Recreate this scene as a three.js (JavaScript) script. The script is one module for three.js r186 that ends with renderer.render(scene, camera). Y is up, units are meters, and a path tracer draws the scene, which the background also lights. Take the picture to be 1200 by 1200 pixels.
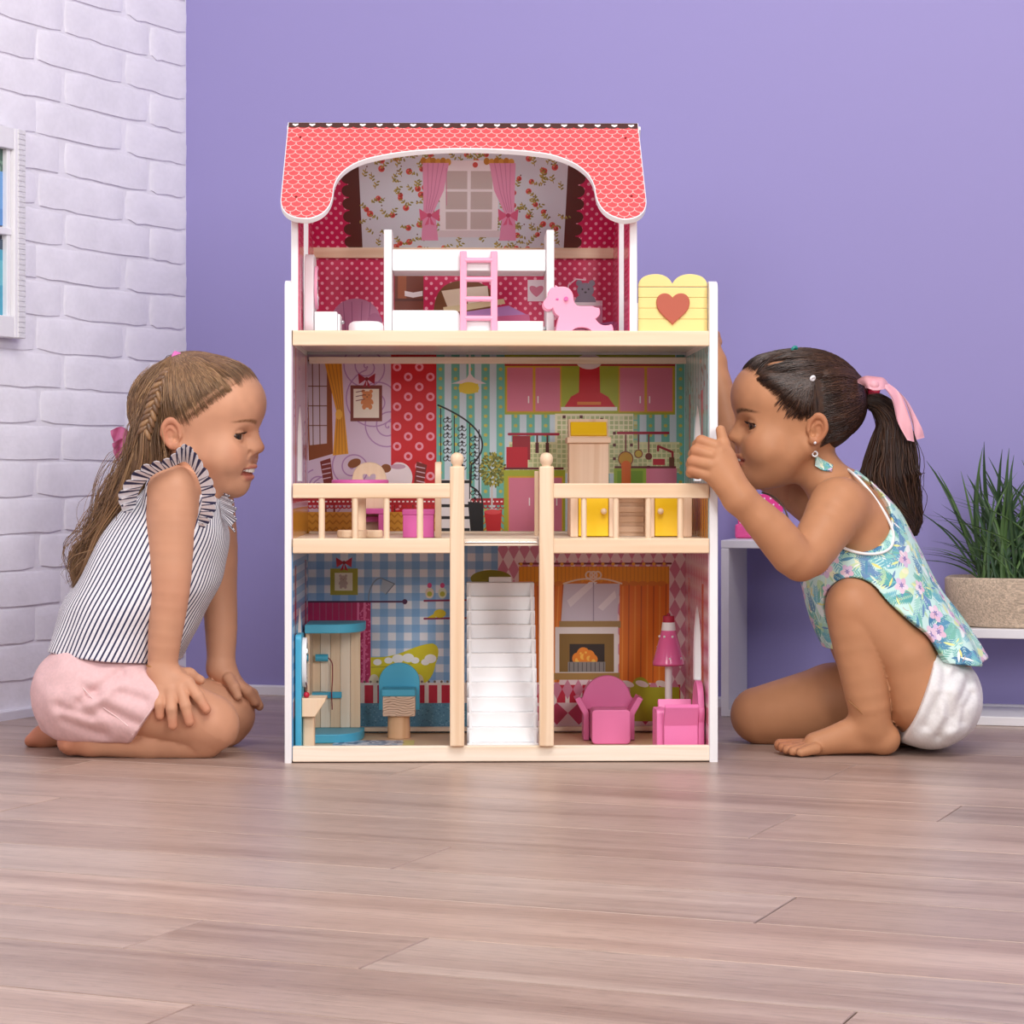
import * as THREE from 'three';
import { RoundedBoxGeometry } from 'three/addons/geometries/RoundedBoxGeometry.js';
import { mergeGeometries } from 'three/addons/utils/BufferGeometryUtils.js';
import { RectAreaLightUniformsLib } from 'three/addons/lights/RectAreaLightUniformsLib.js';

// ---------------------------------------------------------------- camera, light, exposure
const scene = new THREE.Scene();
scene.background = new THREE.Color(0x000000);
const D0 = 3.3254, F = 2800, EYE = 0.4;                 // distance to the house front, focal length in pixels of a 1200 frame, eye height
const camera = new THREE.PerspectiveCamera(2 * Math.atan(600 / F) * 180 / Math.PI, 1, 0.05, 30);
camera.position.set(0, EYE, D0);
camera.setViewOffset(1200, 1200, 0, 43, 1200, 1200);    // lens shifted so that uprights stay upright
camera.updateProjectionMatrix();
const renderer = new THREE.WebGLRenderer({ antialias: true });
renderer.toneMapping = THREE.LinearToneMapping;
renderer.toneMappingExposure = 1.0;
renderer.shadowMap.enabled = true;
RectAreaLightUniformsLib.init();
// softbox lamps: [centre, aimed at, width, height, intensity]
const SOFTBOXES = [
  { at: [0.3, 2.35, 1.5], to: [-0.1, 0.5, -0.5], w: 1.6, h: 1.1, i: 6.8, label: 'large overhead softbox lamp on a ceiling arm in front of the dollhouse' },
  { at: [1.3, 1.4, 3.6], to: [0.05, 0.45, -0.3], w: 0.8, h: 1.1, i: 16.5, label: 'softbox lamp on a stand to the right of the camera' },
  { at: [-1.1, 1.45, 3.6], to: [-0.1, 0.45, -0.3], w: 0.8, h: 1.1, i: 8, label: 'softbox lamp on a stand to the left of the camera' },
];

// ---------------------------------------------------------------- helpers
const V = (x, y, z) => new THREE.Vector3(x, y, z);
function rng(seed) { let s = seed >>> 0; return () => { s = (s + 0x6d2b79f5) | 0; let t = Math.imul(s ^ (s >>> 15), 1 | s); t = (t + Math.imul(t ^ (t >>> 7), 61 | t)) ^ t; return ((t ^ (t >>> 14)) >>> 0) / 4294967296; }; }
const taken = {};
function numbered(name) { const n = taken[name] = (taken[name] ?? -1) + 1; return n ? name + '_' + String(n).padStart(3, '0') : name; }
function shade(o) { o.castShadow = true; o.receiveShadow = true; return o; }
function thing(name, label, category, pos = [0, 0, 0], turn = 0, group) {
  const o = new THREE.Group(); o.name = numbered(name); o.position.set(...pos); o.rotation.y = turn;
  o.userData = { label, category }; if (group) o.userData.group = group; scene.add(o); return o;
}
function part(parent, name, geo, mat, pos, rot) {
  const m = shade(new THREE.Mesh(geo, mat)); m.name = name;
  if (pos) m.position.set(...pos); if (rot) m.rotation.set(...rot); parent.add(m); return m;
}
function struct(name, geo, mat) { const m = shade(new THREE.Mesh(geo, mat)); m.name = name; m.userData.kind = 'structure'; scene.add(m); return m; }
function copyOf(o, pos, turn, label) { const c = o.clone(); c.name = numbered(o.name.replace(/_\d+$/, '')); c.position.set(...pos); c.rotation.y = turn; c.userData = { ...o.userData, label }; scene.add(c); return c; }
const std = (color, roughness = 0.5, extra = {}) => new THREE.MeshStandardMaterial({ color, roughness, ...extra });
const phys = (color, roughness = 0.5, extra = {}) => new THREE.MeshPhysicalMaterial({ color, roughness, ...extra });
function canvasTex(w, h, draw, wrap) {
  const c = document.createElement('canvas'); c.width = w; c.height = h; draw(c.getContext('2d'), w, h);
  const t = new THREE.CanvasTexture(c); t.colorSpace = THREE.SRGBColorSpace; t.magFilter = THREE.LinearFilter;
  if (wrap) t.wrapS = t.wrapT = THREE.RepeatWrapping; return t;
}
const box = (w, h, d, r = 0.0015, seg = 2) => new RoundedBoxGeometry(w, h, d, seg, Math.min(r, w / 2.01, h / 2.01, d / 2.01));
const cyl = (rt, rb, h, n = 24) => new THREE.CylinderGeometry(rt, rb, h, n);
const at = (g, x, y, z) => g.translate(x, y, z);
function extrude(shape, depth, bevel = 0.0012, seg = 24) {
  return new THREE.ExtrudeGeometry(shape, { depth: depth - 2 * bevel, bevelEnabled: bevel > 0, bevelSize: bevel, bevelOffset: -bevel, bevelThickness: bevel, bevelSegments: 2, curveSegments: seg }).translate(0, 0, bevel);
}
function poly(pts) { const s = new THREE.Shape(); pts.forEach((p, i) => i ? s.lineTo(p[0], p[1]) : s.moveTo(p[0], p[1])); s.closePath(); return s; }
function roundRect(x0, y0, x1, y1, r) {
  const s = new THREE.Shape(); s.moveTo(x0 + r, y0); s.lineTo(x1 - r, y0); s.absarc(x1 - r, y0 + r, r, -Math.PI / 2, 0); s.lineTo(x1, y1 - r); s.absarc(x1 - r, y1 - r, r, 0, Math.PI / 2);
  s.lineTo(x0 + r, y1); s.absarc(x0 + r, y1 - r, r, Math.PI / 2, Math.PI); s.lineTo(x0, y0 + r); s.absarc(x0 + r, y0 + r, r, Math.PI, 1.5 * Math.PI); return s;
}
function tube(pts, r, seg = 24, rad = 8, closed = false) { return new THREE.TubeGeometry(new THREE.CatmullRomCurve3(pts.map((p) => p.isVector3 ? p : V(...p)), closed), seg, r, rad, closed); }
// the point of the room that lies on the sight line of a photo pixel, at depth z
const P = (px, py, z) => V((px - 600) / F * (D0 - z), EYE - (py - 557) / F * (D0 - z), z);
function hit(px, py, p0, n) { const d = V((px - 600) / F, -(py - 557) / F, -1), o = V(0, EYE, D0); return o.clone().addScaledVector(d, p0.clone().sub(o).dot(n) / d.dot(n)); }
// smooth value noise
const noise = (() => {
  const T = new Float32Array(4096); const r = rng(77); for (let i = 0; i < 4096; i++) T[i] = r();
  const h = (x, y, z) => T[((x * 73 + y * 1579 + z * 3251) % 4096 + 4096) % 4096], s = (t) => t * t * (3 - 2 * t);
  return (x, y, z = 0) => {
    const X = Math.floor(x), Y = Math.floor(y), Z = Math.floor(z), u = s(x - X), v = s(y - Y), w = s(z - Z), L = (a, b, t) => a + (b - a) * t;
    return L(L(L(h(X, Y, Z), h(X + 1, Y, Z), u), L(h(X, Y + 1, Z), h(X + 1, Y + 1, Z), u), v), L(L(h(X, Y, Z + 1), h(X + 1, Y, Z + 1), u), L(h(X, Y + 1, Z + 1), h(X + 1, Y + 1, Z + 1), u), v), w);
  };
})();
const clamp = (x, a = 0, b = 1) => Math.min(b, Math.max(a, x)), lerp = (a, b, t) => a + (b - a) * t, smooth = (a, b, x) => { const t = clamp((x - a) / (b - a)); return t * t * (3 - 2 * t); };
function dataTex(w, h, fn, srgb = true) {
  const d = new Uint8Array(w * h * 4);
  for (let y = 0; y < h; y++) for (let x = 0; x < w; x++) { const c = fn(x / w, y / h, x, y), o = (y * w + x) * 4; d[o] = clamp(c[0], 0, 255); d[o + 1] = clamp(c[1], 0, 255); d[o + 2] = clamp(c[2], 0, 255); d[o + 3] = 255; }
  const t = new THREE.DataTexture(d, w, h); if (srgb) t.colorSpace = THREE.SRGBColorSpace; t.magFilter = THREE.LinearFilter; t.wrapS = t.wrapT = THREE.RepeatWrapping; t.needsUpdate = true; return t;
}
// noise that repeats after n cells across and m cells up
function tileNoise(n, m, seed) { const r = rng(seed), T = Array.from({ length: n * m }, r); return (u, v) => { const x = u * n, y = v * m, X = Math.floor(x), Y = Math.floor(y), s = (t) => t * t * (3 - 2 * t), g = (i, j) => T[((j % m) + m) % m * n + ((i % n) + n) % n]; return lerp(lerp(g(X, Y), g(X + 1, Y), s(x - X)), lerp(g(X, Y + 1), g(X + 1, Y + 1), s(x - X)), s(y - Y)); }; }
// pale pine with straight grain along u (a 0.5 m square of wood)
function pine(base, dark, seed) {
  const a = tileNoise(3, 90, seed), b = tileNoise(6, 220, seed + 1), c = tileNoise(4, 14, seed + 2);
  const t = dataTex(512, 512, (u, v) => { const w = v + 0.012 * c(u, v); const g = clamp(0.9 * Math.pow(a(u, w), 2.2) + 0.35 * b(u, w) - 0.15); return [0, 1, 2].map((i) => lerp(base[i], dark[i], g)); });
  t.repeat.set(2, 2); return t;
}
function uvScale(g, su, sv, ou = 0, ov = 0, swap = false) { const a = g.attributes.uv; for (let i = 0; i < a.count; i++) { const u = a.getX(i), v = a.getY(i); a.setXY(i, (swap ? v : u) * su + ou, (swap ? u : v) * sv + ov); } return g; }
// box-mapped uv in metres, grain along the longest side (or the axis named)
function woodUV(g, axis, seed = 0) {
  g.computeBoundingBox(); const s = g.boundingBox.getSize(V(0, 0, 0)), L = axis ?? ['x', 'y', 'z'][[s.x, s.y, s.z].indexOf(Math.max(s.x, s.y, s.z))], p = g.attributes.position, n = g.attributes.normal, uv = new Float32Array(p.count * 2), r = rng(seed * 31 + 7), ou = r(), ov = r();
  for (let i = 0; i < p.count; i++) {
    const c = { x: p.getX(i), y: p.getY(i), z: p.getZ(i) }, m = { x: Math.abs(n.getX(i)), y: Math.abs(n.getY(i)), z: Math.abs(n.getZ(i)) }, o = ['x', 'y', 'z'].filter((k) => k !== L);
    const f = m[o[0]] > m[o[1]] ? o[1] : o[0];
    uv[i * 2] = c[L] + ou; uv[i * 2 + 1] = c[f] + ov + (m[o[0]] > m[o[1]] ? 0.2 : 0);
  }
  g.setAttribute('uv', new THREE.BufferAttribute(uv, 2)); return g;
}
// ---------------------------------------------------------------- the room
const A16 = 16 * Math.PI / 180, A24 = 24.5 * Math.PI / 180;
const CORNER = V(-0.602, 0, -1.087);
const backDir = V(Math.cos(A16), 0, Math.sin(A16)), backN = V(-Math.sin(A16), 0, Math.cos(A16));
const leftDir = V(-Math.sin(A24), 0, Math.cos(A24)), leftN = V(Math.cos(A24), 0, Math.sin(A24));
const HIGH = 2.75, BACKLEN = 3.35, LEFTLEN = 6.7;
const cornerR = CORNER.clone().addScaledVector(backDir, BACKLEN), cornerL = CORNER.clone().addScaledVector(leftDir, LEFTLEN), FRONTZ = cornerL.z;
const ROOM = [[CORNER.x, CORNER.z], [cornerR.x, cornerR.z], [cornerR.x, FRONTZ], [cornerL.x, FRONTZ]];
function wallBox(from, dir, nrm, len, mat, name, thick = 0.1, ext = 0) {
  const g = new THREE.BoxGeometry(len + 2 * ext, HIGH, thick), m = struct(name, g, mat);
  const mid = from.clone().addScaledVector(dir, len / 2).addScaledVector(nrm, -thick / 2);
  m.position.set(mid.x, HIGH / 2, mid.z); m.rotation.y = Math.atan2(nrm.x, nrm.z); return m;
}
const plasterBump = (() => { const a = tileNoise(40, 40, 3), b = tileNoise(110, 110, 4); const t = dataTex(256, 256, (u, v) => { const k = 120 + 60 * a(u, v) + 60 * b(u, v); return [k, k, k]; }, false); return t; })();
const purplePaint = std(0x968ec4, 0.62, { bumpMap: plasterBump, bumpScale: 0.0004 });
const whitePaint = std(0xe8e6e6, 0.8);
wallBox(CORNER, backDir, backN, BACKLEN, purplePaint, 'wall_back');
wallBox(cornerR, V(0, 0, 1), V(-1, 0, 0), FRONTZ - cornerR.z, std(0xcfc8dc, 0.8), 'wall_right');
wallBox(V(cornerL.x, 0, FRONTZ), V(1, 0, 0), V(0, 0, -1), cornerR.x - cornerL.x, std(0xbdb6b4, 0.8), 'wall_front');
{ // ceiling
  const g = new THREE.ExtrudeGeometry(poly(ROOM.map(([x, z]) => [x, z])), { depth: 0.1, bevelEnabled: false }); g.rotateX(Math.PI / 2); g.translate(0, HIGH + 0.1, 0);
  struct('ceiling', g, std(0xb9b4b2, 0.9));
}
// brick wall: a plastered backing and painted bricks that stand proud of it, each its own piece
const brickGrain = (() => { const a = tileNoise(9, 26, 11), b = tileNoise(60, 60, 12), c = tileNoise(30, 90, 13); return dataTex(256, 256, (u, v) => { const k = 140 * a(u, v) + 50 * b(u, v) + 60 * c(u, v); return [k, k, k]; }, false); })();
const brickTone = (() => { const a = tileNoise(10, 10, 21), b = tileNoise(60, 60, 22); return dataTex(256, 256, (u, v) => { const k = 0.955 + 0.035 * a(u, v) + 0.02 * b(u, v); return [250 * k, 247 * k, 252 * k]; }); })();
brickTone.repeat.set(3, 3); brickGrain.repeat.set(4, 4);
const brickMat = std(0xffffff, 0.72, { map: brickTone, bumpMap: brickGrain, bumpScale: 0.0005 });
const brickWall = wallBox(CORNER, leftDir, leftN, LEFTLEN, brickMat, 'wall_left');
uvScale(brickWall.geometry, LEFTLEN, HIGH);
function brickGeometry(seed, w, h) {
  const r = rng(seed), nx = 7, ny = 3, pos = [], uv = [], idx = [], ph = r() * 9, d = 0.0029;
  const edge = (i, j) => {
    const u = i / nx, v = j / ny; let x = (u - 0.5) * w, y = (v - 0.5) * h;
    if (j === 0) y += 0.0036 * (noise(u * 6 + ph, seed) - 0.5) + 0.0022 * (r() - 0.5); if (j === ny) y += 0.002 * (r() - 0.5);
    if (i === 0 || i === nx) { x += 0.002 * (r() - 0.5) + (i ? -1 : 1) * 0.003 * (j === 0 || j === ny ? 1 : 0); if (j === 0) y += 0.003; if (j === ny) y -= 0.002; }
    return [x, y];
  };
  for (let j = 0; j <= ny; j++) for (let i = 0; i <= nx; i++) { const [x, y] = edge(i, j), rim = (i === 0 || i === nx || j === ny) ? 0.7 : 1; pos.push(x, y, d * rim + 0.0012 * (noise(i * 0.9 + seed, j * 1.3) - 0.5)); uv.push(x + seed * 0.37, y + seed * 0.21); }
  for (let j = 0; j < ny; j++) for (let i = 0; i < nx; i++) { const a = j * (nx + 1) + i, b = a + 1, c = a + nx + 1, e = c + 1; idx.push(a, b, e, a, e, c); }
  // sides and top run out softly into the paint-filled joint, the lower edge is a sharp undercut
  const soft = []; for (let j = 0; j <= ny; j++) soft.push(j * (nx + 1) + nx); for (let i = nx - 1; i >= 0; i--) soft.push(ny * (nx + 1) + i); for (let j = ny - 1; j >= 0; j--) soft.push(j * (nx + 1));
  const base = pos.length / 3; soft.forEach((k) => { const x = pos[k * 3], y = pos[k * 3 + 1], onSide = Math.abs(x) > w * 0.46, onTop = k >= ny * (nx + 1); pos.push(x + (onSide ? Math.sign(x) * 0.0055 : 0), y + (onTop ? 0.0055 : 0), -0.0006); uv.push(uv[k * 2] + 0.004, uv[k * 2 + 1] + 0.004); });
  for (let k = 0; k < soft.length - 1; k++) { const a = soft[k], b = soft[k + 1]; idx.push(a, base + k, b, b, base + k, base + k + 1); }
  const low = pos.length / 3; for (let i = 0; i <= nx; i++) { const x = pos[i * 3], y = pos[i * 3 + 1]; pos.push(x, y, pos[i * 3 + 2], x, y + 0.0012, -0.001); uv.push(x, y, x, y); } for (let i = 0; i < nx; i++) { const a = low + i * 2; idx.push(a, a + 1, a + 2, a + 2, a + 1, a + 3); }
  const g = new THREE.BufferGeometry(); g.setAttribute('position', new THREE.Float32BufferAttribute(pos, 3)); g.setAttribute('uv', new THREE.Float32BufferAttribute(uv, 2)); g.setIndex(idx); g.computeVertexNormals(); return g;
}
{
  const kinds = Array.from({ length: 8 }, (_, k) => brickGeometry(k + 1, 0.249, 0.052)), shorts = Array.from({ length: 4 }, (_, k) => brickGeometry(k + 21, 0.118, 0.052)), r = rng(5);
  const pitch = 0.0605, L = 0.262;
  for (let k = -8; k <= 20; k++) {
    const y = 1.213 - pitch * k + 0.052 / 2; if (y < 0.03) continue;
    const half = ((k % 2) + 2) % 2 === 0, first = half ? 0.205 : 0.13;
    for (let j = -1; j < 5; j++) {
      let s = first + L * (j + 0.5) + (r() - 0.5) * 0.018, short = false;
      if (j === -1) { s = first / 2 - 0.004; short = true; }
      const src = short ? shorts : kinds, q = Math.floor(r() * src.length), b = part(brickWall, 'brick', src[q], brickMat);
      // wall_left's own axes: x runs from its middle back to the corner
      b.position.set(LEFTLEN / 2 - s, y - HIGH / 2, 0.05); if (short) b.scale.x = (first - 0.016) / 0.118; else b.scale.x = 0.985 + 0.02 * r();
    }
  }
}
// wall_left is placed with its x axis pointing from the far end to the corner
{ // baseboards
  const mat = std(0xe9e7ee, 0.45);
  const board = (name, from, dir, nrm, len, h) => {
    const s = new THREE.Shape(); s.moveTo(0, 0); s.lineTo(0.012, 0); s.lineTo(0.012, h * 0.8); s.quadraticCurveTo(0.012, h, 0.004, h); s.lineTo(0, h); s.closePath();
    const g = new THREE.ExtrudeGeometry(s, { depth: len, bevelEnabled: false }), m = struct(name, g, mat);
    m.position.copy(from); const z = dir.clone(), x = nrm.clone(), y = V(0, 1, 0); m.quaternion.setFromRotationMatrix(new THREE.Matrix4().makeBasis(x, y, z)); return m;
  };
  board('baseboard_back', cornerR, backDir.clone().negate(), backN, BACKLEN, 0.017);
  board('baseboard_left', CORNER, leftDir, leftN, LEFTLEN, 0.016);
}
// floor: a levelled base and planks laid askew, each its own piece
{
  const g = new THREE.ExtrudeGeometry(poly(ROOM.map(([x, z]) => [x, z])), { depth: 0.08, bevelEnabled: false }); g.rotateX(Math.PI / 2); g.translate(0, -0.0115, 0);
  const floor = struct('floor', g, std(0x5c4a40, 0.9));
  const a = tileNoise(3, 46, 41), b = tileNoise(7, 190, 42), c = tileNoise(5, 9, 43), e = tileNoise(2, 16, 44), f = tileNoise(60, 300, 45), pores = tileNoise(40, 512, 46);
  const grain = (u, v) => { const w = v + 0.02 * c(u, v) + 0.012 * e(u, v); return { s: a(u, w), f: b(u, w), p: e(u, w), q: f(u, w), o: pores(u, w) }; };
  const tone = dataTex(1024, 1024, (u, v) => {
    const k = grain(u, v), t = clamp(0.5 * k.p + 0.35 * k.s + 0.2 * k.f - 0.05), d = 1 - 0.1 * Math.pow(k.q, 3) - (k.o > 0.86 ? 0.07 : 0);
    return [lerp(214, 156, t) * d, lerp(194, 133, t) * d, lerp(181, 122, t) * d];
  });
  const relief = dataTex(512, 512, (u, v) => { const k = grain(u, v), h = 255 * (0.4 + 0.3 * k.s + 0.3 * k.f - (k.o > 0.86 ? 0.3 : 0)); return [h, h, h]; }, false);
  tone.repeat.set(0.8, 1.25); relief.repeat.set(0.8, 1.25);
  const tints = [0xffffff, 0xf5f0ee, 0xfff8f4, 0xeee8e6].map((col) => phys(col, 0.35, { map: tone, bumpMap: relief, bumpScale: 0.0006, specularIntensity: 0.7 }));
  const fu = V(0.927, 0, 0.375), fv = V(0.375, 0, -0.927);          // along and across the planks, on the floor
  const rows = [-1.1, -0.92, -0.74, -0.55, -0.36, -0.17, 0.02, 0.21, 0.4, 0.585, 0.77, 0.945, 1.11, 1.275, 1.435, 1.585, 1.75, 1.89, 2.06, 2.205, 2.36, 2.54, 2.74, 2.89, 3.06, 3.24, 3.42, 3.6, 3.78, 3.96, 4.14, 4.32, 4.5, 4.68];
  const joints = { 1.435: -0.9, 1.585: -0.43, 1.75: -1.063, 1.89: -0.2, 2.06: -0.6, 2.205: -1.025, 2.36: -1.63, 2.54: -0.746, 2.74: -1.8 };
  const r = rng(9), clip = (pts) => {                                 // against the walls
    for (let i = 0; i < ROOM.length; i++) {
      const [ax, az] = ROOM[i], [bx, bz] = ROOM[(i + 1) % ROOM.length], side = (p) => (bx - ax) * (p[1] - az) - (bz - az) * (p[0] - ax) - 0.002, out = [];
      pts.forEach((p, k) => { const q = pts[(k + 1) % pts.length], sp = side(p), sq = side(q); if (sp >= 0) out.push(p); if ((sp >= 0) !== (sq >= 0)) { const t = sp / (sp - sq); out.push([lerp(p[0], q[0], t), lerp(p[1], q[1], t)]); } });
      pts = out; if (pts.length < 3) return null;
    }
    return pts;
  };
  const toRoom = (u, v) => [fu.x * u + fv.x * v, D0 + fu.z * u + fv.z * v];
  for (let k = 0; k < rows.length - 1; k++) {
    const v0 = rows[k] + 0.0008, v1 = rows[k + 1] - 0.0008, len = 1.22, j = joints[rows[k]] ?? -3 + r() * 1.2;
    const cuts = Array.from({ length: 12 }, (_, n) => j + (n - 5) * len).concat(rows[k] === 1.75 ? [-0.842] : []).sort((p, q) => p - q);
    for (let n = 0; n < cuts.length - 1; n++) {
      const u0 = cuts[n] + 0.0008, u1 = cuts[n + 1] - 0.0008, q = clip([[u0, v0], [u1, v0], [u1, v1], [u0, v1]].map(([u, v]) => toRoom(u, v)));
      if (!q) continue;
      const local = q.map(([x, z]) => [(x - 0) * fu.x + (z - D0) * fu.z, x * fv.x + (z - D0) * fv.z]), s = poly(local);
      const pg = new THREE.ExtrudeGeometry(s, { depth: 0.0105, bevelEnabled: true, bevelSize: 0.0007, bevelOffset: -0.0007, bevelThickness: 0.0007, bevelSegments: 1 });
      uvScale(pg, 1, 1, r() * 3, r() * 3);
      pg.applyMatrix4(new THREE.Matrix4().makeBasis(fu, fv, V(0, 1, 0)).setPosition(0, -0.0112, D0));
      part(floor, 'plank', pg, tints[Math.floor(r() * 4)]);
    }
  }
}
// lamps: softboxes that hang above and stand beside the camera
for (const s of SOFTBOXES) {
  const t = thing('softbox_lamp', s.label, 'lamp'), c = V(...s.at), aim = V(...s.to), black = std(0x17171a, 0.6);
  t.position.set(c.x, s.at[1] > 2 ? c.y : 0, c.z);
  const head = new THREE.Object3D(); head.position.copy(c); head.lookAt(aim); head.updateMatrixWorld();
  const place = (g) => g.applyMatrix4(head.matrixWorld).translate(-t.position.x, -t.position.y, -t.position.z);
  const hood = new THREE.CylinderGeometry(0.5 * Math.SQRT2, 0.12, 0.3, 4, 1, true); hood.rotateY(Math.PI / 4); hood.scale(s.w, 1, s.h); hood.rotateX(Math.PI / 2); hood.translate(0, 0, -0.16);
  part(t, 'hood', place(hood), std(0x17171a, 0.6, { side: THREE.DoubleSide }));
  part(t, 'diffuser', place(box(s.w * 0.97, s.h * 0.97, 0.01)), std(0xf4f4f4, 0.9, { emissive: 0xffffff, emissiveIntensity: 0.8 }));
  if (s.at[1] > 2) part(t, 'ceiling_arm', at(cyl(0.02, 0.02, HIGH - c.y - 0.02, 12), 0, (HIGH - c.y) / 2 + 0.04, -0.0).rotateX(0), black);
  else { part(t, 'stand', at(cyl(0.015, 0.015, c.y - 0.05, 12), 0, (c.y - 0.05) / 2 + 0.02, 0.05), black); part(t, 'base', at(cyl(0.22, 0.24, 0.025, 24), 0, 0.0125, 0.05), black); }
  const l = new THREE.RectAreaLight(0xfffdfb, s.i, s.w, s.h); l.name = 'softbox_light'; l.position.copy(c).add(aim.clone().sub(c).normalize().multiplyScalar(0.03)); l.lookAt(aim); scene.add(l);
}
// ---------------------------------------------------------------- what is printed on the toy house's boards (flat print; drawn in millimetre-like units)
function print(x0, y0, x1, y1, k, draw) { return canvasTex(Math.round((x1 - x0) * k), Math.round((y1 - y0) * k), (g) => { g.scale(k, k); g.translate(-x0, -y0); g.lineJoin = g.lineCap = 'round'; draw(g); }); }
const R = (g, c, x, y, w, h) => { g.fillStyle = c; g.fillRect(x, y, w, h); };
const C = (g, c, x, y, r, ry = r, rot = 0) => { g.fillStyle = c; g.beginPath(); g.ellipse(x, y, r, ry, rot, 0, 7); g.fill(); };
const Pg = (g, c, ...p) => { g.fillStyle = c; g.beginPath(); for (let i = 0; i < p.length; i += 2) i ? g.lineTo(p[i], p[i + 1]) : g.moveTo(p[0], p[1]); g.closePath(); g.fill(); };
const Ln = (g, c, w, ...p) => { g.strokeStyle = c; g.lineWidth = w; g.beginPath(); for (let i = 0; i < p.length; i += 2) i ? g.lineTo(p[i], p[i + 1]) : g.moveTo(p[0], p[1]); g.stroke(); };
const Heart = (g, c, x, y, s) => { g.fillStyle = c; g.beginPath(); g.moveTo(x, y + s); g.bezierCurveTo(x - 1.6 * s, y - 0.1 * s, x - 1.1 * s, y - 1.1 * s, x, y - 0.4 * s); g.bezierCurveTo(x + 1.1 * s, y - 1.1 * s, x + 1.6 * s, y - 0.1 * s, x, y + s); g.fill(); };
const Bow = (g, c, d, x, y, s) => { Pg(g, c, x, y, x - s, y - 0.65 * s, x - 0.9 * s, y + 0.6 * s); Pg(g, c, x, y, x + s, y - 0.65 * s, x + 0.9 * s, y + 0.6 * s); Pg(g, c, x, y, x - 0.5 * s, y + s, x - 0.1 * s, y + 0.9 * s); Pg(g, c, x, y, x + 0.5 * s, y + s, x + 0.1 * s, y + 0.9 * s); C(g, d, x, y, 0.22 * s); };
const polka = (g, bg, dot, x0, y0, x1, y1, p, r) => { R(g, bg, x0, y0, x1 - x0, y1 - y0); for (let j = 0, y = y0; y < y1 + p; y += p / 2, j++) for (let x = x0 + (j % 2) * p / 2; x < x1 + p; x += p) C(g, dot, x, y, r); };
const teddy = (g, c, d, x, y, s) => { for (const q of [-1, 1]) { C(g, c, x + q * 0.5 * s, y - 0.55 * s, 0.24 * s); C(g, c, x + q * 0.55 * s, y + 0.75 * s, 0.22 * s, 0.4 * s, q * -0.5); C(g, c, x + q * 0.4 * s, y + 1.45 * s, 0.26 * s, 0.36 * s); } C(g, c, x, y, 0.66 * s, 0.58 * s); C(g, c, x, y + 0.95 * s, 0.55 * s, 0.62 * s); for (const q of [-1, 1]) C(g, d, x + q * 0.24 * s, y - 0.08 * s, 0.07 * s); C(g, d, x, y + 0.16 * s, 0.1 * s, 0.07 * s); };

const roofPrint = print(0, 0, 512, 260, 3, (g) => {                       // scalloped shingles, a brown heart border along the ridge
  R(g, '#ee5456', 0, 0, 512, 260);
  const sw = 15.2, rh = 11.6; g.lineWidth = 1.25;
  for (let j = 0; j < 26; j++) for (let i = -1; i < 36; i++) { const x = i * sw + (j % 2) * sw / 2, y = 14 + j * rh; g.strokeStyle = '#f7bdb6'; g.beginPath(); g.moveTo(x, y); g.quadraticCurveTo(x + sw * 0.1, y + rh * 0.55, x + sw * 0.5, y + rh * 0.62); g.quadraticCurveTo(x + sw * 0.9, y + rh * 0.55, x + sw, y); g.stroke(); g.beginPath(); g.moveTo(x + sw / 2, y + rh * 0.62); g.lineTo(x + sw / 2, y + rh * 1.0); g.stroke(); }
  R(g, '#4a2c22', 0, 0, 512, 13); for (let i = 0; i < 32; i++) C(g, '#4a2c22', 8 + i * 16, 13, 8, 4);
  for (let i = 0; i < 21; i++) Heart(g, '#ffffff', 12 + i * 24.4, 8, 4.4);
});
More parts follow.
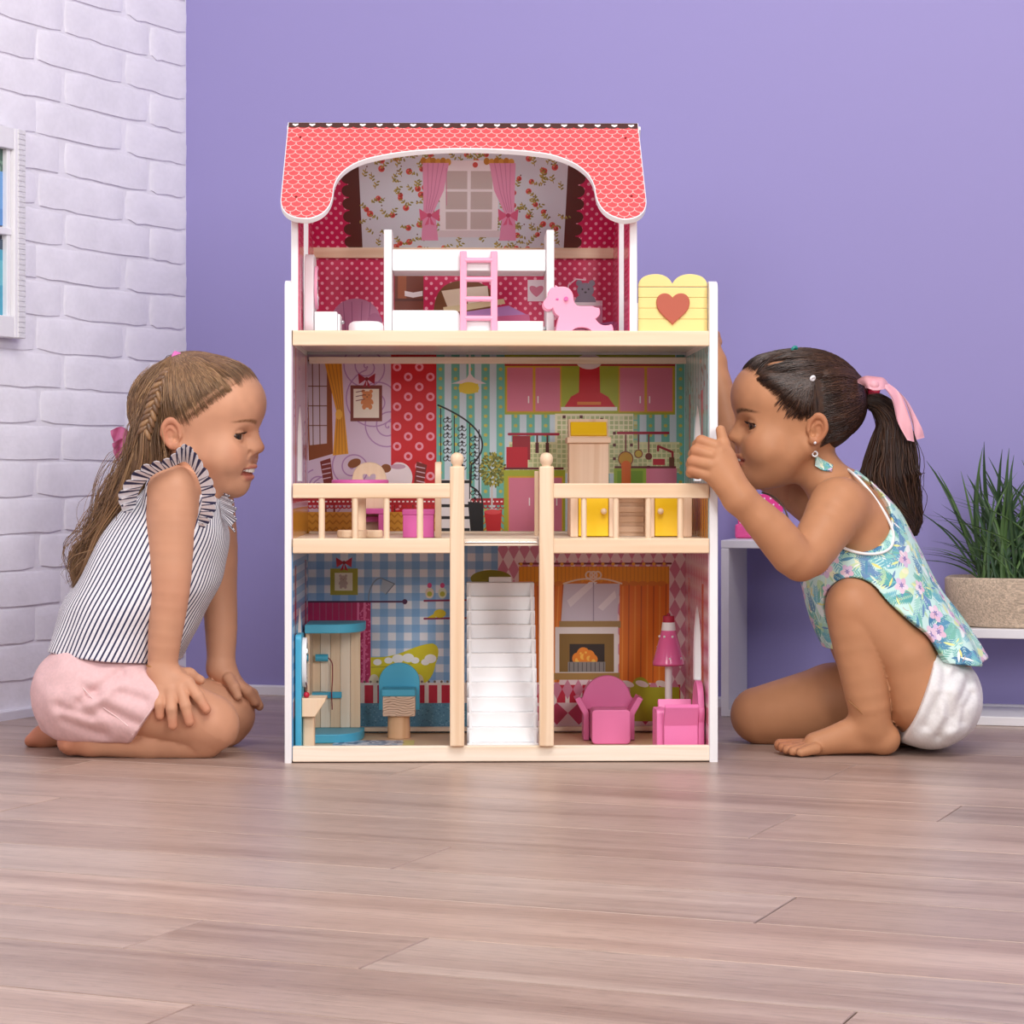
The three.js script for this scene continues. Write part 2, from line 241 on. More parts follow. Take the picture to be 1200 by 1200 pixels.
const slopePrint = print(366, 152, 722, 288, 4, (g) => {                   // inside of the back roof: dots, brown lace, a flowered wall with a window
  polka(g, '#d8155c', '#f7b4c6', 366, 150, 722, 290, 11.5, 1.9);
  for (const [x, q] of [[424, -1], [663, 1]]) { R(g, '#5b2a1d', q < 0 ? x - 13 : x, 150, 13, 140); for (let y = 156; y < 290; y += 15) { C(g, '#5b2a1d', x + q * 13, y, 8, 7); for (let a = -1.2; a <= 1.2; a += 0.4) C(g, '#d0315f', x + q * (13 + 9.5 * Math.cos(a)), y + 8.5 * Math.sin(a), 0.9); } }
  R(g, '#dde8ee', 424, 150, 239, 140);
  const r = rng(3);
  for (let i = 0; i < 230; i++) { const x = 428 + r() * 231, y = 154 + r() * 132, a = r() * 6.3, red = r() < 0.45; if (red) { C(g, '#dd5a4e', x, y, 2.8 + r()); C(g, '#b93a35', x + 0.6, y + 0.3, 1.9); C(g, '#f08a78', x - 1, y - 1, 1); } Ln(g, '#8a7a35', 0.7, x, y, x + 6 * Math.cos(a), y + 6 * Math.sin(a)); for (let k = 0; k < 4; k++) C(g, k % 2 ? '#8c8a3a' : '#b9a94e', x + (3 + 1.8 * k) * Math.cos(a) + (k % 2 ? 1.5 : -1.5), y + (3 + 1.8 * k) * Math.sin(a), 2, 0.9, a + (k % 2 ? 1 : -1)); if (r() < 0.4) C(g, '#5a3a30', x + 5 * r(), y - 4 * r(), 0.8); }
  R(g, '#fbf7f6', 516, 181, 68, 86); R(g, '#e4dcdc', 513, 262, 75, 8); for (let j = 0; j < 3; j++) for (let i = 0; i < 2; i++) R(g, '#cfc4bd', 523 + i * 29, 193 + j * 23.5, 25, 20.5);
  for (let i = 0; i < 6; i++) for (const x of [498, 570]) C(g, i % 2 ? '#e0a63e' : '#c98a26', x + i * 5.6, 182 + (i % 2), 3.4, 4);
  for (const [x, q] of [[497, 1], [603, -1]]) {
    Pg(g, '#f2a8c8', x, 184, x + q * 30, 184, x + q * 24, 215, x + q * 11, 242, x, 242); Pg(g, '#eea0c2', x - q * 1, 246, x + q * 14, 246, x + q * 17, 274, x - q * 3, 274);
    for (let k = 1; k < 5; k++) Ln(g, '#d886aa', 0.8, x + q * k * 6, 184, x + q * (2 + k * 3.6), 218, x + q * (1 + k * 2), 240); Bow(g, '#e56a8f', '#c94a70', x + q * 7, 244, 12);
  }
  Ln(g, '#d886aa', 0.8, 524, 190, 524, 232); C(g, '#dd5a4e', 557, 186, 3);
});
const atticPrint = print(366, 286, 722, 392, 4, (g) => {                   // bedroom wall
  polka(g, '#d41257', '#f9b2c6', 366, 286, 722, 392, 11.6, 1.9);
  C(g, '#bf7c9f', 417, 376, 29, 26); for (const x of [402, 412, 424, 434]) Ln(g, '#94547a', 0.9, x, 354, x + (x - 417) * -0.2, 392); C(g, '#b06a90', 439, 378, 9, 11);
  R(g, '#7a3a24', 462, 318, 34, 62); R(g, '#a5592f', 466, 322, 10, 28); R(g, '#5e2718', 462, 350, 34, 3); Pg(g, '#f4efef', 474, 341, 484, 343, 495, 341, 495, 347, 484, 349, 474, 347);
  g.fillStyle = '#7c4a1e'; g.beginPath(); g.moveTo(508, 366); g.quadraticCurveTo(509, 328, 545, 329); g.quadraticCurveTo(579, 329, 581, 360); g.lineTo(577, 372); g.closePath(); g.fill();
  Pg(g, '#f1e2c4', 517, 341, 540, 338, 540, 358, 525, 362); Pg(g, '#f6ebd4', 546, 337, 571, 335, 573, 352, 548, 356); Pg(g, '#e9d9a8', 519, 360, 590, 350, 592, 356, 520, 368);
  Pg(g, '#c58fd0', 540, 366, 596, 358, 620, 370, 622, 384, 540, 384); Pg(g, '#dc6b9c', 560, 372, 620, 368, 622, 384, 560, 384);
  R(g, '#f3e8ee', 618, 328, 21, 25); Heart(g, '#d97a96', 628.5, 340, 8);
  Ln(g, '#f8d8e4', 1.6, 664, 350, 666, 334, 675, 327, 686, 328); R(g, '#f6dbe6', 668, 352, 38, 34); teddy(g, '#8b8798', '#2d2630', 686, 340, 15); R(g, '#f3edf2', 670, 354, 33, 4); R(g, '#e79cc0', 668, 358, 38, 30); Pg(g, '#c778b5', 690, 380, 720, 376, 722, 392, 690, 392);
});
const midPrint = print(354, 416, 814, 634, 3.4, (g) => {                   // dining corner, stairwell and kitchen
  R(g, '#dcc6dc', 354, 416, 110, 220);
  for (const [x, y, r0] of [[390, 590, 34], [440, 470, 38], [413, 548, 26], [455, 500, 30], [372, 570, 20], [430, 430, 30]]) { g.strokeStyle = '#b184b8'; g.lineWidth = 1.5; g.beginPath(); for (let a = 0; a < 17; a += 0.2) { const r = r0 * Math.pow(a / 17, 1.3); g.lineTo(x + r * Math.cos(a), y + r * Math.sin(a)); } g.stroke(); }
  Pg(g, '#8a4514', 358, 422, 388, 422, 390, 532, 362, 540); Pg(g, '#cdbcc9', 360, 424, 383, 424, 383, 520, 363, 522); for (const x of [366, 374]) Ln(g, '#6b3a1c', 1, x, 424, x + 1, 522); for (const y of [453, 476, 499]) Ln(g, '#6b3a1c', 1, 360, y, 383, y);
  Pg(g, '#e09a17', 379, 420, 400, 420, 403, 480, 408, 532, 390, 534, 394, 482); for (let k = 0; k < 4; k++) Ln(g, '#b87410', 0.9, 383 + k * 5, 422, 396 + k * 2, 480, 393 + k * 4, 532); C(g, '#f0b740', 397, 486, 4, 6);
  R(g, '#7a2c1b', 410.5, 452, 37, 42); R(g, '#f3ead9', 414, 456, 30, 34); teddy(g, '#d98a4e', '#5d2f1a', 430, 464, 9); for (let k = 0; k < 3; k++) Ln(g, '#6b2a2a', 0.8, 417, 460 + k * 5, 427, 458 + k * 5); Bow(g, '#a3122f', '#7d0c24', 429.5, 444.5, 10);
  R(g, '#d0091a', 458, 416, 53, 220); for (let j = 0; j < 17; j++) for (let i = 0; i < 2; i++) { g.strokeStyle = '#f2a0b4'; g.lineWidth = 2.6; g.beginPath(); g.arc(465 + i * 26 + (j % 2) * 13, 430.5 + j * 11.6, 3.7, 0, 7); g.stroke(); }
  for (let x = 511; x < 815; x += 17.6) { R(g, '#6fbdb0', x, 416, 9.6, 220); R(g, '#cfe2ee', x + 9.6, 416, 8, 220); for (let y = 422; y < 640; y += 11) C(g, '#c9c257', x + 4.8, y, 2.1); }
  C(g, '#f3e6ec', 468, 560, 15, 18); R(g, '#f3e6ec', 440, 552, 34, 18); C(g, '#8b4d1c', 415, 543, 8, 5, -0.4); C(g, '#8b4d1c', 452, 549, 6, 5); C(g, '#c9a2b8', 466, 547, 9, 3);
  const chair = (x, y, s) => { Pg(g, '#7a1f14', x, y, x + 12 * s, y - 4, x + 16 * s, y + 28, x + 5 * s, y + 30); for (let k = 0; k < 4; k++) Ln(g, '#d9bdcf', 1.2, x + 2.6 * s, y + 4 + k * 5.5, x + 12 * s, y + 2 + k * 5.5); for (const q of [6, 16]) Ln(g, '#7a1f14', 2, x + q * s, y + 28, x + (q + 1) * s, y + 74); };
  chair(375, 541, 1); chair(500, 545, -1); Ln(g, '#7a1f14', 2, 462, 582, 462, 612); Ln(g, '#7a1f14', 2, 382, 582, 420, 582);
  R(g, '#e3a63a', 354, 600, 200, 40); for (let x = 354; x < 600; x += 8) for (let y = 602; y < 640; y += 8) Ln(g, '#c78420', 1.6, x, y, x + 4, y + 4, x + 8, y); R(g, '#b90f22', 354, 584, 237, 8); for (let x = 356; x < 591; x += 5) { R(g, '#fff', x, 587, 2.6, 1.8); g.strokeStyle = '#b90f22'; g.lineWidth = 1.4; g.beginPath(); g.arc(x + 2.5, 593, 2.6, 0, 3.2); g.stroke(); }
  Pg(g, '#f2e9ee', 550, 437, 556, 444, 570, 450, 528, 450, 546, 444); R(g, '#e8d23c', 538, 450, 22, 10); Ln(g, '#f2e9ee', 2.5, 550, 416, 550, 440); C(g, '#e8d23c', 549, 455, 12, 7);
  R(g, '#f3eff2', 514, 562, 38, 70); for (const y of [563, 591, 605, 619]) R(g, '#0d0d12', 514, y, 36, 3.4); Pg(g, '#0d0d12', 548, 588, 566, 590, 566, 634, 552, 634);
  g.strokeStyle = '#0b0b10'; g.lineWidth = 1.8; g.beginPath(); g.moveTo(513, 475); g.bezierCurveTo(560, 495, 580, 520, 552, 545); g.lineTo(551, 570); g.bezierCurveTo(572, 580, 566, 600, 552, 622); g.stroke();
  for (const x of [516, 532, 550, 561]) Ln(g, '#0b0b10', 1.1, x, 478 + (x - 514) * 0.55, x, 552 + (x - 514) * 0.9); for (const [x, y] of [[524, 490], [541, 500], [556, 512], [556, 575], [558, 600]]) for (let k = 0; k < 6; k++) { C(g, '#101018', x, y + k * 9, 1.5); for (const q of [-1, 1]) { g.strokeStyle = '#101018'; g.lineWidth = 0.9; g.beginPath(); g.arc(x + q * 2.6, y + k * 9 + 3, 2.2, 0, 5); g.stroke(); } }
  const rr = rng(8); for (let i = 0; i < 340; i++) { const a = rr() * 7, q = Math.sqrt(rr()); C(g, ['#8c8a2a', '#6c7022', '#b8ac3c', '#55601c'][i % 4], 577 + 15 * q * Math.cos(a), 551 + 20 * q * Math.sin(a), 1.6, 1.1, a); } Ln(g, '#d8d2d2', 2.2, 576, 570, 576, 602); Pg(g, '#cc1522', 567, 600, 588, 597, 586, 624, 570, 624); C(g, '#e84a50', 577, 600, 10, 3);
  // kitchen
  R(g, '#a9b42c', 591, 416, 200, 70); R(g, '#a81320', 591, 425, 200, 4); for (const [x, y, w, h] of [[594, 431, 30, 51], [627, 431, 29, 51], [726, 431, 29, 51], [758, 431, 30, 51]]) { R(g, '#d9a72c', x - 1.6, y - 1.6, w + 3.2, h + 3.2); R(g, '#dd7d9a', x, y, w, h); }
  for (const x of [619, 630, 750, 761]) Ln(g, '#fbeff2', 1.6, x, 465, x, 472);
  R(g, '#f1eccb', 650, 485, 92, 70); R(g, '#e6e6b8', 596, 518, 200, 36); for (let x = 596; x < 794; x += 5.6) for (let y = (x > 650 && x < 742) ? 487 : 520; y < 552; y += 5.6) R(g, (Math.round(x * 7 + y * 13) % 5) ? '#b7c48c' : '#d3dcae', x + 0.8, y + 0.8, 4.2, 4.2);
  for (const [x, y] of [[659, 487], [679, 487], [718, 506], [718, 520], [718, 536], [738, 520], [758, 535], [758, 546], [703, 490]]) R(g, '#5a1d1a', x, y, 3.4, 3.4);
  Pg(g, '#cf0f28', 679, 420, 702, 420, 703, 460, 712, 465, 721, 477, 661, 477, 669, 465, 678, 460); R(g, '#f4eef0', 657, 477, 66, 4.5); R(g, '#e2883a', 676, 471, 28, 3.6); C(g, '#ead9dd', 690, 424, 15, 9);
  Ln(g, '#a81238', 3, 596, 509, 654, 509); Ln(g, '#a81238', 3, 724, 507.5, 783, 507.5);
  R(g, '#9b1428', 600, 511, 21, 28); R(g, '#c3102a', 593, 524, 25, 24); for (const x of [629, 641]) { Ln(g, '#5a1d1a', 2, x, 511, x, 520); R(g, '#5a1d1a', x - 2, 519, 4, 12); }
  for (const [x, l, r, c] of [[733, 18, 8, '#d9a72c'], [748, 16, 4, '#cdb74a'], [760, 20, 3, '#6d2a22']]) { Ln(g, '#7a1f2a', 1.6, x, 510, x, 510 + l); C(g, '#7a1f14', x, 512 + l + r, r + 1); C(g, c, x, 512 + l + r, r); }
  Ln(g, '#a01a2c', 2.6, 771, 528, 771, 523, 788, 530, 788, 546); R(g, '#c0142f', 765, 538, 14, 7); R(g, '#6b3a1c', 784, 536, 6, 11);
  R(g, '#6b1520', 590, 548, 70, 2.4); R(g, '#6b1520', 720, 546.5, 72, 2.4); R(g, '#a9b42c', 590, 551, 72, 84); for (const x of [596, 628]) { R(g, '#d9a72c', x - 1.6, 558, 33, 68); R(g, '#dd7d9a', x, 560, 30, 64); Ln(g, '#fbeff2', 1.5, x + 24, 584, x + 24, 592); }
  R(g, '#9fc23a', 719, 549, 40, 90); R(g, '#7fae2c', 723, 552, 30, 80); R(g, '#dd7d9a', 757, 549, 36, 90); R(g, '#f2761e', 728, 546, 11, 30); C(g, '#f2761e', 733.5, 546, 6);
});
const lowPrint = print(348, 634, 814, 860, 3.4, (g) => {                   // bathroom and sitting room
  R(g, '#e9eef8', 348, 634, 240, 180); g.globalAlpha = 0.5; for (let x = 352; x < 588; x += 18.6) R(g, '#5a9cdc', x, 634, 9.3, 180); for (let y = 639; y < 812; y += 18.6) R(g, '#5a9cdc', 348, y, 240, 9.3); g.globalAlpha = 1;
  R(g, '#a9a32a', 387, 666, 32, 31); R(g, '#f0ead2', 392, 671, 21, 21); teddy(g, '#c9b3a4', '#8a6a5a', 402, 678, 6.5); Bow(g, '#c41530', '#941024', 403, 659, 9.5);
  g.strokeStyle = '#8a9bb5'; g.lineWidth = 1.6; g.beginPath(); g.moveTo(432, 706); g.bezierCurveTo(430, 690, 440, 674, 448, 678); g.stroke(); Pg(g, '#b3c4d6', 448, 678, 462, 684, 452, 696, 445, 692); Ln(g, '#6d7f98', 1, 448, 678, 462, 684, 452, 696);
  Pg(g, '#c01e63', 350, 705, 434, 705, 434, 838, 419, 838, 418, 733, 350, 735); for (let x = 352; x < 434; x += 7.5) { Ln(g, x > 416 ? '#f07db0' : '#b4567c', x > 416 ? 2.6 : 1.2, x, 706, x + (x > 416 ? -1 : 0), x > 417 ? 838 : 733); } const rr = rng(5); for (let i = 0; i < 160; i++) C(g, '#e870a5', 420 + rr() * 13, 708 + rr() * 128, 0.8, 1.6, rr() * 3);
  Ln(g, '#4b1446', 2, 350, 705, 474, 705); C(g, '#4b1446', 474, 705, 3);
  Ln(g, '#8a2350', 2.2, 497, 704, 560, 703); Ln(g, '#8a2350', 2.2, 497, 725, 560, 724); for (const [x, c] of [[503, '#e8d8c4'], [518, '#dfe6cf']]) { C(g, c, x, 695, 5, 6.5); C(g, '#b8bb3a', x, 696, 3); C(g, '#d84a86', x, 686, 2.6, 3); } C(g, '#e2cf1e', 515, 719, 7, 5); Pg(g, '#e2cf1e', 500, 724, 510, 718, 510, 724);
  g.fillStyle = '#d9cf1c'; g.beginPath(); g.moveTo(434, 770); g.bezierCurveTo(470, 772, 480, 756, 506, 754); g.bezierCurveTo(516, 756, 514, 768, 510, 778); g.bezierCurveTo(506, 800, 496, 806, 470, 806); g.lineTo(434, 806); g.closePath(); g.fill(); Ln(g, '#b0a41a', 1.2, 434, 782, 470, 780, 512, 772); for (const [x, y, r] of [[442, 776, 5], [455, 774, 5], [466, 772, 7], [478, 771, 7], [486, 774, 5], [504, 772, 7], [498, 776, 5]]) C(g, '#f7f7f7', x, y, r, r * 0.75); for (const x of [438, 490]) { C(g, '#e6dcc0', x, 798, 6, 8); }
  for (let x = 348; x < 814; x += 15) { R(g, '#f5e9e4', x, 800, 15, 24); R(g, '#c9163e', x + 4, 803, 10, 21); C(g, '#7a6a60', x + 4, 799, 1.4); C(g, '#7a6a60', x + 11, 799, 1.4); } R(g, '#5f9dbd', 348, 824, 240, 40); for (let i = 0; i < 700; i++) C(g, i % 2 ? '#8cc0d8' : '#447c9e', 348 + rr() * 240, 825 + rr() * 36, 0.7);
  R(g, '#b03040', 560, 634, 0, 0); R(g, '#f4dde3', 583, 634, 231, 168); for (let j = 0; j < 8; j++) for (let i = 0; i < 20; i++) Pg(g, '#d98aa6', 589 + i * 12.6, 634 + j * 23.5 - 2, 589 + i * 12.6 + 6.3, 634 + j * 23.5 + 9.7, 589 + i * 12.6, 634 + j * 23.5 + 21.5, 589 + i * 12.6 - 6.3, 634 + j * 23.5 + 9.7);
  C(g, '#8d8a25', 575, 678, 24, 10); R(g, '#8d8a25', 553, 676, 45, 10);
  Ln(g, '#7c2b32', 2.2, 608, 660.5, 786, 660.5);
  const drape = (x0, x1, x2, x3, y0, y1) => { Pg(g, '#ea7d12', x0, y0, x1, y0, x3, y1, x2, y1); for (let k = 0; k < 8; k++) { const t = (k + 0.5) / 8; Ln(g, k % 2 ? '#c55c08' : '#f7a03a', 1.6, lerp(x0, x1, t), y0, lerp(x2, x3, t), y1 - 1); } };
  drape(622, 662, 624, 655, 682, 800); drape(726, 784, 725, 783, 682, 801); R(g, '#f0a41c', 608, 664, 176, 20); for (let x = 608; x < 784; x += 4.5) Ln(g, '#d88a10', 0.8, x, 664, x, 684); for (let x = 610; x < 786; x += 11) C(g, '#e08518', x, 684, 5.5, 3); for (let x = 610; x < 786; x += 12) C(g, '#f0b030', x, 661, 2);
  Pg(g, '#d8d3e2', 660, 684, 726, 684, 723, 728, 657, 728); Pg(g, '#eeebf3', 664, 704, 690, 682, 700, 682, 668, 712); Pg(g, '#eeebf3', 700, 712, 720, 692, 722, 700, 706, 716); Ln(g, '#a9a2b8', 1.4, 695, 680, 695, 728); g.strokeStyle = '#f6e3ce'; g.lineWidth = 2; g.beginPath(); g.moveTo(660, 684); g.quadraticCurveTo(690, 674, 695, 682); g.quadraticCurveTo(700, 674, 728, 684); g.stroke(); for (const x of [690, 695, 700]) { g.beginPath(); g.arc(x, 674, 4, 0, 7); g.stroke(); }
  R(g, '#a88a52', 655, 728, 72, 8); R(g, '#f2eeec', 650, 735, 74, 54); R(g, '#8a6a2a', 655, 743, 64, 45); R(g, '#2b1a10', 667, 755, 41, 26); for (const [x, y, r] of [[676, 772, 6], [683, 768, 8], [690, 770, 7], [695, 773, 5], [686, 763, 3], [680, 764, 3]]) { C(g, '#f08a1c', x, y, r, r * 1.15); C(g, '#ffc24a', x, y + 2, r * 0.45); } R(g, '#8f8a86', 665, 776, 44, 12); for (let x = 667; x < 708; x += 5) Ln(g, '#55504e', 0.9, x, 777, x, 787); R(g, '#b08a4a', 648, 789, 78, 8);
  R(g, '#e9ccd5', 588, 824, 226, 36); for (let i = 0; i < 10; i++) Pg(g, '#c23b66', 600 + i * 26, 824, 613 + i * 26, 836, 600 + i * 26, 850, 587 + i * 26, 836);
  C(g, '#b3b41e', 750, 812, 12, 18); R(g, '#b3b41e', 738, 806, 58, 40); for (const x of [735, 752, 776]) C(g, '#f0e2dc', x, 802, 8, 3.5, 0.3);
});
const sidePrint = (kind) => print(0, 0, 80, 64, 5, (g) => {
  const r = rng(kind.length * 7);
  if (kind === 'lilac') { R(g, '#dcc6dc', 0, 0, 80, 64); for (let i = 0; i < 7; i++) { g.strokeStyle = '#b184b8'; g.lineWidth = 0.8; g.beginPath(); const x = r() * 80, y = r() * 50, q = 5 + r() * 5; for (let a = 0; a < 14; a += 0.2) g.lineTo(x + q * a / 14 * Math.cos(a), y + q * a / 14 * Math.sin(a)); g.stroke(); } R(g, '#b81a2a', 0, 50, 80, 2); R(g, '#e3a63a', 0, 54, 80, 10); R(g, '#d98c9c', 10, 0, 5, 50); R(g, '#d98c9c', 62, 0, 5, 50); }
  if (kind === 'teal') { R(g, '#b9d8dc', 0, 0, 80, 64); for (let x = 0; x < 80; x += 9) R(g, '#9cc7c6', x, 0, 4, 64); for (let i = 0; i < 60; i++) C(g, i % 2 ? '#a3433c' : '#a79f93', r() * 80, r() * 24, 0.9); R(g, '#d07a84', 14, 14, 6, 30); R(g, '#d07a84', 56, 14, 6, 30); R(g, '#e3a63a', 0, 50, 80, 14); for (let x = 0; x < 80; x += 7) R(g, '#b86a1c', x, 50, 1.6, 14); R(g, '#b81a2a', 0, 47, 80, 1.5); }
  if (kind === 'gingham') { R(g, '#e9eef8', 0, 0, 80, 64); g.globalAlpha = 0.45; for (let x = 0; x < 80; x += 4.4) R(g, '#3b86cf', x, 0, 2.2, 50); for (let y = 0; y < 50; y += 4.4) R(g, '#3b86cf', 0, y, 80, 2.2); g.globalAlpha = 1; for (let x = 0; x < 80; x += 4) { R(g, '#f5e9e4', x, 46, 4, 6); R(g, '#c9163e', x + 1, 47, 2.6, 5); } R(g, '#5f9dbd', 0, 52, 80, 12); R(g, '#b8403a', 10, 6, 7, 30); R(g, '#b8403a', 62, 6, 7, 30); }
  if (kind === 'argyle') { R(g, '#efd3da', 0, 0, 80, 64); for (let j = 0; j < 9; j++) for (let i = 0; i < 20; i++) Pg(g, '#cf7896', 2 + i * 4.4, j * 7, 4 + i * 4.4, 3.3 + j * 7, 2 + i * 4.4, 6.6 + j * 7, i * 4.4, 3.3 + j * 7); R(g, '#d9553e', 12, 12, 6, 32); R(g, '#d9553e', 58, 12, 6, 32); for (let x = 0; x < 80; x += 4) { R(g, '#f5e9e4', x, 48, 4, 6); R(g, '#c9163e', x + 1, 49, 2.6, 5); } }
  if (kind === 'dots') polka(g, '#d8155c', '#f7b4c6', 0, 0, 80, 64, 3.4, 0.55);
});
// ---------------------------------------------------------------- the toy house (its own axes: x right, y up, z out of the front; origin under the middle of the front)
const HX = (588 - 600) / 842, HTURN = 0.0227, HD = 0.345;
const house = thing('dollhouse', 'tall three-storey wooden dollhouse with a scalloped coral red roof and printed rooms', 'dollhouse', [HX, 0, 0], HTURN);
house.updateMatrixWorld(true);
const toHouse = house.matrixWorld.clone().invert(), eyeH = V(0, EYE, D0).applyMatrix4(toHouse);
// where the sight line of a photo pixel meets a plane of the house: z = const, or any plane
function sight(px, py) { return V((px - 600) / F, -(py - 557) / F, -1).transformDirection(toHouse); }
function L(px, py, z) { const d = sight(px, py); return eyeH.clone().addScaledVector(d, (z - eyeH.z) / d.z); }
function LP(px, py, p0, n) { const d = sight(px, py); return eyeH.clone().addScaledVector(d, p0.clone().sub(eyeH).dot(n) / d.dot(n)); }
const inRoom = (v) => v.clone().applyMatrix4(house.matrixWorld).toArray();

const pineTex = pine([252, 238, 219], [235, 210, 180], 51);
const pineMat = std(0xffffff, 0.5, { map: pineTex }), paleMat = std(0xf6e8d8, 0.5, { map: pineTex }), pinkPine = std(0xf3e0d4, 0.55, { map: pineTex });
const whiteMDF = phys(0xf4f2f3, 0.32, { clearcoat: 0.25, clearcoatRoughness: 0.25 });
const printMat = (map, rough = 0.34) => std(0xffffff, rough, { map });
const metal = std(0xd9cfc4, 0.25, { metalness: 0.9 });
const H1 = 0.005, H2 = 0.311, H3 = 0.6013;                     // the three floors
const XI0 = -0.2919, XI1 = 0.2897, XO0 = -0.3017, XO1 = 0.3015, AI0 = -0.2827, AO0 = -0.2928, AI1 = 0.1782, AO1 = 0.1888;
// upright boards drawn as (z, y) outlines, thickness along x
function upright(shape, x0, x1) { return extrude(shape, x1 - x0, 0.001, 20).rotateY(-Math.PI / 2).translate(x1, 0, 0); }
function archHole(za, zb, y0, y1) { const h = new THREE.Path(), m = (za + zb) / 2, r = Math.abs(zb - za) / 2; h.moveTo(za, y0); h.lineTo(za, y1 - r * 1.5); h.quadraticCurveTo(za, y1 - r * 0.4, m, y1); h.quadraticCurveTo(zb, y1 - r * 0.4, zb, y1 - r * 1.5); h.lineTo(zb, y0); h.closePath(); return h; }
const sideShape = (inset = 0) => { const s = new THREE.Shape(), b = -HD - 0.008 + inset; s.moveTo(0 - inset, 0); s.lineTo(0 - inset, 0.655); s.quadraticCurveTo(0, 0.672, -0.02, 0.672); s.lineTo(b + 0.02, 0.672); s.quadraticCurveTo(b, 0.672, b, 0.655); s.lineTo(b, 0); s.closePath(); s.holes.push(archHole(-0.105, -0.215, 0.098, 0.21), archHole(-0.105, -0.215, 0.392, 0.503)); return s; };
for (const [x0, x1] of [[XO0, XI0], [XI1, XO1]]) part(house, 'side_panel', upright(sideShape(), x0, x1), whiteMDF).userData.label = 'white side panel with arched windows';
// printed lining of the side walls, one sheet a storey
function lining(x, thick, y0, y1, hy0, hy1, kind) {
  const s = new THREE.Shape(); s.moveTo(-0.004, y0); s.lineTo(-0.004, y1); s.lineTo(-HD, y1); s.lineTo(-HD, y0); s.closePath(); s.holes.push(archHole(-0.104, -0.216, hy0, hy1));
  const g = extrude(s, thick, 0, 20); uvScale(g, 1 / 0.345, 1 / (y1 - y0), 1, -y0 / (y1 - y0)); g.rotateY(-Math.PI / 2).translate(x, 0, 0);
  part(house, 'wall_lining', g, printMat(sidePrint(kind), 0.2));
}
lining(XI0 + 0.0012, 0.001, H1, 0.3, 0.097, 0.211, 'gingham'); lining(XI1 - 0.0002, 0.001, H1, 0.3, 0.097, 0.211, 'argyle');
lining(XI0 + 0.0012, 0.001, H2, 0.581, 0.391, 0.504, 'lilac'); lining(XI1 - 0.0002, 0.001, H2, 0.581, 0.391, 0.504, 'teal');
// back boards with their prints
function backBoard(px0, py0, px1, py1, tex, name) {
  const a = L(px0, py1, -HD), b = L(px1, py0, -HD), w = b.x - a.x, h = b.y - a.y, g = new THREE.PlaneGeometry(w, h).translate((a.x + b.x) / 2, (a.y + b.y) / 2, -HD + 0.0004);
  return part(house, name, g, printMat(tex));
}
part(house, 'back_panel', box(XI1 - XI0, 0.66, 0.005, 0.001).translate((XI0 + XI1) / 2, 0.335, -HD - 0.003), whiteMDF);
backBoard(354, 416, 814, 634, midPrint, 'room_print').userData.label = 'print of a dining corner, a stairwell and a kitchen';
backBoard(348, 634, 814, 860, lowPrint, 'room_print').userData.label = 'print of a bathroom and a sitting room with a fireplace';
// floors and shelves
const bar = (name, px0, py0, px1, py1, z, d, mat = pineMat, r = 0.002, axis) => { const a = L(px0, py1, z), b = L(px1, py0, z), g = box(b.x - a.x, b.y - a.y, d, r); woodUV(g, axis, px0 + py0); return part(house, name, g, mat, [(a.x + b.x) / 2, (a.y + b.y) / 2, z - d / 2]); };
bar('bottom_beam', 342.6, 873.5, 831.6, 893.2, -0.001, 0.012);
const floorBoard = woodUV(box(XI1 - XI0 - 0.0004, 0.004, HD - 0.013, 0.0005), 'x', 3); part(house, 'ground_floor', floorBoard, std(0xf2dcc4, 0.35, { map: pineTex }), [(XI0 + XI1) / 2, H1 - 0.002, -HD / 2 - 0.0065]);
part(house, 'middle_floor', woodUV(box(XI1 - XI0 - 0.0004, 0.0095, HD - 0.014, 0.001), 'x', 5), pineMat, [(XI0 + XI1) / 2, H2 - 0.00475, -HD / 2 - 0.006]);
part(house, 'top_floor', box(XI1 - XI0 - 0.0004, 0.012, HD - 0.013, 0.001), phys(0xefe6e2, 0.22, { clearcoat: 0.4, clearcoatRoughness: 0.12 }), [(XI0 + XI1) / 2, H3 - 0.0065, -HD / 2 - 0.006]);
bar('shelf_beam', 342.6, 387.6, 831.6, 405, -0.0006, 0.012, paleMat);
bar('back_strip', 362, 418.7, 808, 425.8, -HD + 0.014, 0.013, pineMat, 0.001);
bar('back_strip', 362, 622.5, 808, 629, -HD + 0.014, 0.013, pineMat, 0.001);
bar('back_strip', 358, 851.5, 808, 857.6, -HD + 0.014, 0.013, pineMat, 0.001);
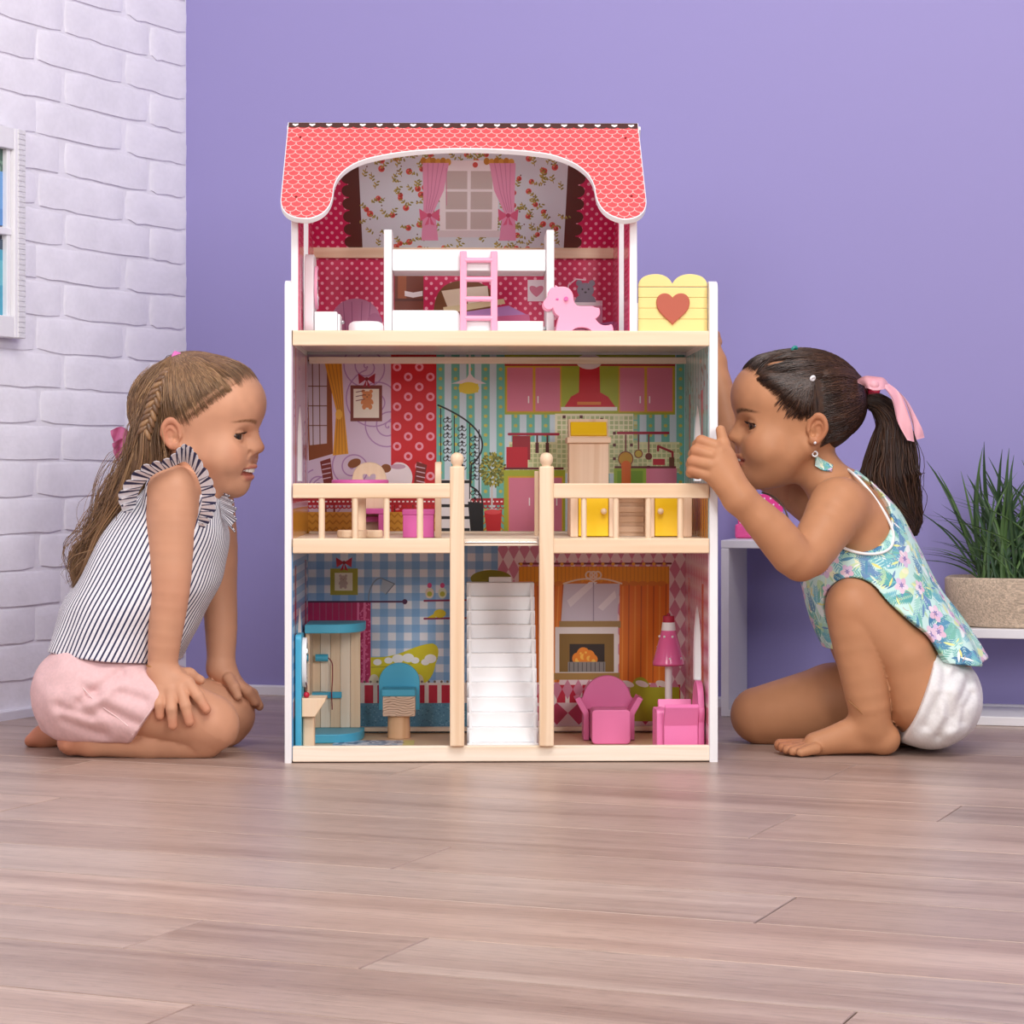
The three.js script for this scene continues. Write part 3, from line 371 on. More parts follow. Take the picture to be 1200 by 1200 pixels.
// balcony: rails, balusters, two posts with ball finials
for (const [x0, x1, bs] of [[342.8, 530, [[373.4, 380.6], [412.7, 419.7], [449.4, 456.6], [488.4, 496]]], [646, 831.4, [[681, 687.4], [718.2, 725.2], [756.3, 763.2], [793.8, 800.8]]]]) {
  bar('top_rail', x0, 566.4, x1, 584, 0.006, 0.011, paleMat); bar('bottom_rail', x0, 630.8, x1, 648.6, 0.006, 0.011, paleMat);
  for (const [a, b] of bs) { const p = L((a + b) / 2, 607, 0.001), g = cyl((b - a) / 1684, (b - a) / 1684, 0.064, 20); part(house, 'baluster', woodUV(g, 'y', a), paleMat, [p.x, 0.341, 0.0005]); }
}
for (const [x0, x1] of [[527.2, 544.2], [632, 649.2]]) {
  const post = bar('post', x0, 546.5, x1, 875, 0.0085, 0.018, paleMat, 0.002, 'y'), p = L((x0 + x1) / 2, 538.5, 0), f = new THREE.LatheGeometry([[0, 0.0195], [0.004, 0.0189], [0.0075, 0.0165], [0.0094, 0.012], [0.0088, 0.0062], [0.0062, 0.0022], [0.0062, 0]].map(([x, y]) => new THREE.Vector2(x, y)).reverse(), 28);
  part(post, 'finial', woodUV(f, 'y', x0), paleMat, [0, L(600, 546.5, 0).y - post.position.y - 0.0002, 0]);
}
{ const p = L(588, 636, -0.01), q = tube([[L(545, 636, -0.014).x, p.y, -0.014], [L(632, 636, -0.014).x, p.y, -0.014]], 0.0022, 2, 10); part(house, 'metal_rod', q, metal); part(house, 'rod_bracket', box(0.004, 0.012, 0.008), metal, [L(631, 634, -0.014).x, p.y + 0.002, -0.014]); }
bar('door_jamb', 626.5, 552, 631.2, 628, -0.02, 0.01, paleMat, 0.001);
// attic: side walls with a tall doorway, bedroom wall, roof
const RIDGE = V(0, 0.911, -0.13), EAVE = V(0, 0.761, 0.03), BACKEAVE = V(0, 0.752, -HD);
const atticShape = () => { const s = new THREE.Shape(); s.moveTo(-0.002, H3); s.lineTo(-0.002, 0.776); s.lineTo(-0.13, 0.896); s.lineTo(-HD, 0.744); s.lineTo(-HD, H3); s.closePath(); const h = new THREE.Path(); h.moveTo(-0.1, H3 + 0.004); h.lineTo(-0.1, 0.775); h.quadraticCurveTo(-0.16, 0.83, -0.225, 0.775); h.lineTo(-0.225, H3 + 0.004); h.closePath(); s.holes.push(h); return s; };
for (const [x0, x1, s] of [[AO0, AI0, 1], [AI1, AO1, -1]]) {
  part(house, 'attic_side_panel', upright(atticShape(), x0, x1), whiteMDF);
  const g = extrude(atticShape(), 0.001, 0, 12); uvScale(g, 1 / 0.345, 1 / 0.3, 1, -2); g.rotateY(-Math.PI / 2).translate(s > 0 ? x1 + 0.0011 : x0 - 0.0001, 0, 0); part(house, 'wall_lining', g, printMat(sidePrint('dots'), 0.2));
}
const AX0 = AI0 + 0.0012, AX1 = AI1 - 0.0012;
part(house, 'attic_back_panel', box(AO1 - AO0, 0.15, 0.005, 0.001).translate((AO0 + AO1) / 2, H3 + 0.076, -HD - 0.003), whiteMDF);
{ const a = L(366, 392, -HD), b = L(722, 286, -HD); part(house, 'room_print', new THREE.PlaneGeometry(b.x - a.x, b.y - a.y).translate((a.x + b.x) / 2, (a.y + b.y) / 2, -HD + 0.0004), printMat(atticPrint)).userData.label = 'dotted bedroom print with a bed and a teddy'; }
{ const a = L(364, 302, -HD + 0.012), b = L(721, 287, -HD + 0.012), g = box(b.x - a.x, b.y - a.y, 0.011, 0.001); woodUV(g, 'x', 9); part(house, 'back_strip', g, paleMat, [(a.x + b.x) / 2, (a.y + b.y) / 2, -HD + 0.0065]); }
{ // back slope of the roof, printed inside
  const w = AX1 - AX0, run = RIDGE.z - BACKEAVE.z, rise = RIDGE.y - BACKEAVE.y, len = Math.hypot(run, rise) - 0.012, ang = Math.atan2(run, rise);
  const m = part(house, 'roof_back_panel', box(AO1 - AO0 + 0.03, len + 0.016, 0.007, 0.001), whiteMDF, [(AO0 + AO1) / 2, (RIDGE.y + BACKEAVE.y) / 2 - 0.009, (RIDGE.z + BACKEAVE.z) / 2 - 0.004], [ang, 0, 0]);
  part(house, 'roof_lining', new THREE.PlaneGeometry(w, len), printMat(slopePrint), [(AX0 + AX1) / 2, m.position.y - 0.0052 * Math.sin(ang) , m.position.z + 0.0052 * Math.cos(ang)], [ang, 0, 0]).userData.label = 'flowered print with a curtained window';
}
{ // front slope: a scalloped board
  const dn = EAVE.clone().sub(RIDGE).normalize(), n = V(0, dn.z, -dn.y).normalize(); if (n.z < 0) n.negate();
  const S = (px, py) => { const v = LP(px, py, RIDGE, n); return [v.x, -v.clone().sub(RIDGE).dot(dn)]; };   // (x, height on the slope)
  const pts = [[337.5, 143], [748, 144], [757.5, 236]], s = new THREE.Shape(); s.moveTo(...S(...pts[0]));
  const q = (a, b) => s.quadraticCurveTo(...S(...a), ...S(...b));
  s.lineTo(...S(748, 144)); s.lineTo(...S(757.6, 234)); q([759, 256], [731, 257]); q([700, 252], [697, 223]); q([692, 191], [640, 180]); q([601, 174], [545, 174]); q([476, 174], [430, 186]); q([395, 197], [391, 222]); q([390, 251], [362, 256]); q([329, 257], [328.6, 234]); s.closePath();
  const g = extrude(s, 0.009, 0.0012, 30), b = new THREE.Box3().setFromBufferAttribute(g.attributes.position); uvScale(g, 1 / (b.max.x - b.min.x), 1 / (b.max.y - b.min.y), -b.min.x / (b.max.x - b.min.x), -b.min.y / (b.max.y - b.min.y));
  const ang = -Math.atan2(dn.z, -dn.y);
  const m = part(house, 'roof_front_panel', g, [printMat(roofPrint, 0.4), whiteMDF], [0, RIDGE.y, RIDGE.z], [ang, 0, 0]); m.position.addScaledVector(n, -0.009); m.userData.label = 'scalloped coral red roof panel';
  for (const [px, py] of [[352, 161], [347, 231], [733, 162], [740, 230]]) { const [x, y] = S(px, py); part(m, 'screw', cyl(0.002, 0.002, 0.0016, 12).rotateX(Math.PI / 2), std(0x8c2b28, 0.4, { metalness: 0.4 }), [x, y, 0.0092]); }
}
// the white staircase that leans up to the middle floor
{
  const a = L(547, 877, -0.012), b = L(632, 877, -0.012), w = b.x - a.x - 0.001, p = inRoom(V((a.x + b.x) / 2, H1 + 0.0004, -0.0145)), st = thing('toy_staircase', 'white wooden toy staircase leaning between the two dollhouse posts', 'staircase', p, HTURN);
  const N = 12, rise = 0.0196, run = 0.0185, white = phys(0xf6f5f6, 0.4);
  for (let k = 0; k < N; k++) { const g = box(w, rise, run * 1.9, 0.0012); part(st, 'step', g, white, [0, rise * (k + 0.5), -run * k - run * 0.95]); }
  const s = poly([[0, 0.0008], [-run * 1.2, 0.0008], [-run * N, rise * (N - 1)], [-run * N, rise * N - 0.001], [-run * (N - 1), rise * N - 0.001], [0, rise - 0.002]]);
  for (const q of [-1, 1]) part(st, 'stringer', extrude(s, 0.004, 0.0005).rotateY(-Math.PI / 2).translate(q * (w / 2 - 0.0045) + 0.002, -0.0006, 0), white);
  part(st, 'hook_block', box(0.034, 0.008, 0.012), white, [0, rise * N + 0.004, -run * N + 0.002]);
}
// ---------------------------------------------------------------- toy furniture in the dollhouse
const pinkPaint = phys(0xee7fb6, 0.42), deepPink = phys(0xd45fa5, 0.42), palePink = phys(0xf6a6c2, 0.4), bluePaint = phys(0x4fb7da, 0.42), yellowPaint = phys(0xf4c50e, 0.42), toyWhite = phys(0xf5f3f4, 0.36), redBead = phys(0xc01a36, 0.3);
const LIFT = 0.0004;
function toy(name, label, category, px, z, floorY, turn = 0, group) { const p = L(px, 600, z); return thing(name, label, category, inRoom(V(p.x, floorY + LIFT, z)), HTURN + turn, group); }
const wood = (g, axis, seed = 1) => woodUV(g, axis, seed);
{ // bunk bed
  const z = -0.075, t = toy('bunk_bed', 'white wooden toy bunk bed with a pink ladder', 'bunk bed', 545, z, H3), o = t.position, ox = L(545, 600, z).x, X = (px) => L(px, 350, z).x - ox, Y = (py) => L(545, py, z).y - H3, dep = 0.1;
  const board = () => { const s = roundRect(-dep, 0, 0, Y(269), 0.006); return s; };
  const end = (px0, px1, name) => part(t, name, extrude(board(), X(px1) - X(px0), 0.0012).rotateY(-Math.PI / 2).translate(X(px1), 0, 0), toyWhite);
  end(449.7, 459.2, 'end_board'); end(640.5, 649.5, 'end_board');
  const w = X(640) - X(459.7), xm = (X(640) + X(459.7)) / 2;
  const slab = (name, y0, y1, d, zz, mat = toyWhite) => part(t, name, box(w, y1 - y0, d, 0.001), mat, [xm, (y0 + y1) / 2, zz]);
  slab('upper_side_board', Y(317), Y(292), 0.006, -0.012); slab('upper_bed_base', Y(316), Y(312), dep - 0.02, -dep / 2 - 0.006, phys(0xf2e4e4, 0.5)); slab('upper_side_board', Y(317), Y(292), 0.006, -dep + 0.004);
  slab('lower_bed_base', Y(386), Y(382), dep - 0.02, -dep / 2 - 0.006);
  const y0 = 0.001, ya = Y(376), yb = Y(363.5), s = new THREE.Shape(), xb = X(537), xe = X(459.7), xr = X(637); s.moveTo(xe, y0); s.lineTo(xr, y0); s.lineTo(xr, ya); s.lineTo(X(546), ya); s.quadraticCurveTo(xb + 0.004, ya, xb + 0.002, yb - 0.006); s.quadraticCurveTo(xb, yb, xb - 0.006, yb); s.lineTo(xe, yb); s.closePath();
  part(t, 'lower_side_board', extrude(s, 0.006, 0.0008), toyWhite, [0, 0, -0.015]);
  const lad = part(t, 'ladder', box(X(547) - X(539), Y(294.5) - 0.001, 0.006, 0.0015), palePink, [X(543), Y(294.5) / 2 + 0.0005, -0.002]); lad.userData.label = 'pink ladder';
  part(lad, 'rail', box(X(583) - X(575), Y(294.5) - 0.001, 0.006, 0.0015), palePink, [X(579) - X(543), 0, 0]);
  for (const py of [305.5, 328, 351, 373.5]) part(lad, 'rung', cyl(0.0038, 0.0038, X(577) - X(545), 14).rotateZ(Math.PI / 2), palePink, [(X(579) - X(543)) / 2, Y(py) - Y(294.5) / 2, 0]);
}
{ // dressing table against the left wall, seen from its side
  const t = toy('dressing_table', 'white toy dressing table with a tall backboard and oval pink-rimmed mirror', 'dressing table', 362, -0.07, H3), X0 = L(362, 600, -0.07).x, X = (px) => L(px, 350, -0.07).x - X0, Y = (py) => L(362, py, -0.07).y - H3;
  const s = roundRect(-0.075, 0, 0, Y(297), 0.02); part(t, 'backboard', extrude(s, 0.0125, 0.001).rotateY(-Math.PI / 2).translate(X(367.3), 0, 0), toyWhite);
  const m = part(t, 'mirror', cyl(0.5, 0.5, 0.004, 40).rotateZ(Math.PI / 2).scale(1, 0.062, 0.05), palePink, [X(367.5) + 0.0022, Y(335), -0.037]); part(m, 'mirror_glass', cyl(0.5, 0.5, 0.0012, 40).rotateZ(Math.PI / 2).scale(1, 0.052, 0.04), std(0xdfe6ea, 0.05, { metalness: 1 }), [0.0026, 0, 0]);
  part(t, 'table_box', box(X(395) - X(368), Y(365), 0.06, 0.002), toyWhite, [(X(395) + X(368)) / 2, Y(365) / 2, -0.035]);
  part(t, 'drawer', box(0.004, Y(367) - 0.004, 0.05, 0.0018), toyWhite, [X(395) + 0.0021, Y(365) / 2, -0.035]);
  part(t, 'knob', new THREE.SphereGeometry(0.003, 16, 12), std(0xbdb9bd, 0.3, { metalness: 0.6 }), [X(395) + 0.006, Y(376), -0.035]);
}
{ const t = toy('toy_stool', 'white round toy stool beside the dressing table', 'stool', 429, -0.05, H3), y = L(429, 376.5, -0.05).y - H3;
  part(t, 'seat', new THREE.LatheGeometry([[0, 0], [0.0235, 0], [0.0245, 0.002], [0.0245, y - 0.007], [0.023, y - 0.0035], [0.0185, y - 0.001], [0, y]].map(([a, b]) => new THREE.Vector2(a, b)), 40), toyWhite);
}
{ // rocking horse: two cut-out sides and a seat between
  const z = -0.035, t = toy('rocking_horse', 'pink wooden toy rocking horse', 'rocking horse', 680, z, H3), X0 = L(680, 600, z).x, S = (px, py) => [L(px, py, z).x - X0, L(px, py, z).y - H3];
  const s = new THREE.Shape(), q = (a, b) => s.quadraticCurveTo(...S(...a), ...S(...b)), l = (...a) => s.lineTo(...S(...a)); s.moveTo(...S(651, 389)); q([653, 378], [655, 371]); q([650, 369], [648, 361]); q([646, 364], [641, 363]); q([635, 360], [637, 353]); q([643, 348], [643, 342]); q([645, 336], [650, 337]); l(651, 334); l(654, 336.5); q([669, 334], [672, 347]); q([672, 358], [679, 359]); l(695, 359); q([697, 361], [702, 361]); q([706, 369], [698, 374]); q([704, 384], [714, 381]); q([719, 378], [719, 389.5]); l(694, 389.5); q([691, 384], [682, 384]); q([672, 384], [670, 389.5]); s.closePath();
  part(t, 'horse_side', extrude(s, 0.008, 0.001), palePink, [0, 0, -0.008]).userData.label = 'pink horse-shaped side'; part(t, 'horse_side', extrude(s, 0.008, 0.001), palePink, [0, 0, -0.046]);
  const [sx0, sy] = S(676, 362), [sx1] = S(696, 362); part(t, 'seat', box(sx1 - sx0, 0.006, 0.03, 0.001), deepPink, [(sx0 + sx1) / 2, sy - 0.004, -0.023]); part(t, 'eye', new THREE.SphereGeometry(0.0022, 14, 10).scale(1, 0.7, 0.4), deepPink, [...S(653, 351), 0.0002]);
  const [hx, hy] = S(655, 348); part(t, 'handle', cyl(0.003, 0.003, 0.054, 14).rotateX(Math.PI / 2), deepPink, [hx + 0.01, hy - 0.003, -0.023]);
}
{ // yellow heart-topped board on the terrace
  const z = -0.02, t = toy('heart_bench', 'yellow slatted toy bench back with a scalloped top and a brown heart', 'bench', 789, z, H3), X0 = L(789, 600, z).x, S = (px, py) => [L(px, py, z).x - X0, L(px, py, z).y - H3], yel = phys(0xf1d98c, 0.5), th = 0.008;
  const ys = [388.5, 374.3, 361.5, 349, 336.8];
  for (let k = 0; k < 4; k++) { const [x0, y0] = S(748, ys[k]), [x1, y1] = S(829, ys[k + 1]); part(t, 'slat', box(x1 - x0, y1 - Math.max(y0, 0) - 0.0005, th, 0.0006), yel, [(x0 + x1) / 2, (y1 + Math.max(y0, 0)) / 2, -th / 2]); }
  const s = new THREE.Shape(), q = (a, b) => s.quadraticCurveTo(...S(...a), ...S(...b)); s.moveTo(...S(748, 336.3)); s.lineTo(...S(829, 336.3)); q([829, 322], [808, 321.5]); q([793, 322], [788, 333]); q([783, 322], [769, 321.5]); q([748, 322], [748, 336.3]); part(t, 'top_slat', extrude(s, th, 0.0008), yel, [0, 0, -th]);
  const h = new THREE.Shape(), b = (...a) => h.bezierCurveTo(...S(a[0], a[1]), ...S(a[2], a[3]), ...S(a[4], a[5])); h.moveTo(...S(788, 381)); b(780, 372, 769, 367, 769, 355); b(769, 342, 784, 341, 788, 350); b(792, 341, 808, 342, 808, 355); b(808, 367, 796, 372, 788, 381); part(t, 'heart', extrude(h, 0.004, 0.001), phys(0xb5573f, 0.5), [0, 0, -0.0005]).userData.label = 'brown heart';
  const [bx0] = S(752, 380), [bx1] = S(825, 380); part(t, 'seat', box(bx1 - bx0, 0.008, 0.055, 0.001), yel, [(bx0 + bx1) / 2, 0.03, -0.036]); for (const x of [bx0 + 0.004, bx1 - 0.004]) part(t, 'leg', box(0.007, 0.026, 0.05, 0.001), yel, [x, 0.0131, -0.036]);
}
{ // round table
  const z = -0.075, t = toy('round_table', 'pink round toy table on a wooden column with a lobed wooden foot', 'table', 422, z, H2), Y = (py) => L(422, py, z).y - H2, top = Y(562.5);
  part(t, 'table_top', new THREE.LatheGeometry([[0, top - 0.0075], [0.0395, top - 0.0075], [0.0405, top - 0.006], [0.0405, top - 0.0015], [0.0395, top], [0, top]].map(([a, b]) => new THREE.Vector2(a, b)), 48), deepPink);
  part(t, 'column', wood(cyl(0.0085, 0.0085, top - 0.0085 - 0.011, 24).translate(0, (top - 0.0085 - 0.011) / 2 + 0.011, 0), 'y', 3), paleMat);
  const s = new THREE.Shape(); for (let k = 0; k <= 64; k++) { const a = k / 64 * Math.PI * 2, r = 0.024 + 0.0085 * Math.cos(4 * a); k ? s.lineTo(r * Math.cos(a), r * Math.sin(a)) : s.moveTo(r, 0); }
  part(t, 'foot', wood(extrude(s, 0.011, 0.002).rotateX(-Math.PI / 2), 'x', 8), paleMat);
}
function makeChair(label, px, z, turn, pinkBase) { // wooden back with a heart hole, pink seat
  const t = toy('toy_chair', label, 'chair', px, z, H2, turn, 'toy dining chairs');
  const s = new THREE.Shape(); s.moveTo(-0.026, 0.004); s.lineTo(-0.026, 0.078); s.quadraticCurveTo(-0.026, 0.112, 0, 0.112); s.quadraticCurveTo(0.026, 0.112, 0.026, 0.078); s.lineTo(0.026, 0.004); s.closePath();
  const h = new THREE.Path(); h.moveTo(0, 0.076); h.bezierCurveTo(-0.016, 0.086, -0.013, 0.098, -0.005, 0.096); h.quadraticCurveTo(0, 0.095, 0, 0.092); h.quadraticCurveTo(0, 0.095, 0.005, 0.096); h.bezierCurveTo(0.013, 0.098, 0.016, 0.086, 0, 0.076); s.holes.push(h);
  part(t, 'backrest', wood(extrude(s, 0.009, 0.0015), 'y', 4), paleMat, [0, -0.004, -0.032]);
  part(t, 'seat', box(0.046, 0.008, 0.046, 0.0015), deepPink, [0, 0.036, 0.0005]); for (const q of [-1, 1]) part(t, 'side_board', box(0.008, 0.032, 0.044, 0.001), deepPink, [q * 0.019, 0.016, 0.0005]); part(t, 'stretcher', box(0.0296, 0.008, 0.006, 0.001), deepPink, [0, 0.024, -0.01]);
  return t;
}
const chairA = makeChair('wooden-backed toy chair with a heart cut-out behind the round table, facing the front', 432, -0.19, 0);
copyOf(chairA, inRoom(V(L(491, 600, -0.1).x, H2 + LIFT, -0.1)), HTURN - Math.PI / 2, 'wooden-backed toy chair right of the round table, turned sideways, facing left');
{ // tall refrigerator or stove
  const z = -0.2, t = toy('toy_refrigerator', 'tall wooden toy refrigerator with a yellow upper door', 'refrigerator', 690, z, H2), X0 = L(690, 600, z).x, X = (px) => L(px, 520, z).x - X0, Y = (py) => L(690, py, z).y - H2, w = X(713.5) - X(667);
  part(t, 'cabinet', wood(box(w, Y(519), 0.055, 0.0015), 'y', 2), pinkPine, [(X(713.5) + X(667)) / 2, Y(519) / 2, -0.0275]);
  part(t, 'ledge', wood(box(X(716) - X(664.5), Y(512.5) - Y(519.6), 0.066, 0.0015), 'x', 5), pinkPine, [(X(716) + X(664.5)) / 2, (Y(512.5) + Y(519.6)) / 2, -0.026]);
  const s = poly([[-0.052, Y(512.4)], [-0.006, Y(512.4)], [-0.022, Y(491)], [-0.052, Y(491)]]); part(t, 'hood', wood(extrude(s, w, 0.001).rotateY(-Math.PI / 2).translate(X(713.5), 0, 0), 'y', 6), pinkPine);
  const dh = Y(494) - Y(512); part(t, 'door', box(X(711.5) - X(669), dh * 1.02, 0.005, 0.001), yellowPaint, [(X(711.5) + X(669)) / 2, (Y(494) + Y(512)) / 2, -0.0115], [-Math.atan2(0.016, Y(491) - Y(512.4)), 0, 0]).userData.label = 'yellow door';
}
{ // kitchen cupboards
  const z = -0.105, t = toy('toy_kitchen_cabinet', 'wooden toy kitchen cabinet with two yellow doors and an open middle', 'cabinet', 744, z, H2), X0 = L(744, 600, z).x, X = (px) => L(px, 600, z).x - X0, h = L(744, 569, z).y - H2, d = 0.06;
  const up = (a, b) => part(t, 'side_board', wood(box(X(b) - X(a), h - 0.0085, d, 0.001), 'y', a), pinkPine, [(X(a) + X(b)) / 2, (h - 0.0085) / 2 + 0.0001, -d / 2]);
  up(668.5, 677.5); up(713.6, 722.5); up(758.5, 767); up(801, 811);
  part(t, 'counter', wood(box(X(813) - X(666.5), 0.008, d + 0.006, 0.001), 'x', 3), pinkPine, [(X(813) + X(666.5)) / 2, h - 0.004, -d / 2]);
  part(t, 'back_board', wood(box(X(801) - X(678), h - 0.009, 0.003, 0.0005), 'x', 7), pinkPine, [(X(801) + X(678)) / 2, (h - 0.009) / 2, -d + 0.002]);
  for (let k = 0; k < 4; k++) part(t, 'slat', wood(box(X(758) - X(723), 0.0085, 0.003, 0.0006), 'x', 11 + k), pinkPine, [(X(758) + X(723)) / 2, 0.01 + k * 0.0145, -d + 0.0055]);
  for (const [a, b, k] of [[678, 713, 707.5], [767.5, 800.5, 774]]) { const dr = part(t, 'door', box(X(b) - X(a), h - 0.0105, 0.005, 0.001), yellowPaint, [(X(a) + X(b)) / 2, (h - 0.0105) / 2 + 0.001, -0.004]); dr.userData.label = 'yellow door'; part(dr, 'knob', wood(new THREE.SphereGeometry(0.0045, 18, 12), 'x', 2), paleMat, [X(k) - (X(a) + X(b)) / 2, 0.004, 0.0065]); }
}
{ // wash basin with blue backboard against the left wall
  const z = -0.035, t = toy('toy_washbasin', 'wooden toy washbasin on a column with a blue backboard and oval mirror', 'washbasin', 349, z, H1), X0 = L(348.2, 800, z).x, X = (px) => L(px, 800, z).x - X0, Y = (py) => L(348, py, z).y - H1;
  part(t, 'backboard', extrude(roundRect(-0.06, 0, 0, Y(744.5), 0.008), X(352.4) - X(345), 0.001).rotateY(-Math.PI / 2).translate(X(352.4), 0, 0), bluePaint).userData.label = 'blue backboard';
  const m = part(t, 'mirror', cyl(0.5, 0.5, 0.006, 40).rotateZ(Math.PI / 2).scale(1, Y(749) - Y(808), 0.046), toyWhite, [X(352.4) + 0.0032, Y(778.5), -0.03]); part(m, 'mirror_glass', cyl(0.5, 0.5, 0.001, 40).rotateZ(Math.PI / 2).scale(1, 0.055, 0.036), std(0xdfe6ea, 0.05, { metalness: 1 }), [0.0034, 0, 0]);
  const s = poly([[X(352.6), Y(841)], [X(368), Y(841)], [X(380.5), Y(822)], [X(380.5), Y(819)], [X(352.6), Y(819)]]); part(t, 'basin', wood(extrude(s, 0.048, 0.0012), 'z', 4), paleMat, [0, 0, -0.052]);
  part(t, 'column', wood(box(X(366.8) - X(352.8), Y(841.2), 0.02, 0.003), 'y', 6), paleMat, [(X(366.8) + X(352.8)) / 2, Y(841.2) / 2, -0.028]);
  const f = part(t, 'tap', new THREE.SphereGeometry(0.0044, 18, 14), redBead, [X(357.7), Y(819) + 0.004, -0.012]); part(f, 'tap_wire', tube([[0, 0.003, 0], [0.0003, 0.012, -0.002], [-0.001, 0.018, -0.004]], 0.0008, 10, 6), std(0x4a1018, 0.5));
}
{ // corner shower
  const z = -0.2, t = toy('toy_shower', 'wooden toy shower cubicle with blue base and blue curved canopy', 'shower', 390, z, H1), X0 = L(390, 800, z).x, X = (px) => L(px, 800, z).x - X0, Y = (py) => L(390, py, z).y - H1, zb = -0.1, x0 = X(357.5), x1 = X(421);
  const quarter = (r) => { const s = new THREE.Shape(); s.moveTo(x0, -zb); s.lineTo(x1 + r, -zb); s.lineTo(x1 + r, -zb - 0.03); s.quadraticCurveTo(x1 + r, 0.012, x1 - 0.03, 0); s.lineTo(x0, -0.004); s.closePath(); return s; };
  part(t, 'base', extrude(quarter(0.004), 0.013, 0.0015).rotateX(-Math.PI / 2), bluePaint); part(t, 'canopy', extrude(quarter(0.006), 0.013, 0.0015).rotateX(-Math.PI / 2), bluePaint, [0, Y(742.5), 0]);
  const hb = Y(743) - 0.0135, n = 5, bw = (x1 - x0 - 0.004) / n; for (let k = 0; k < n; k++) part(t, 'back_plank', wood(box(bw - 0.0004, hb, 0.007, 0.0008), 'y', 20 + k), k % 2 ? pineMat : paleMat, [x0 + 0.002 + bw * (k + 0.5), 0.0133 + hb / 2, zb + 0.005]);
  part(t, 'side_board', wood(box(0.006, hb, 0.085, 0.0008), 'y', 30), paleMat, [x0 + 0.003, 0.0133 + hb / 2, zb / 2 - 0.004]);
  const head = part(t, 'shower_head', cyl(0.0055, 0.0055, X(381) - X(366), 18).rotateZ(Math.PI / 2), bluePaint, [(X(381) + X(366)) / 2, Y(776), zb + 0.02]), hx = head.position.x, hy = head.position.y; part(head, 'bracket', cyl(0.003, 0.003, 0.016, 12).rotateX(Math.PI / 2), bluePaint, [-0.003, 0, -0.008]); part(head, 'hose', tube([[X(381) - hx, 0, 0], [X(385.5) - hx, Y(781) - hy, 0.002], [X(386.5) - hx, Y(795) - hy, 0.003], [X(385.5) - hx, Y(818) - hy, 0.003], [X(386) - hx, Y(838) - hy, 0.002]], 0.0009, 30, 6), phys(0x8c1f2c, 0.4));
  const tap = part(t, 'tap', box(X(397) - X(380), 0.0095, 0.008, 0.0015), bluePaint, [(X(397) + X(380)) / 2, Y(821), zb + 0.0128]); part(tap, 'shelf', box(0.026, 0.006, 0.022, 0.0015), bluePaint, [-0.022, 0.002, 0.006]);
}
{ // toilet
  const z = -0.25, t = toy('toy_toilet', 'wooden toy toilet with a blue round lid and wavy-grained bowl', 'toilet', 467, z, H1), X0 = L(467, 800, z).x, X = (px) => L(px, 800, z).x - X0, Y = (py) => L(467, py, z).y - H1;
  part(t, 'pedestal', wood(cyl(0.0165, 0.017, Y(840.5), 36).translate(0, Y(840.5) / 2, 0), 'y', 2), std(0xf3d5b8, 0.5, { map: pineTex }), [0, 0, -0.024]);
  const wavy = (() => { const a = tileNoise(6, 6, 91); const tx = dataTex(256, 256, (u, v) => { const w = v * 7 + 0.5 * Math.sin(u * 6.28) + 0.6 * a(u, v), g = Math.pow(Math.abs(Math.sin(w * Math.PI)), 12); return [lerp(230, 150, g), lerp(200, 112, g), lerp(176, 90, g)]; }); tx.repeat.set(22, 40); return tx; })();
  part(t, 'bowl', extrude(roundRect(X(448.5), Y(840), X(486.5), Y(816.5), 0.002), 0.046, 0.0012), std(0xffffff, 0.5, { map: wavy }), [0, 0, -0.046]);
  part(t, 'seat', box(X(487.5) - X(447.5), Y(808) - Y(816.6), 0.05, 0.0025), bluePaint, [0, (Y(808) + Y(816.6)) / 2, -0.024]);
  const s = new THREE.Shape(), r = (X(492.5) - X(444)) / 2; s.moveTo(-r, Y(836)); s.lineTo(r, Y(836)); s.lineTo(r, Y(780) - r * 0.95); s.absellipse(0, Y(780) - r * 0.95, r, r * 0.95, 0, Math.PI); s.closePath(); part(t, 'lid', extrude(s, 0.008, 0.0015), bluePaint, [0, 0, -0.0565]).userData.label = 'blue rounded lid';
}
{ // bath mat
  const t = toy('bath_mat', 'small blue and white patterned mat on the bathroom floor of the dollhouse', 'mat', 438, -0.192, H1 - LIFT + 0.0002), tex = canvasTex(256, 96, (g) => { g.fillStyle = '#c9d3e2'; g.fillRect(0, 0, 256, 96); g.fillStyle = '#e6dc8a'; g.fillRect(220, 0, 36, 96); const r = rng(4); for (let i = 0; i < 60; i++) { g.fillStyle = ['#7f93b4', '#5f6f90', '#e8eef6', '#8fb2cf'][i % 4]; g.beginPath(); g.ellipse(r() * 215, r() * 96, 7 + r() * 9, 4 + r() * 5, r() * 3, 0, 7); g.fill(); } });
  part(t, 'mat_sheet', box(0.119, 0.0009, 0.074, 0.0003), std(0xffffff, 0.4, { map: tex }), [0, 0.0006, 0]);
  const u = t.children[0].geometry, p = u.attributes.position, uv = u.attributes.uv; for (let i = 0; i < p.count; i++) uv.setXY(i, p.getX(i) / 0.119 + 0.5, 0.5 - p.getZ(i) / 0.074);
}
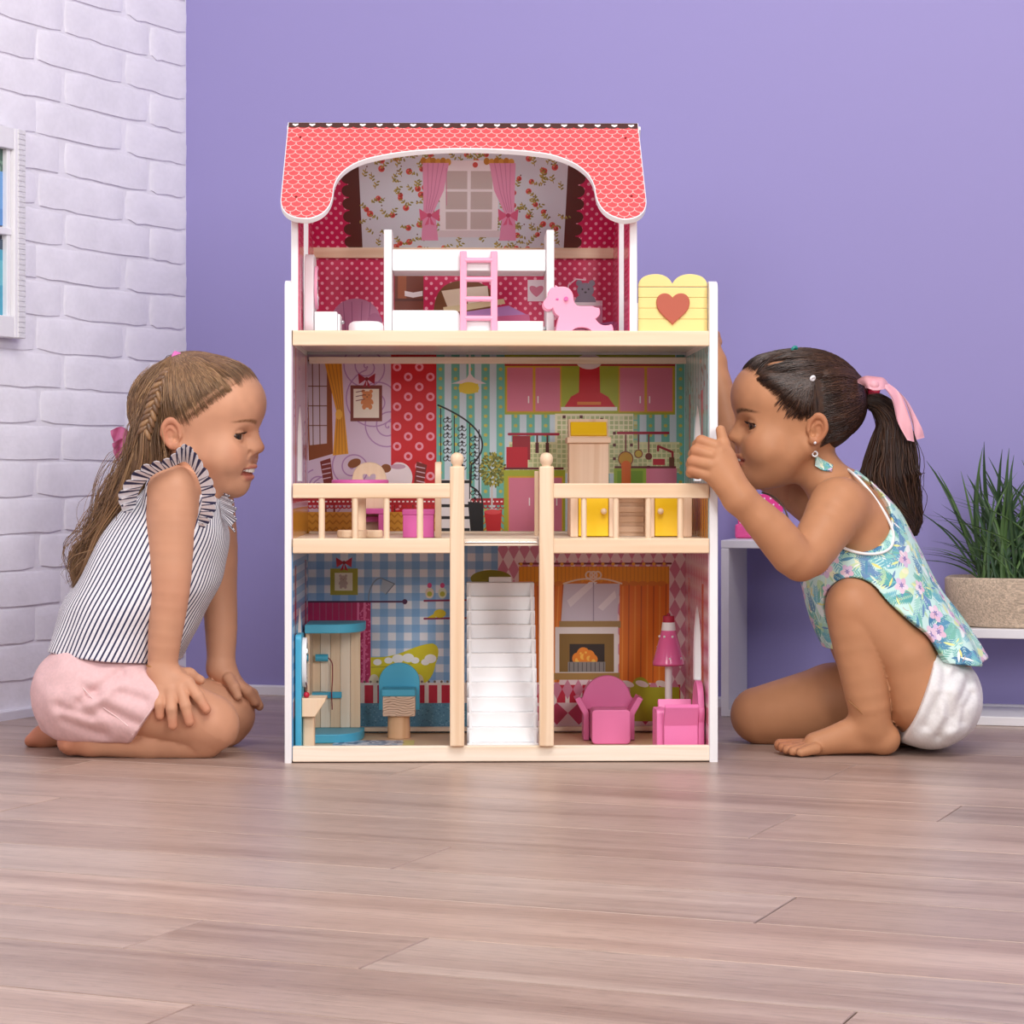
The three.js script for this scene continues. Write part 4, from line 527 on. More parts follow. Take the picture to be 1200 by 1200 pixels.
function makeArmchair(label, pos, turn, high, reach, block) { // block: height and front of the block before the seat
  const t = thing('toy_armchair', label, 'armchair', pos, turn, 'pink toy armchairs');
  const s = new THREE.Shape(); s.moveTo(-0.034, 0.004); s.lineTo(-0.034, 0.05); s.quadraticCurveTo(-0.041, 0.066, -0.034, 0.071); s.quadraticCurveTo(-0.027, 0.105, 0, 0.1065); s.quadraticCurveTo(0.027, 0.105, 0.034, 0.071); s.quadraticCurveTo(0.041, 0.066, 0.034, 0.05); s.lineTo(0.034, 0.004); s.closePath();
  part(t, 'backrest', extrude(s, 0.009, 0.0018), pinkPaint, [0, -0.0035, -0.033]);
  for (const q of [-1, 1]) { const a = poly([[q * 0.0275, 0.0005], [q * 0.0355, 0.0005], [q * 0.0355, 0.042], [q * 0.0475, 0.0685], [q * 0.0405, 0.0725], [q * 0.0275, 0.046]]); part(t, 'arm', extrude(a, 0.048, 0.0012), pinkPaint, [0, 0, -0.0235]); }
  part(t, 'seat', box(0.053, 0.008, 0.04, 0.002), pinkPaint, [0, 0.045, -0.003]);
  part(t, 'front_block', extrude(roundRect(-0.0265, 0.0003, 0.0265, block, 0.006), reach - 0.0185, 0.0015), pinkPaint, [0, 0, 0.0185]);
  t.scale.set(high < 1 ? 1.07 : 1, high, 1); return t;
}
makeArmchair('pink wooden toy armchair with a round back facing the front', inRoom(V(L(712.5, 850, -0.25).x, H1 + LIFT, -0.25)), HTURN, 0.9, 0.075, 0.056);
makeArmchair('pink wooden toy armchair turned sideways against the right-hand wall of the dollhouse', inRoom(V(L(798, 850, -0.06).x - 0.003, H1 + LIFT, -0.068)), HTURN - Math.PI / 2 + 0.03, 1, 0.034, 0.0635);
{ // floor lamp
  const z = -0.2, t = toy('toy_floor_lamp', 'toy floor lamp with a pink cone shade and white pole', 'lamp', 783.5, z, H1), Y = (py) => L(783.5, py, z).y - H1, W = (a) => a / 2800 * 3.53;
  part(t, 'pole', cyl(W(4.2), W(4.2), Y(778), 20).translate(0, Y(778) / 2 + 0.003, 0), toyWhite); part(t, 'base', new THREE.LatheGeometry([[0, 0], [0.02, 0], [0.021, 0.003], [0.019, 0.006], [0, 0.006]].map(([a, b]) => new THREE.Vector2(a, b)), 32), pinkPaint);
  const sh = part(t, 'shade', new THREE.LatheGeometry([[0, Y(780)], [W(18.2), Y(780)], [W(18.8), Y(777)], [W(8.6), Y(739)], [0, Y(739)]].map(([a, b]) => new THREE.Vector2(a, b)), 40), phys(0xf06aa8, 0.22, { clearcoat: 0.7, clearcoatRoughness: 0.15 }));
  for (let k = 0; k < 9; k++) { const a = k * 2.4, f = (k % 3) / 3 + 0.15, r = lerp(W(18), W(9), f); part(sh, 'dot', new THREE.SphereGeometry(0.0019, 12, 8), toyWhite, [r * Math.sin(a), lerp(Y(777), Y(739), f), r * Math.cos(a)]); }
  part(t, 'shade_collar', new THREE.CylinderGeometry(W(7.4), W(8.6), Y(729.5) - Y(739), 32).translate(0, (Y(729.5) + Y(739)) / 2, 0), toyWhite); part(t, 'cap', new THREE.CylinderGeometry(W(6.6), W(7), Y(722) - Y(729.5), 32).translate(0, (Y(722) + Y(729.5)) / 2, 0), phys(0xb01c3c, 0.3)); part(t, 'finial', new THREE.SphereGeometry(0.003, 14, 10), phys(0xb01c3c, 0.3), [0, Y(721), 0]);
}
// ---------------------------------------------------------------- what stands and hangs around the dollhouse
const alongBack = (X, gap) => { const t = (X - CORNER.x) / backDir.x, p = CORNER.clone().addScaledVector(backDir, t).addScaledVector(backN, gap); return p; };
const frameWhite = phys(0xedebee, 0.38);
{ // white cube side table
  const d = 0.168, w = 0.262, h = 0.2926, th = 0.0135, front = V(0.346, 0, D0 - 3.958), c = front.clone().addScaledVector(backDir, w / 2).addScaledVector(backN, -d / 2);
  const t = thing('side_table', 'white open-fronted side table standing by the purple wall', 'side table', [c.x, 0, c.z], -A16);
  const b = (name, a, e, y0, y1) => part(t, name, box(e - a, y1 - y0, d, 0.0015), frameWhite, [(a + e) / 2, (y0 + y1) / 2, 0]);
  b('side_board', -w / 2, -w / 2 + th, 0.0003, h - th); b('side_board', w / 2 - th, w / 2, 0.0003, h - th); b('table_top', -w / 2, w / 2, h - th + 0.0002, h); b('bottom_board', -w / 2 + th, w / 2 - th, 0.0003, 0.012);
  // pink dotted tote on it
  const q = hit(891, 633, c.clone().addScaledVector(backN, -0.045), backN), n = thing('tote_bag', 'bright pink tote bag with white dots and an arched handle on the white side table', 'bag', [q.x, h + 0.0004, q.z], -A16);
  const dots = canvasTex(256, 256, (g) => { g.fillStyle = '#ec3f93'; g.fillRect(0, 0, 256, 256); for (let j = 0; j < 8; j++) for (let i = 0; i < 8; i++) { g.fillStyle = '#ffe3ef'; g.beginPath(); g.arc(16 + i * 32 + (j % 2) * 16 - 8, 16 + j * 32, 5, 0, 7); g.fill(); } }, true); dots.repeat.set(12, 12);
  const pm = std(0xffffff, 0.55, { map: dots }), s = new THREE.Shape(); s.moveTo(-0.038, 0.022); s.lineTo(-0.028, 0.022); s.lineTo(-0.027, 0.045); s.quadraticCurveTo(-0.026, 0.061, 0, 0.061); s.quadraticCurveTo(0.026, 0.061, 0.027, 0.045); s.lineTo(0.028, 0.022); s.lineTo(0.038, 0.022); s.lineTo(0.039, 0.071); s.quadraticCurveTo(0.038, 0.075, 0.033, 0.075); s.lineTo(-0.033, 0.075); s.quadraticCurveTo(-0.038, 0.075, -0.039, 0.071); s.closePath();
  part(n, 'handle', extrude(s, 0.008, 0.001), pm, [0, 0, -0.004]); part(n, 'bag_body', box(0.08, 0.024, 0.045, 0.004), pm, [0, 0.012, 0]);
}
{ // low bench with the planter
  const d = 0.172, w = 0.72, th = 0.015, h = 0.1545, front = V(0.78, 0, D0 - 3.81), c = front.clone().addScaledVector(backDir, 0.12).addScaledVector(backN, -d / 2);
  const t = thing('low_bench', 'low white bench with a top and bottom board along the purple wall', 'bench', [c.x, 0, c.z], -A16), b = (name, a, e, y0, y1) => part(t, name, box(e - a, y1 - y0, d, 0.0015), frameWhite, [(a + e) / 2, (y0 + y1) / 2, 0]);
  b('bench_top', -0.24, w - 0.26, h - th, h); b('bottom_board', -0.235, w - 0.27, 0.0003, th); b('side_board', -0.24, -0.24 + th, 0.0003, h - th - 0.0002); b('side_board', w - 0.26 - th, w - 0.26, 0.0003, h - th - 0.0002);
  const pc = hit(1245, 740, c, backN), spk = (() => { const a = tileNoise(60, 60, 71), e = tileNoise(128, 128, 72); return dataTex(256, 256, (u, v) => { const k = 0.72 + 0.22 * a(u, v) + 0.2 * e(u, v); return [214 * k, 192 * k, 168 * k]; }); })(), spb = (() => { const a = tileNoise(60, 60, 73), e = tileNoise(128, 128, 74); return dataTex(256, 256, (u, v) => { const k = 255 * (0.5 * a(u, v) + 0.5 * e(u, v)); return [k, k, k]; }, false); })(); spk.repeat.set(8, 8); spb.repeat.set(8, 8);
  const pl = thing('planter', 'speckled beige stone planter trough on the white bench', 'planter', [pc.x, h + 0.0003, pc.z], -A16), stone = std(0xffffff, 0.9, { map: spk, bumpMap: spb, bumpScale: 0.0007 });
  const H = 0.0805, ring = [], N = 64, W = 0.186, D = 0.078, prof = [[0.8, 0], [0.86, 0.003], [0.97, 0.03], [1.0, 0.06], [1.0, H - 0.003], [0.985, H], [0.93, H], [0.92, H - 0.012], [0, H - 0.012]], pos = [], uv = [], idx = [];
  prof.forEach(([k, y]) => { for (let i = 0; i <= N; i++) { const a = i / N * Math.PI * 2, c1 = Math.cos(a), s1 = Math.sin(a), sq = (v) => Math.sign(v) * Math.pow(Math.abs(v), 0.45); pos.push(k * W * sq(c1), y, k * D * sq(s1)); uv.push(i / N * 0.9, y + (k < 0.95 && y > 0.05 ? k * 0.1 : 0)); } });
  for (let j = 0; j < prof.length - 1; j++) for (let i = 0; i < N; i++) { const a = j * (N + 1) + i, e = a + N + 1; idx.push(a, e, a + 1, a + 1, e, e + 1); }
  const g = new THREE.BufferGeometry(); g.setAttribute('position', new THREE.Float32BufferAttribute(pos, 3)); g.setAttribute('uv', new THREE.Float32BufferAttribute(uv, 2)); g.setIndex(idx); g.computeVertexNormals(); part(pl, 'trough', g, stone);
  // grass plant
  const gp = thing('grass_plant', 'tall dark green grass plant growing in the stone planter', 'plant', [pc.x, h + 0.0003 + H - 0.011, pc.z], -A16), r = rng(12);
  part(gp, 'soil', new THREE.CylinderGeometry(0.5, 0.5, 0.006, 40).scale(0.3, 1, 0.12), std(0x2f251d, 0.95), [0, 0.0035, 0]);
  const blade = (len, wid, lean, curl, twist) => { const n = 9, p = [], u = [], id = []; for (let i = 0; i <= n; i++) { const f = i / n, x = lean * len * f + curl * len * f * f * f, y = len * f * (1 - 0.32 * Math.abs(lean) * f - 0.22 * Math.max(0, Math.abs(curl)) * f), ww = wid * (0.55 + 0.9 * f) * (1 - Math.pow(f, 2.2)) + 0.0002, z = twist * len * f * f; p.push(x - ww, y, z - ww * 0.35, x, y - ww * 0.1, z - ww * 0.6, x + ww, y, z + ww * 0.2); u.push(0, f, 0.5, f, 1, f); if (i) for (const k of [0, 1]) { const a = (i - 1) * 3 + k; id.push(a, a + 1, a + 3, a + 1, a + 4, a + 3); } } const q = new THREE.BufferGeometry(); q.setAttribute('position', new THREE.Float32BufferAttribute(p, 3)); q.setAttribute('uv', new THREE.Float32BufferAttribute(u, 2)); q.setIndex(id); q.computeVertexNormals(); return q; };
  const kinds = [[0.16, 0.0030, 0.12, 0.1, 0.1], [0.19, 0.0034, -0.1, -0.1, -0.06], [0.185, 0.0036, 0.26, 0.22, 0.05], [0.19, 0.0032, -0.28, -0.2, 0.1], [0.175, 0.003, 0.5, 0.42, -0.1], [0.175, 0.003, -0.5, -0.4, -0.05], [0.2, 0.004, 0.04, 0.06, 0.14], [0.15, 0.0028, -0.75, -0.5, 0.1], [0.13, 0.0026, 0.75, 0.5, 0.05]].map((k) => blade(...k));
  const greens = [0x3b5632, 0x4c6a38, 0x304a2a, 0x5d7c46, 0x405c40].map((c) => phys(c, 0.45, { side: THREE.DoubleSide }));
  for (let i = 0; i < 296; i++) { const x = (r() * 2 - 1) * 0.13, k = Math.floor(r() * kinds.length), m = part(gp, 'leaf', kinds[k], greens[Math.floor(r() * 5)], [x, 0.004, (r() * 2 - 1) * 0.03 + 0.014]); m.rotation.y = (r() - 0.5) * 0.9 + (r() < 0.3 ? Math.PI : 0); const lean = [0.12, -0.1, 0.26, -0.28, 0.5, -0.5, 0.04, -0.75, 0.75][k] * (Math.cos(m.rotation.y) < 0 ? -1 : 1), s = (0.78 + 0.42 * r()) * (x < -0.03 && lean < -0.2 ? (lean < -0.45 ? 0.6 : 0.72) : 1); m.scale.set(s, s, s); m.rotation.z = -x * 1.6 + (r() - 0.5) * 0.12; m.rotation.order = 'ZYX'; }
}
{ // window-like picture frame on the brick wall
  const face = CORNER.clone().addScaledVector(leftN, 0.03), onWall = (px, py) => hit(px, py, face, leftN), s = (p) => p.clone().sub(CORNER).dot(leftDir), TR = onWall(31.5, 153), BR = onWall(31.5, 397);
  const y1 = TR.y, y0 = BR.y, h = y1 - y0, s0 = s(TR), w = 0.3, mid = CORNER.clone().addScaledVector(leftDir, s0 + w / 2).addScaledVector(leftN, 0.0085);
  const t = thing('picture_frame', 'white window-shaped picture frame with holiday photographs on the brick wall', 'picture frame', [mid.x, y0, mid.z], Math.atan2(leftN.x, leftN.z));
  const fm = std(0xf8f6f8, 0.6, { bumpMap: brickGrain, bumpScale: 0.0004 }), bw = 0.031, dp = 0.02, lip = std(0xf3f1f4, 0.5);
  // local x grows towards the corner
  const rib = (name, len, pos, rot) => { const sh = new THREE.Shape(); sh.moveTo(0, 0); sh.lineTo(bw, 0); sh.lineTo(bw, dp - 0.004); sh.lineTo(bw - 0.004, dp); sh.lineTo(0.006, dp); sh.lineTo(0, dp - 0.008); sh.closePath(); const m = part(t, name, new THREE.ExtrudeGeometry(sh, { depth: len, bevelEnabled: false }), fm, pos, rot); return m; };
  const vert = (x, flip) => { const m = part(t, 'frame_side', box(bw, h, dp, 0.002), fm, [x, h / 2, dp / 2]); const n = 40; for (let k = 0; k < n; k++) part(m, 'groove_rib', box(bw * 0.62, h / n * 0.86, 0.0022, 0.0009, 1), fm, [flip * bw * 0.1, (k + 0.5) * h / n - h / 2, dp / 2 + 0.0006]); };
  vert(w / 2 - bw / 2, 1); vert(-w / 2 + bw / 2, -1);
  for (const y of [h - 0.0175, 0.0175]) part(t, 'frame_rail', box(w - 2 * bw, 0.035, dp, 0.002), fm, [0, y, dp / 2]);
  part(t, 'cross_bar', box(w - 2 * bw, 0.012, 0.013, 0.002), lip, [0, h * 0.505, 0.0085]); part(t, 'cross_bar', box(0.012, h - 0.07, 0.013, 0.002), lip, [0, h / 2, 0.0085]);
  for (const x of [w / 2 - bw - 0.006, -w / 2 + bw + 0.006]) part(t, 'inner_lip', box(0.01, h - 0.07, 0.011, 0.0015), lip, [x, h / 2, 0.0075]);
  for (const [i, j] of [[0, 0], [1, 0], [0, 1], [1, 1]]) {
    const tex = canvasTex(128, 192, (g) => { const gr = rng(i + 2 * j + 3); g.fillStyle = j ? '#5f93cf' : '#4aa3bf'; g.fillRect(0, 0, 128, 192); if (j) { g.fillStyle = '#2d3238'; g.fillRect(0, 0, 128, 46); for (let k = 0; k < 40; k++) { g.fillStyle = ['#4e6a60', '#6f8f80', '#24282c'][k % 3]; g.beginPath(); g.arc(gr() * 128, gr() * 60, 5 + gr() * 8, 0, 7); g.fill(); } g.fillStyle = '#6fa3da'; g.fillRect(0, 62, 128, 90); } else { g.fillStyle = '#44586c'; g.fillRect(0, 0, 128, 24); g.fillStyle = '#67b7c9'; g.fillRect(0, 50, 128, 60); }
      const x = 34 + i * 10; g.fillStyle = '#c98f74'; g.beginPath(); g.ellipse(x, 78, 20, 25, 0, 0, 7); g.fill(); g.fillRect(x + 34, 130, 12, 60); g.fillStyle = j ? '#d9dbe6' : '#c3c6df'; g.beginPath(); g.ellipse(x + 4, 160, 42, 50, 0, 0, 7); g.fill(); g.fillStyle = '#5a3a2c'; g.beginPath(); g.ellipse(x - 4, 60, 22, 16, 0, 0, 7); g.fill(); for (let k = 0; k < 14; k++) { g.fillStyle = k % 2 ? '#d08a8a' : '#98a2d0'; g.beginPath(); g.arc(x - 30 + gr() * 66, 125 + gr() * 60, 4, 0, 7); g.fill(); } });
    const pw = w / 2 - bw - 0.006, ph = h / 2 - 0.041; part(t, 'photograph', new THREE.BoxGeometry(pw, ph, 0.002), std(0xffffff, 0.25, { map: tex }), [(i ? 1 : -1) * (pw / 2 + 0.003), j ? h * 0.75 - 0.009 : h * 0.25 + 0.009, 0.0035]);
  }
}
// ---------------------------------------------------------------- figures: distance fields turned into one smooth skin
const smin = (a, b, k) => { const h = k - Math.abs(a - b); return h > 0 ? Math.min(a, b) - h * h / (4 * k) : Math.min(a, b); };
const smax = (a, b, k) => -smin(-a, -b, k);
function bone(a, b, ra, rb) { // tapered capsule
  const ax = a.x, ay = a.y, az = a.z, dx = b.x - ax, dy = b.y - ay, dz = b.z - az, n = 1 / (dx * dx + dy * dy + dz * dz + 1e-12);
  return (x, y, z) => { const px = x - ax, py = y - ay, pz = z - az; let t = (px * dx + py * dy + pz * dz) * n; t = t < 0 ? 0 : t > 1 ? 1 : t; const qx = px - t * dx, qy = py - t * dy, qz = pz - t * dz; return Math.sqrt(qx * qx + qy * qy + qz * qz) - (ra + (rb - ra) * t); };
}
function ellipsoid(c, r, q) { // q: optional quaternion
  const m = new THREE.Matrix4(); if (q) m.makeRotationFromQuaternion(q.clone().invert()); const e = m.elements, a = 1 / r[0], b = 1 / r[1], d = 1 / r[2];
  return (x, y, z) => { const px = x - c.x, py = y - c.y, pz = z - c.z, u = (e[0] * px + e[4] * py + e[8] * pz) * a, v = (e[1] * px + e[5] * py + e[9] * pz) * b, w = (e[2] * px + e[6] * py + e[10] * pz) * d, k0 = Math.sqrt(u * u + v * v + w * w), k1 = Math.sqrt(u * u * a * a + v * v * b * b + w * w * d * d); return k1 < 1e-9 ? -Math.min(...r) : k0 * (k0 - 1) / k1; };
}
const ball = (c, r) => (x, y, z) => Math.hypot(x - c.x, y - c.y, z - c.z) - r;
const blend = (k, ...f) => (x, y, z) => { let d = f[0](x, y, z); for (let i = 1; i < f.length; i++) d = smin(d, f[i](x, y, z), k); return d; };
function chain(k, pts, radii) { return blend(k, ...pts.slice(1).map((p, i) => bone(pts[i], p, radii[i], radii[i + 1]))); }
function limb(pts, radii) { // a chain whose course and thickness run smoothly through the given points
  const c = new THREE.CatmullRomCurve3(pts, false, 'centripetal'), n = (pts.length - 1) * 3, P3 = [], R3 = [];
  for (let i = 0; i <= n; i++) { const k = i / 3, j = Math.min(pts.length - 2, Math.floor(k)), f = k - j, r0 = radii[Math.max(0, j - 1)], r1 = radii[j], r2 = radii[j + 1], r3 = radii[Math.min(radii.length - 1, j + 2)], m0 = (r2 - r0) / 2, m1 = (r3 - r1) / 2; P3.push(c.getPoint(k / (pts.length - 1))); R3.push((2 * f ** 3 - 3 * f * f + 1) * r1 + (f ** 3 - 2 * f * f + f) * m0 + (-2 * f ** 3 + 3 * f * f) * r2 + (f ** 3 - f * f) * m1); }
  return chain(0.0008, P3, R3);
}
// a trunk or garment: elliptical sections [t, forward centre, forward radius, side radius] along the line from a (t = 0) to b (t = 1)
function loft(a, b, fwd, keys, pow = 2) {
  const ax = b.clone().sub(a), len = ax.length(); ax.normalize(); const u = fwd.clone().addScaledVector(ax, -fwd.dot(ax)).normalize(), w = V(0, 0, 0).crossVectors(u, ax).normalize(), lo = keys[0][0] * len, hi = keys[keys.length - 1][0] * len;
  const frame = (x, y, z) => { const px = x - a.x, py = y - a.y, pz = z - a.z; return [(px * ax.x + py * ax.y + pz * ax.z) / len, px * u.x + py * u.y + pz * u.z, px * w.x + py * w.y + pz * w.z]; };
  const sect = (t) => { let i = 0; while (i < keys.length - 2 && t > keys[i + 1][0]) i++; const A = keys[Math.max(0, i - 1)], B = keys[i], C = keys[i + 1], D = keys[Math.min(keys.length - 1, i + 2)], f = clamp((t - B[0]) / (C[0] - B[0])); return [1, 2, 3].map((k) => { const m0 = (C[k] - A[k]) / (C[0] - A[0]) * (C[0] - B[0]), m1 = (D[k] - B[k]) / (D[0] - B[0]) * (C[0] - B[0]), f2 = f * f, f3 = f2 * f; return (2 * f3 - 3 * f2 + 1) * B[k] + (f3 - 2 * f2 + f) * m0 + (-2 * f3 + 3 * f2) * C[k] + (f3 - f2) * m1; }); };
  const f = (x, y, z) => { const [t, fu, fw] = frame(x, y, z), [c, ru, rw] = sect(t), q = Math.hypot((fu - c) / ru, fw / rw), d = (q - 1) * Math.min(ru, rw), e = Math.max(lo - t * len, t * len - hi); return e > 0 ? Math.hypot(Math.max(d, 0), e) : Math.max(d, -Math.min(t * len - lo, hi - t * len)); };
  f.frame = frame; f.len = len; f.sect = sect; f.u = u; f.w = w; f.ax = ax; return f;
}
// surface nets: the zero level of f inside [lo, hi] in cells of size h; cells where skip() is true stay out
function skin(f, lo, hi, h, { skip, color, uv, polish = 2 } = {}) {
  const nx = Math.ceil((hi.x - lo.x) / h) + 1, ny = Math.ceil((hi.y - lo.y) / h) + 1, nz = Math.ceil((hi.z - lo.z) / h) + 1, val = new Float32Array(nx * ny * nz).fill(1), B = 6, near = B * h * 0.5 * 1.7321 * 1.35;
  for (let bz = 0; bz < nz; bz += B) for (let by = 0; by < ny; by += B) for (let bx = 0; bx < nx; bx += B) {
    const d = f(lo.x + (bx + B / 2) * h, lo.y + (by + B / 2) * h, lo.z + (bz + B / 2) * h), far = Math.abs(d) > near;
    for (let k = bz; k < Math.min(nz, bz + B); k++) for (let j = by; j < Math.min(ny, by + B); j++) for (let i = bx; i < Math.min(nx, bx + B); i++) val[(k * ny + j) * nx + i] = far ? d : f(lo.x + i * h, lo.y + j * h, lo.z + k * h);
  }
  const id = new Int32Array(nx * ny * nz).fill(-1), pos = [], corner = [[0, 0, 0], [1, 0, 0], [0, 1, 0], [1, 1, 0], [0, 0, 1], [1, 0, 1], [0, 1, 1], [1, 1, 1]], edges = [[0, 1], [2, 3], [4, 5], [6, 7], [0, 2], [1, 3], [4, 6], [5, 7], [0, 4], [1, 5], [2, 6], [3, 7]], step = corner.map(([a, b, c]) => (c * ny + b) * nx + a);
  for (let k = 0; k < nz - 1; k++) for (let j = 0; j < ny - 1; j++) for (let i = 0; i < nx - 1; i++) {
    const o = (k * ny + j) * nx + i; let m = 0; for (let c = 0; c < 8; c++) if (val[o + step[c]] < 0) m |= 1 << c; if (m === 0 || m === 255) continue;
    if (skip && skip(lo.x + (i + 0.5) * h, lo.y + (j + 0.5) * h, lo.z + (k + 0.5) * h)) continue;
    let x = 0, y = 0, z = 0, n = 0; for (const [p, q] of edges) { const a = val[o + step[p]], b = val[o + step[q]]; if ((a < 0) === (b < 0)) continue; const t = a / (a - b), P0 = corner[p], Q = corner[q]; x += P0[0] + (Q[0] - P0[0]) * t; y += P0[1] + (Q[1] - P0[1]) * t; z += P0[2] + (Q[2] - P0[2]) * t; n++; }
    id[o] = pos.length / 3; pos.push(lo.x + (i + x / n) * h, lo.y + (j + y / n) * h, lo.z + (k + z / n) * h);
  }
  const idx = [], quad = (a, b, c, d, flip) => { if (a < 0 || b < 0 || c < 0 || d < 0) return; flip ? idx.push(a, c, b, b, c, d) : idx.push(a, b, c, b, d, c); }, sx = 1, sy = nx, sz = nx * ny;
  for (let k = 1; k < nz - 1; k++) for (let j = 1; j < ny - 1; j++) for (let i = 1; i < nx - 1; i++) { const o = (k * ny + j) * nx + i, s = val[o] < 0; if (s !== val[o + sx] < 0) quad(id[o - sy - sz], id[o - sz], id[o - sy], id[o], !s); if (s !== val[o + sy] < 0) quad(id[o - sx - sz], id[o - sz], id[o - sx], id[o], s); if (s !== val[o + sz] < 0) quad(id[o - sx - sy], id[o - sy], id[o - sx], id[o], !s); }
  const n = pos.length / 3, nor = new Float32Array(n * 3), e = h * 0.35, P3 = new Float32Array(pos), col = color && new Float32Array(n * 3), uvs = uv && new Float32Array(n * 2);
  for (let i = 0; i < n; i++) {
    let x = P3[i * 3], y = P3[i * 3 + 1], z = P3[i * 3 + 2], gx, gy, gz, L;
    for (let r = 0; r <= polish; r++) { gx = f(x + e, y, z) - f(x - e, y, z); gy = f(x, y + e, z) - f(x, y - e, z); gz = f(x, y, z + e) - f(x, y, z - e); L = Math.hypot(gx, gy, gz) || 1; if (r < polish) { const g = L / (2 * e), d = clamp(f(x, y, z) / Math.max(g, 0.4), -0.5 * h, 0.5 * h); x -= d * gx / L; y -= d * gy / L; z -= d * gz / L; } }
    P3[i * 3] = x; P3[i * 3 + 1] = y; P3[i * 3 + 2] = z; nor[i * 3] = gx / L; nor[i * 3 + 1] = gy / L; nor[i * 3 + 2] = gz / L;
    if (col) col.set(color(x, y, z), i * 3); if (uvs) uvs.set(uv(x, y, z), i * 2);
  }
  const g = new THREE.BufferGeometry(); g.setAttribute('position', new THREE.BufferAttribute(P3, 3)); g.setAttribute('normal', new THREE.BufferAttribute(nor, 3)); if (col) g.setAttribute('color', new THREE.BufferAttribute(col, 3)); if (uvs) g.setAttribute('uv', new THREE.BufferAttribute(uvs, 2)); g.setIndex(idx); return g;
}
const lin = (hex) => { const c = new THREE.Color(hex); return [c.r, c.g, c.b]; };
const mix3 = (a, b, t) => [lerp(a[0], b[0], t), lerp(a[1], b[1], t), lerp(a[2], b[2], t)];
const segDist = (p, pts) => { let m = 1; for (let i = 1; i < pts.length; i++) { const a = pts[i - 1], b = pts[i], d = [b[0] - a[0], b[1] - a[1], b[2] - a[2]], q = [p[0] - a[0], p[1] - a[1], p[2] - a[2]], t = clamp((q[0] * d[0] + q[1] * d[1] + q[2] * d[2]) / (d[0] * d[0] + d[1] * d[1] + d[2] * d[2])); m = Math.min(m, Math.hypot(q[0] - t * d[0], q[1] - t * d[1], q[2] - t * d[2])); } return m; };

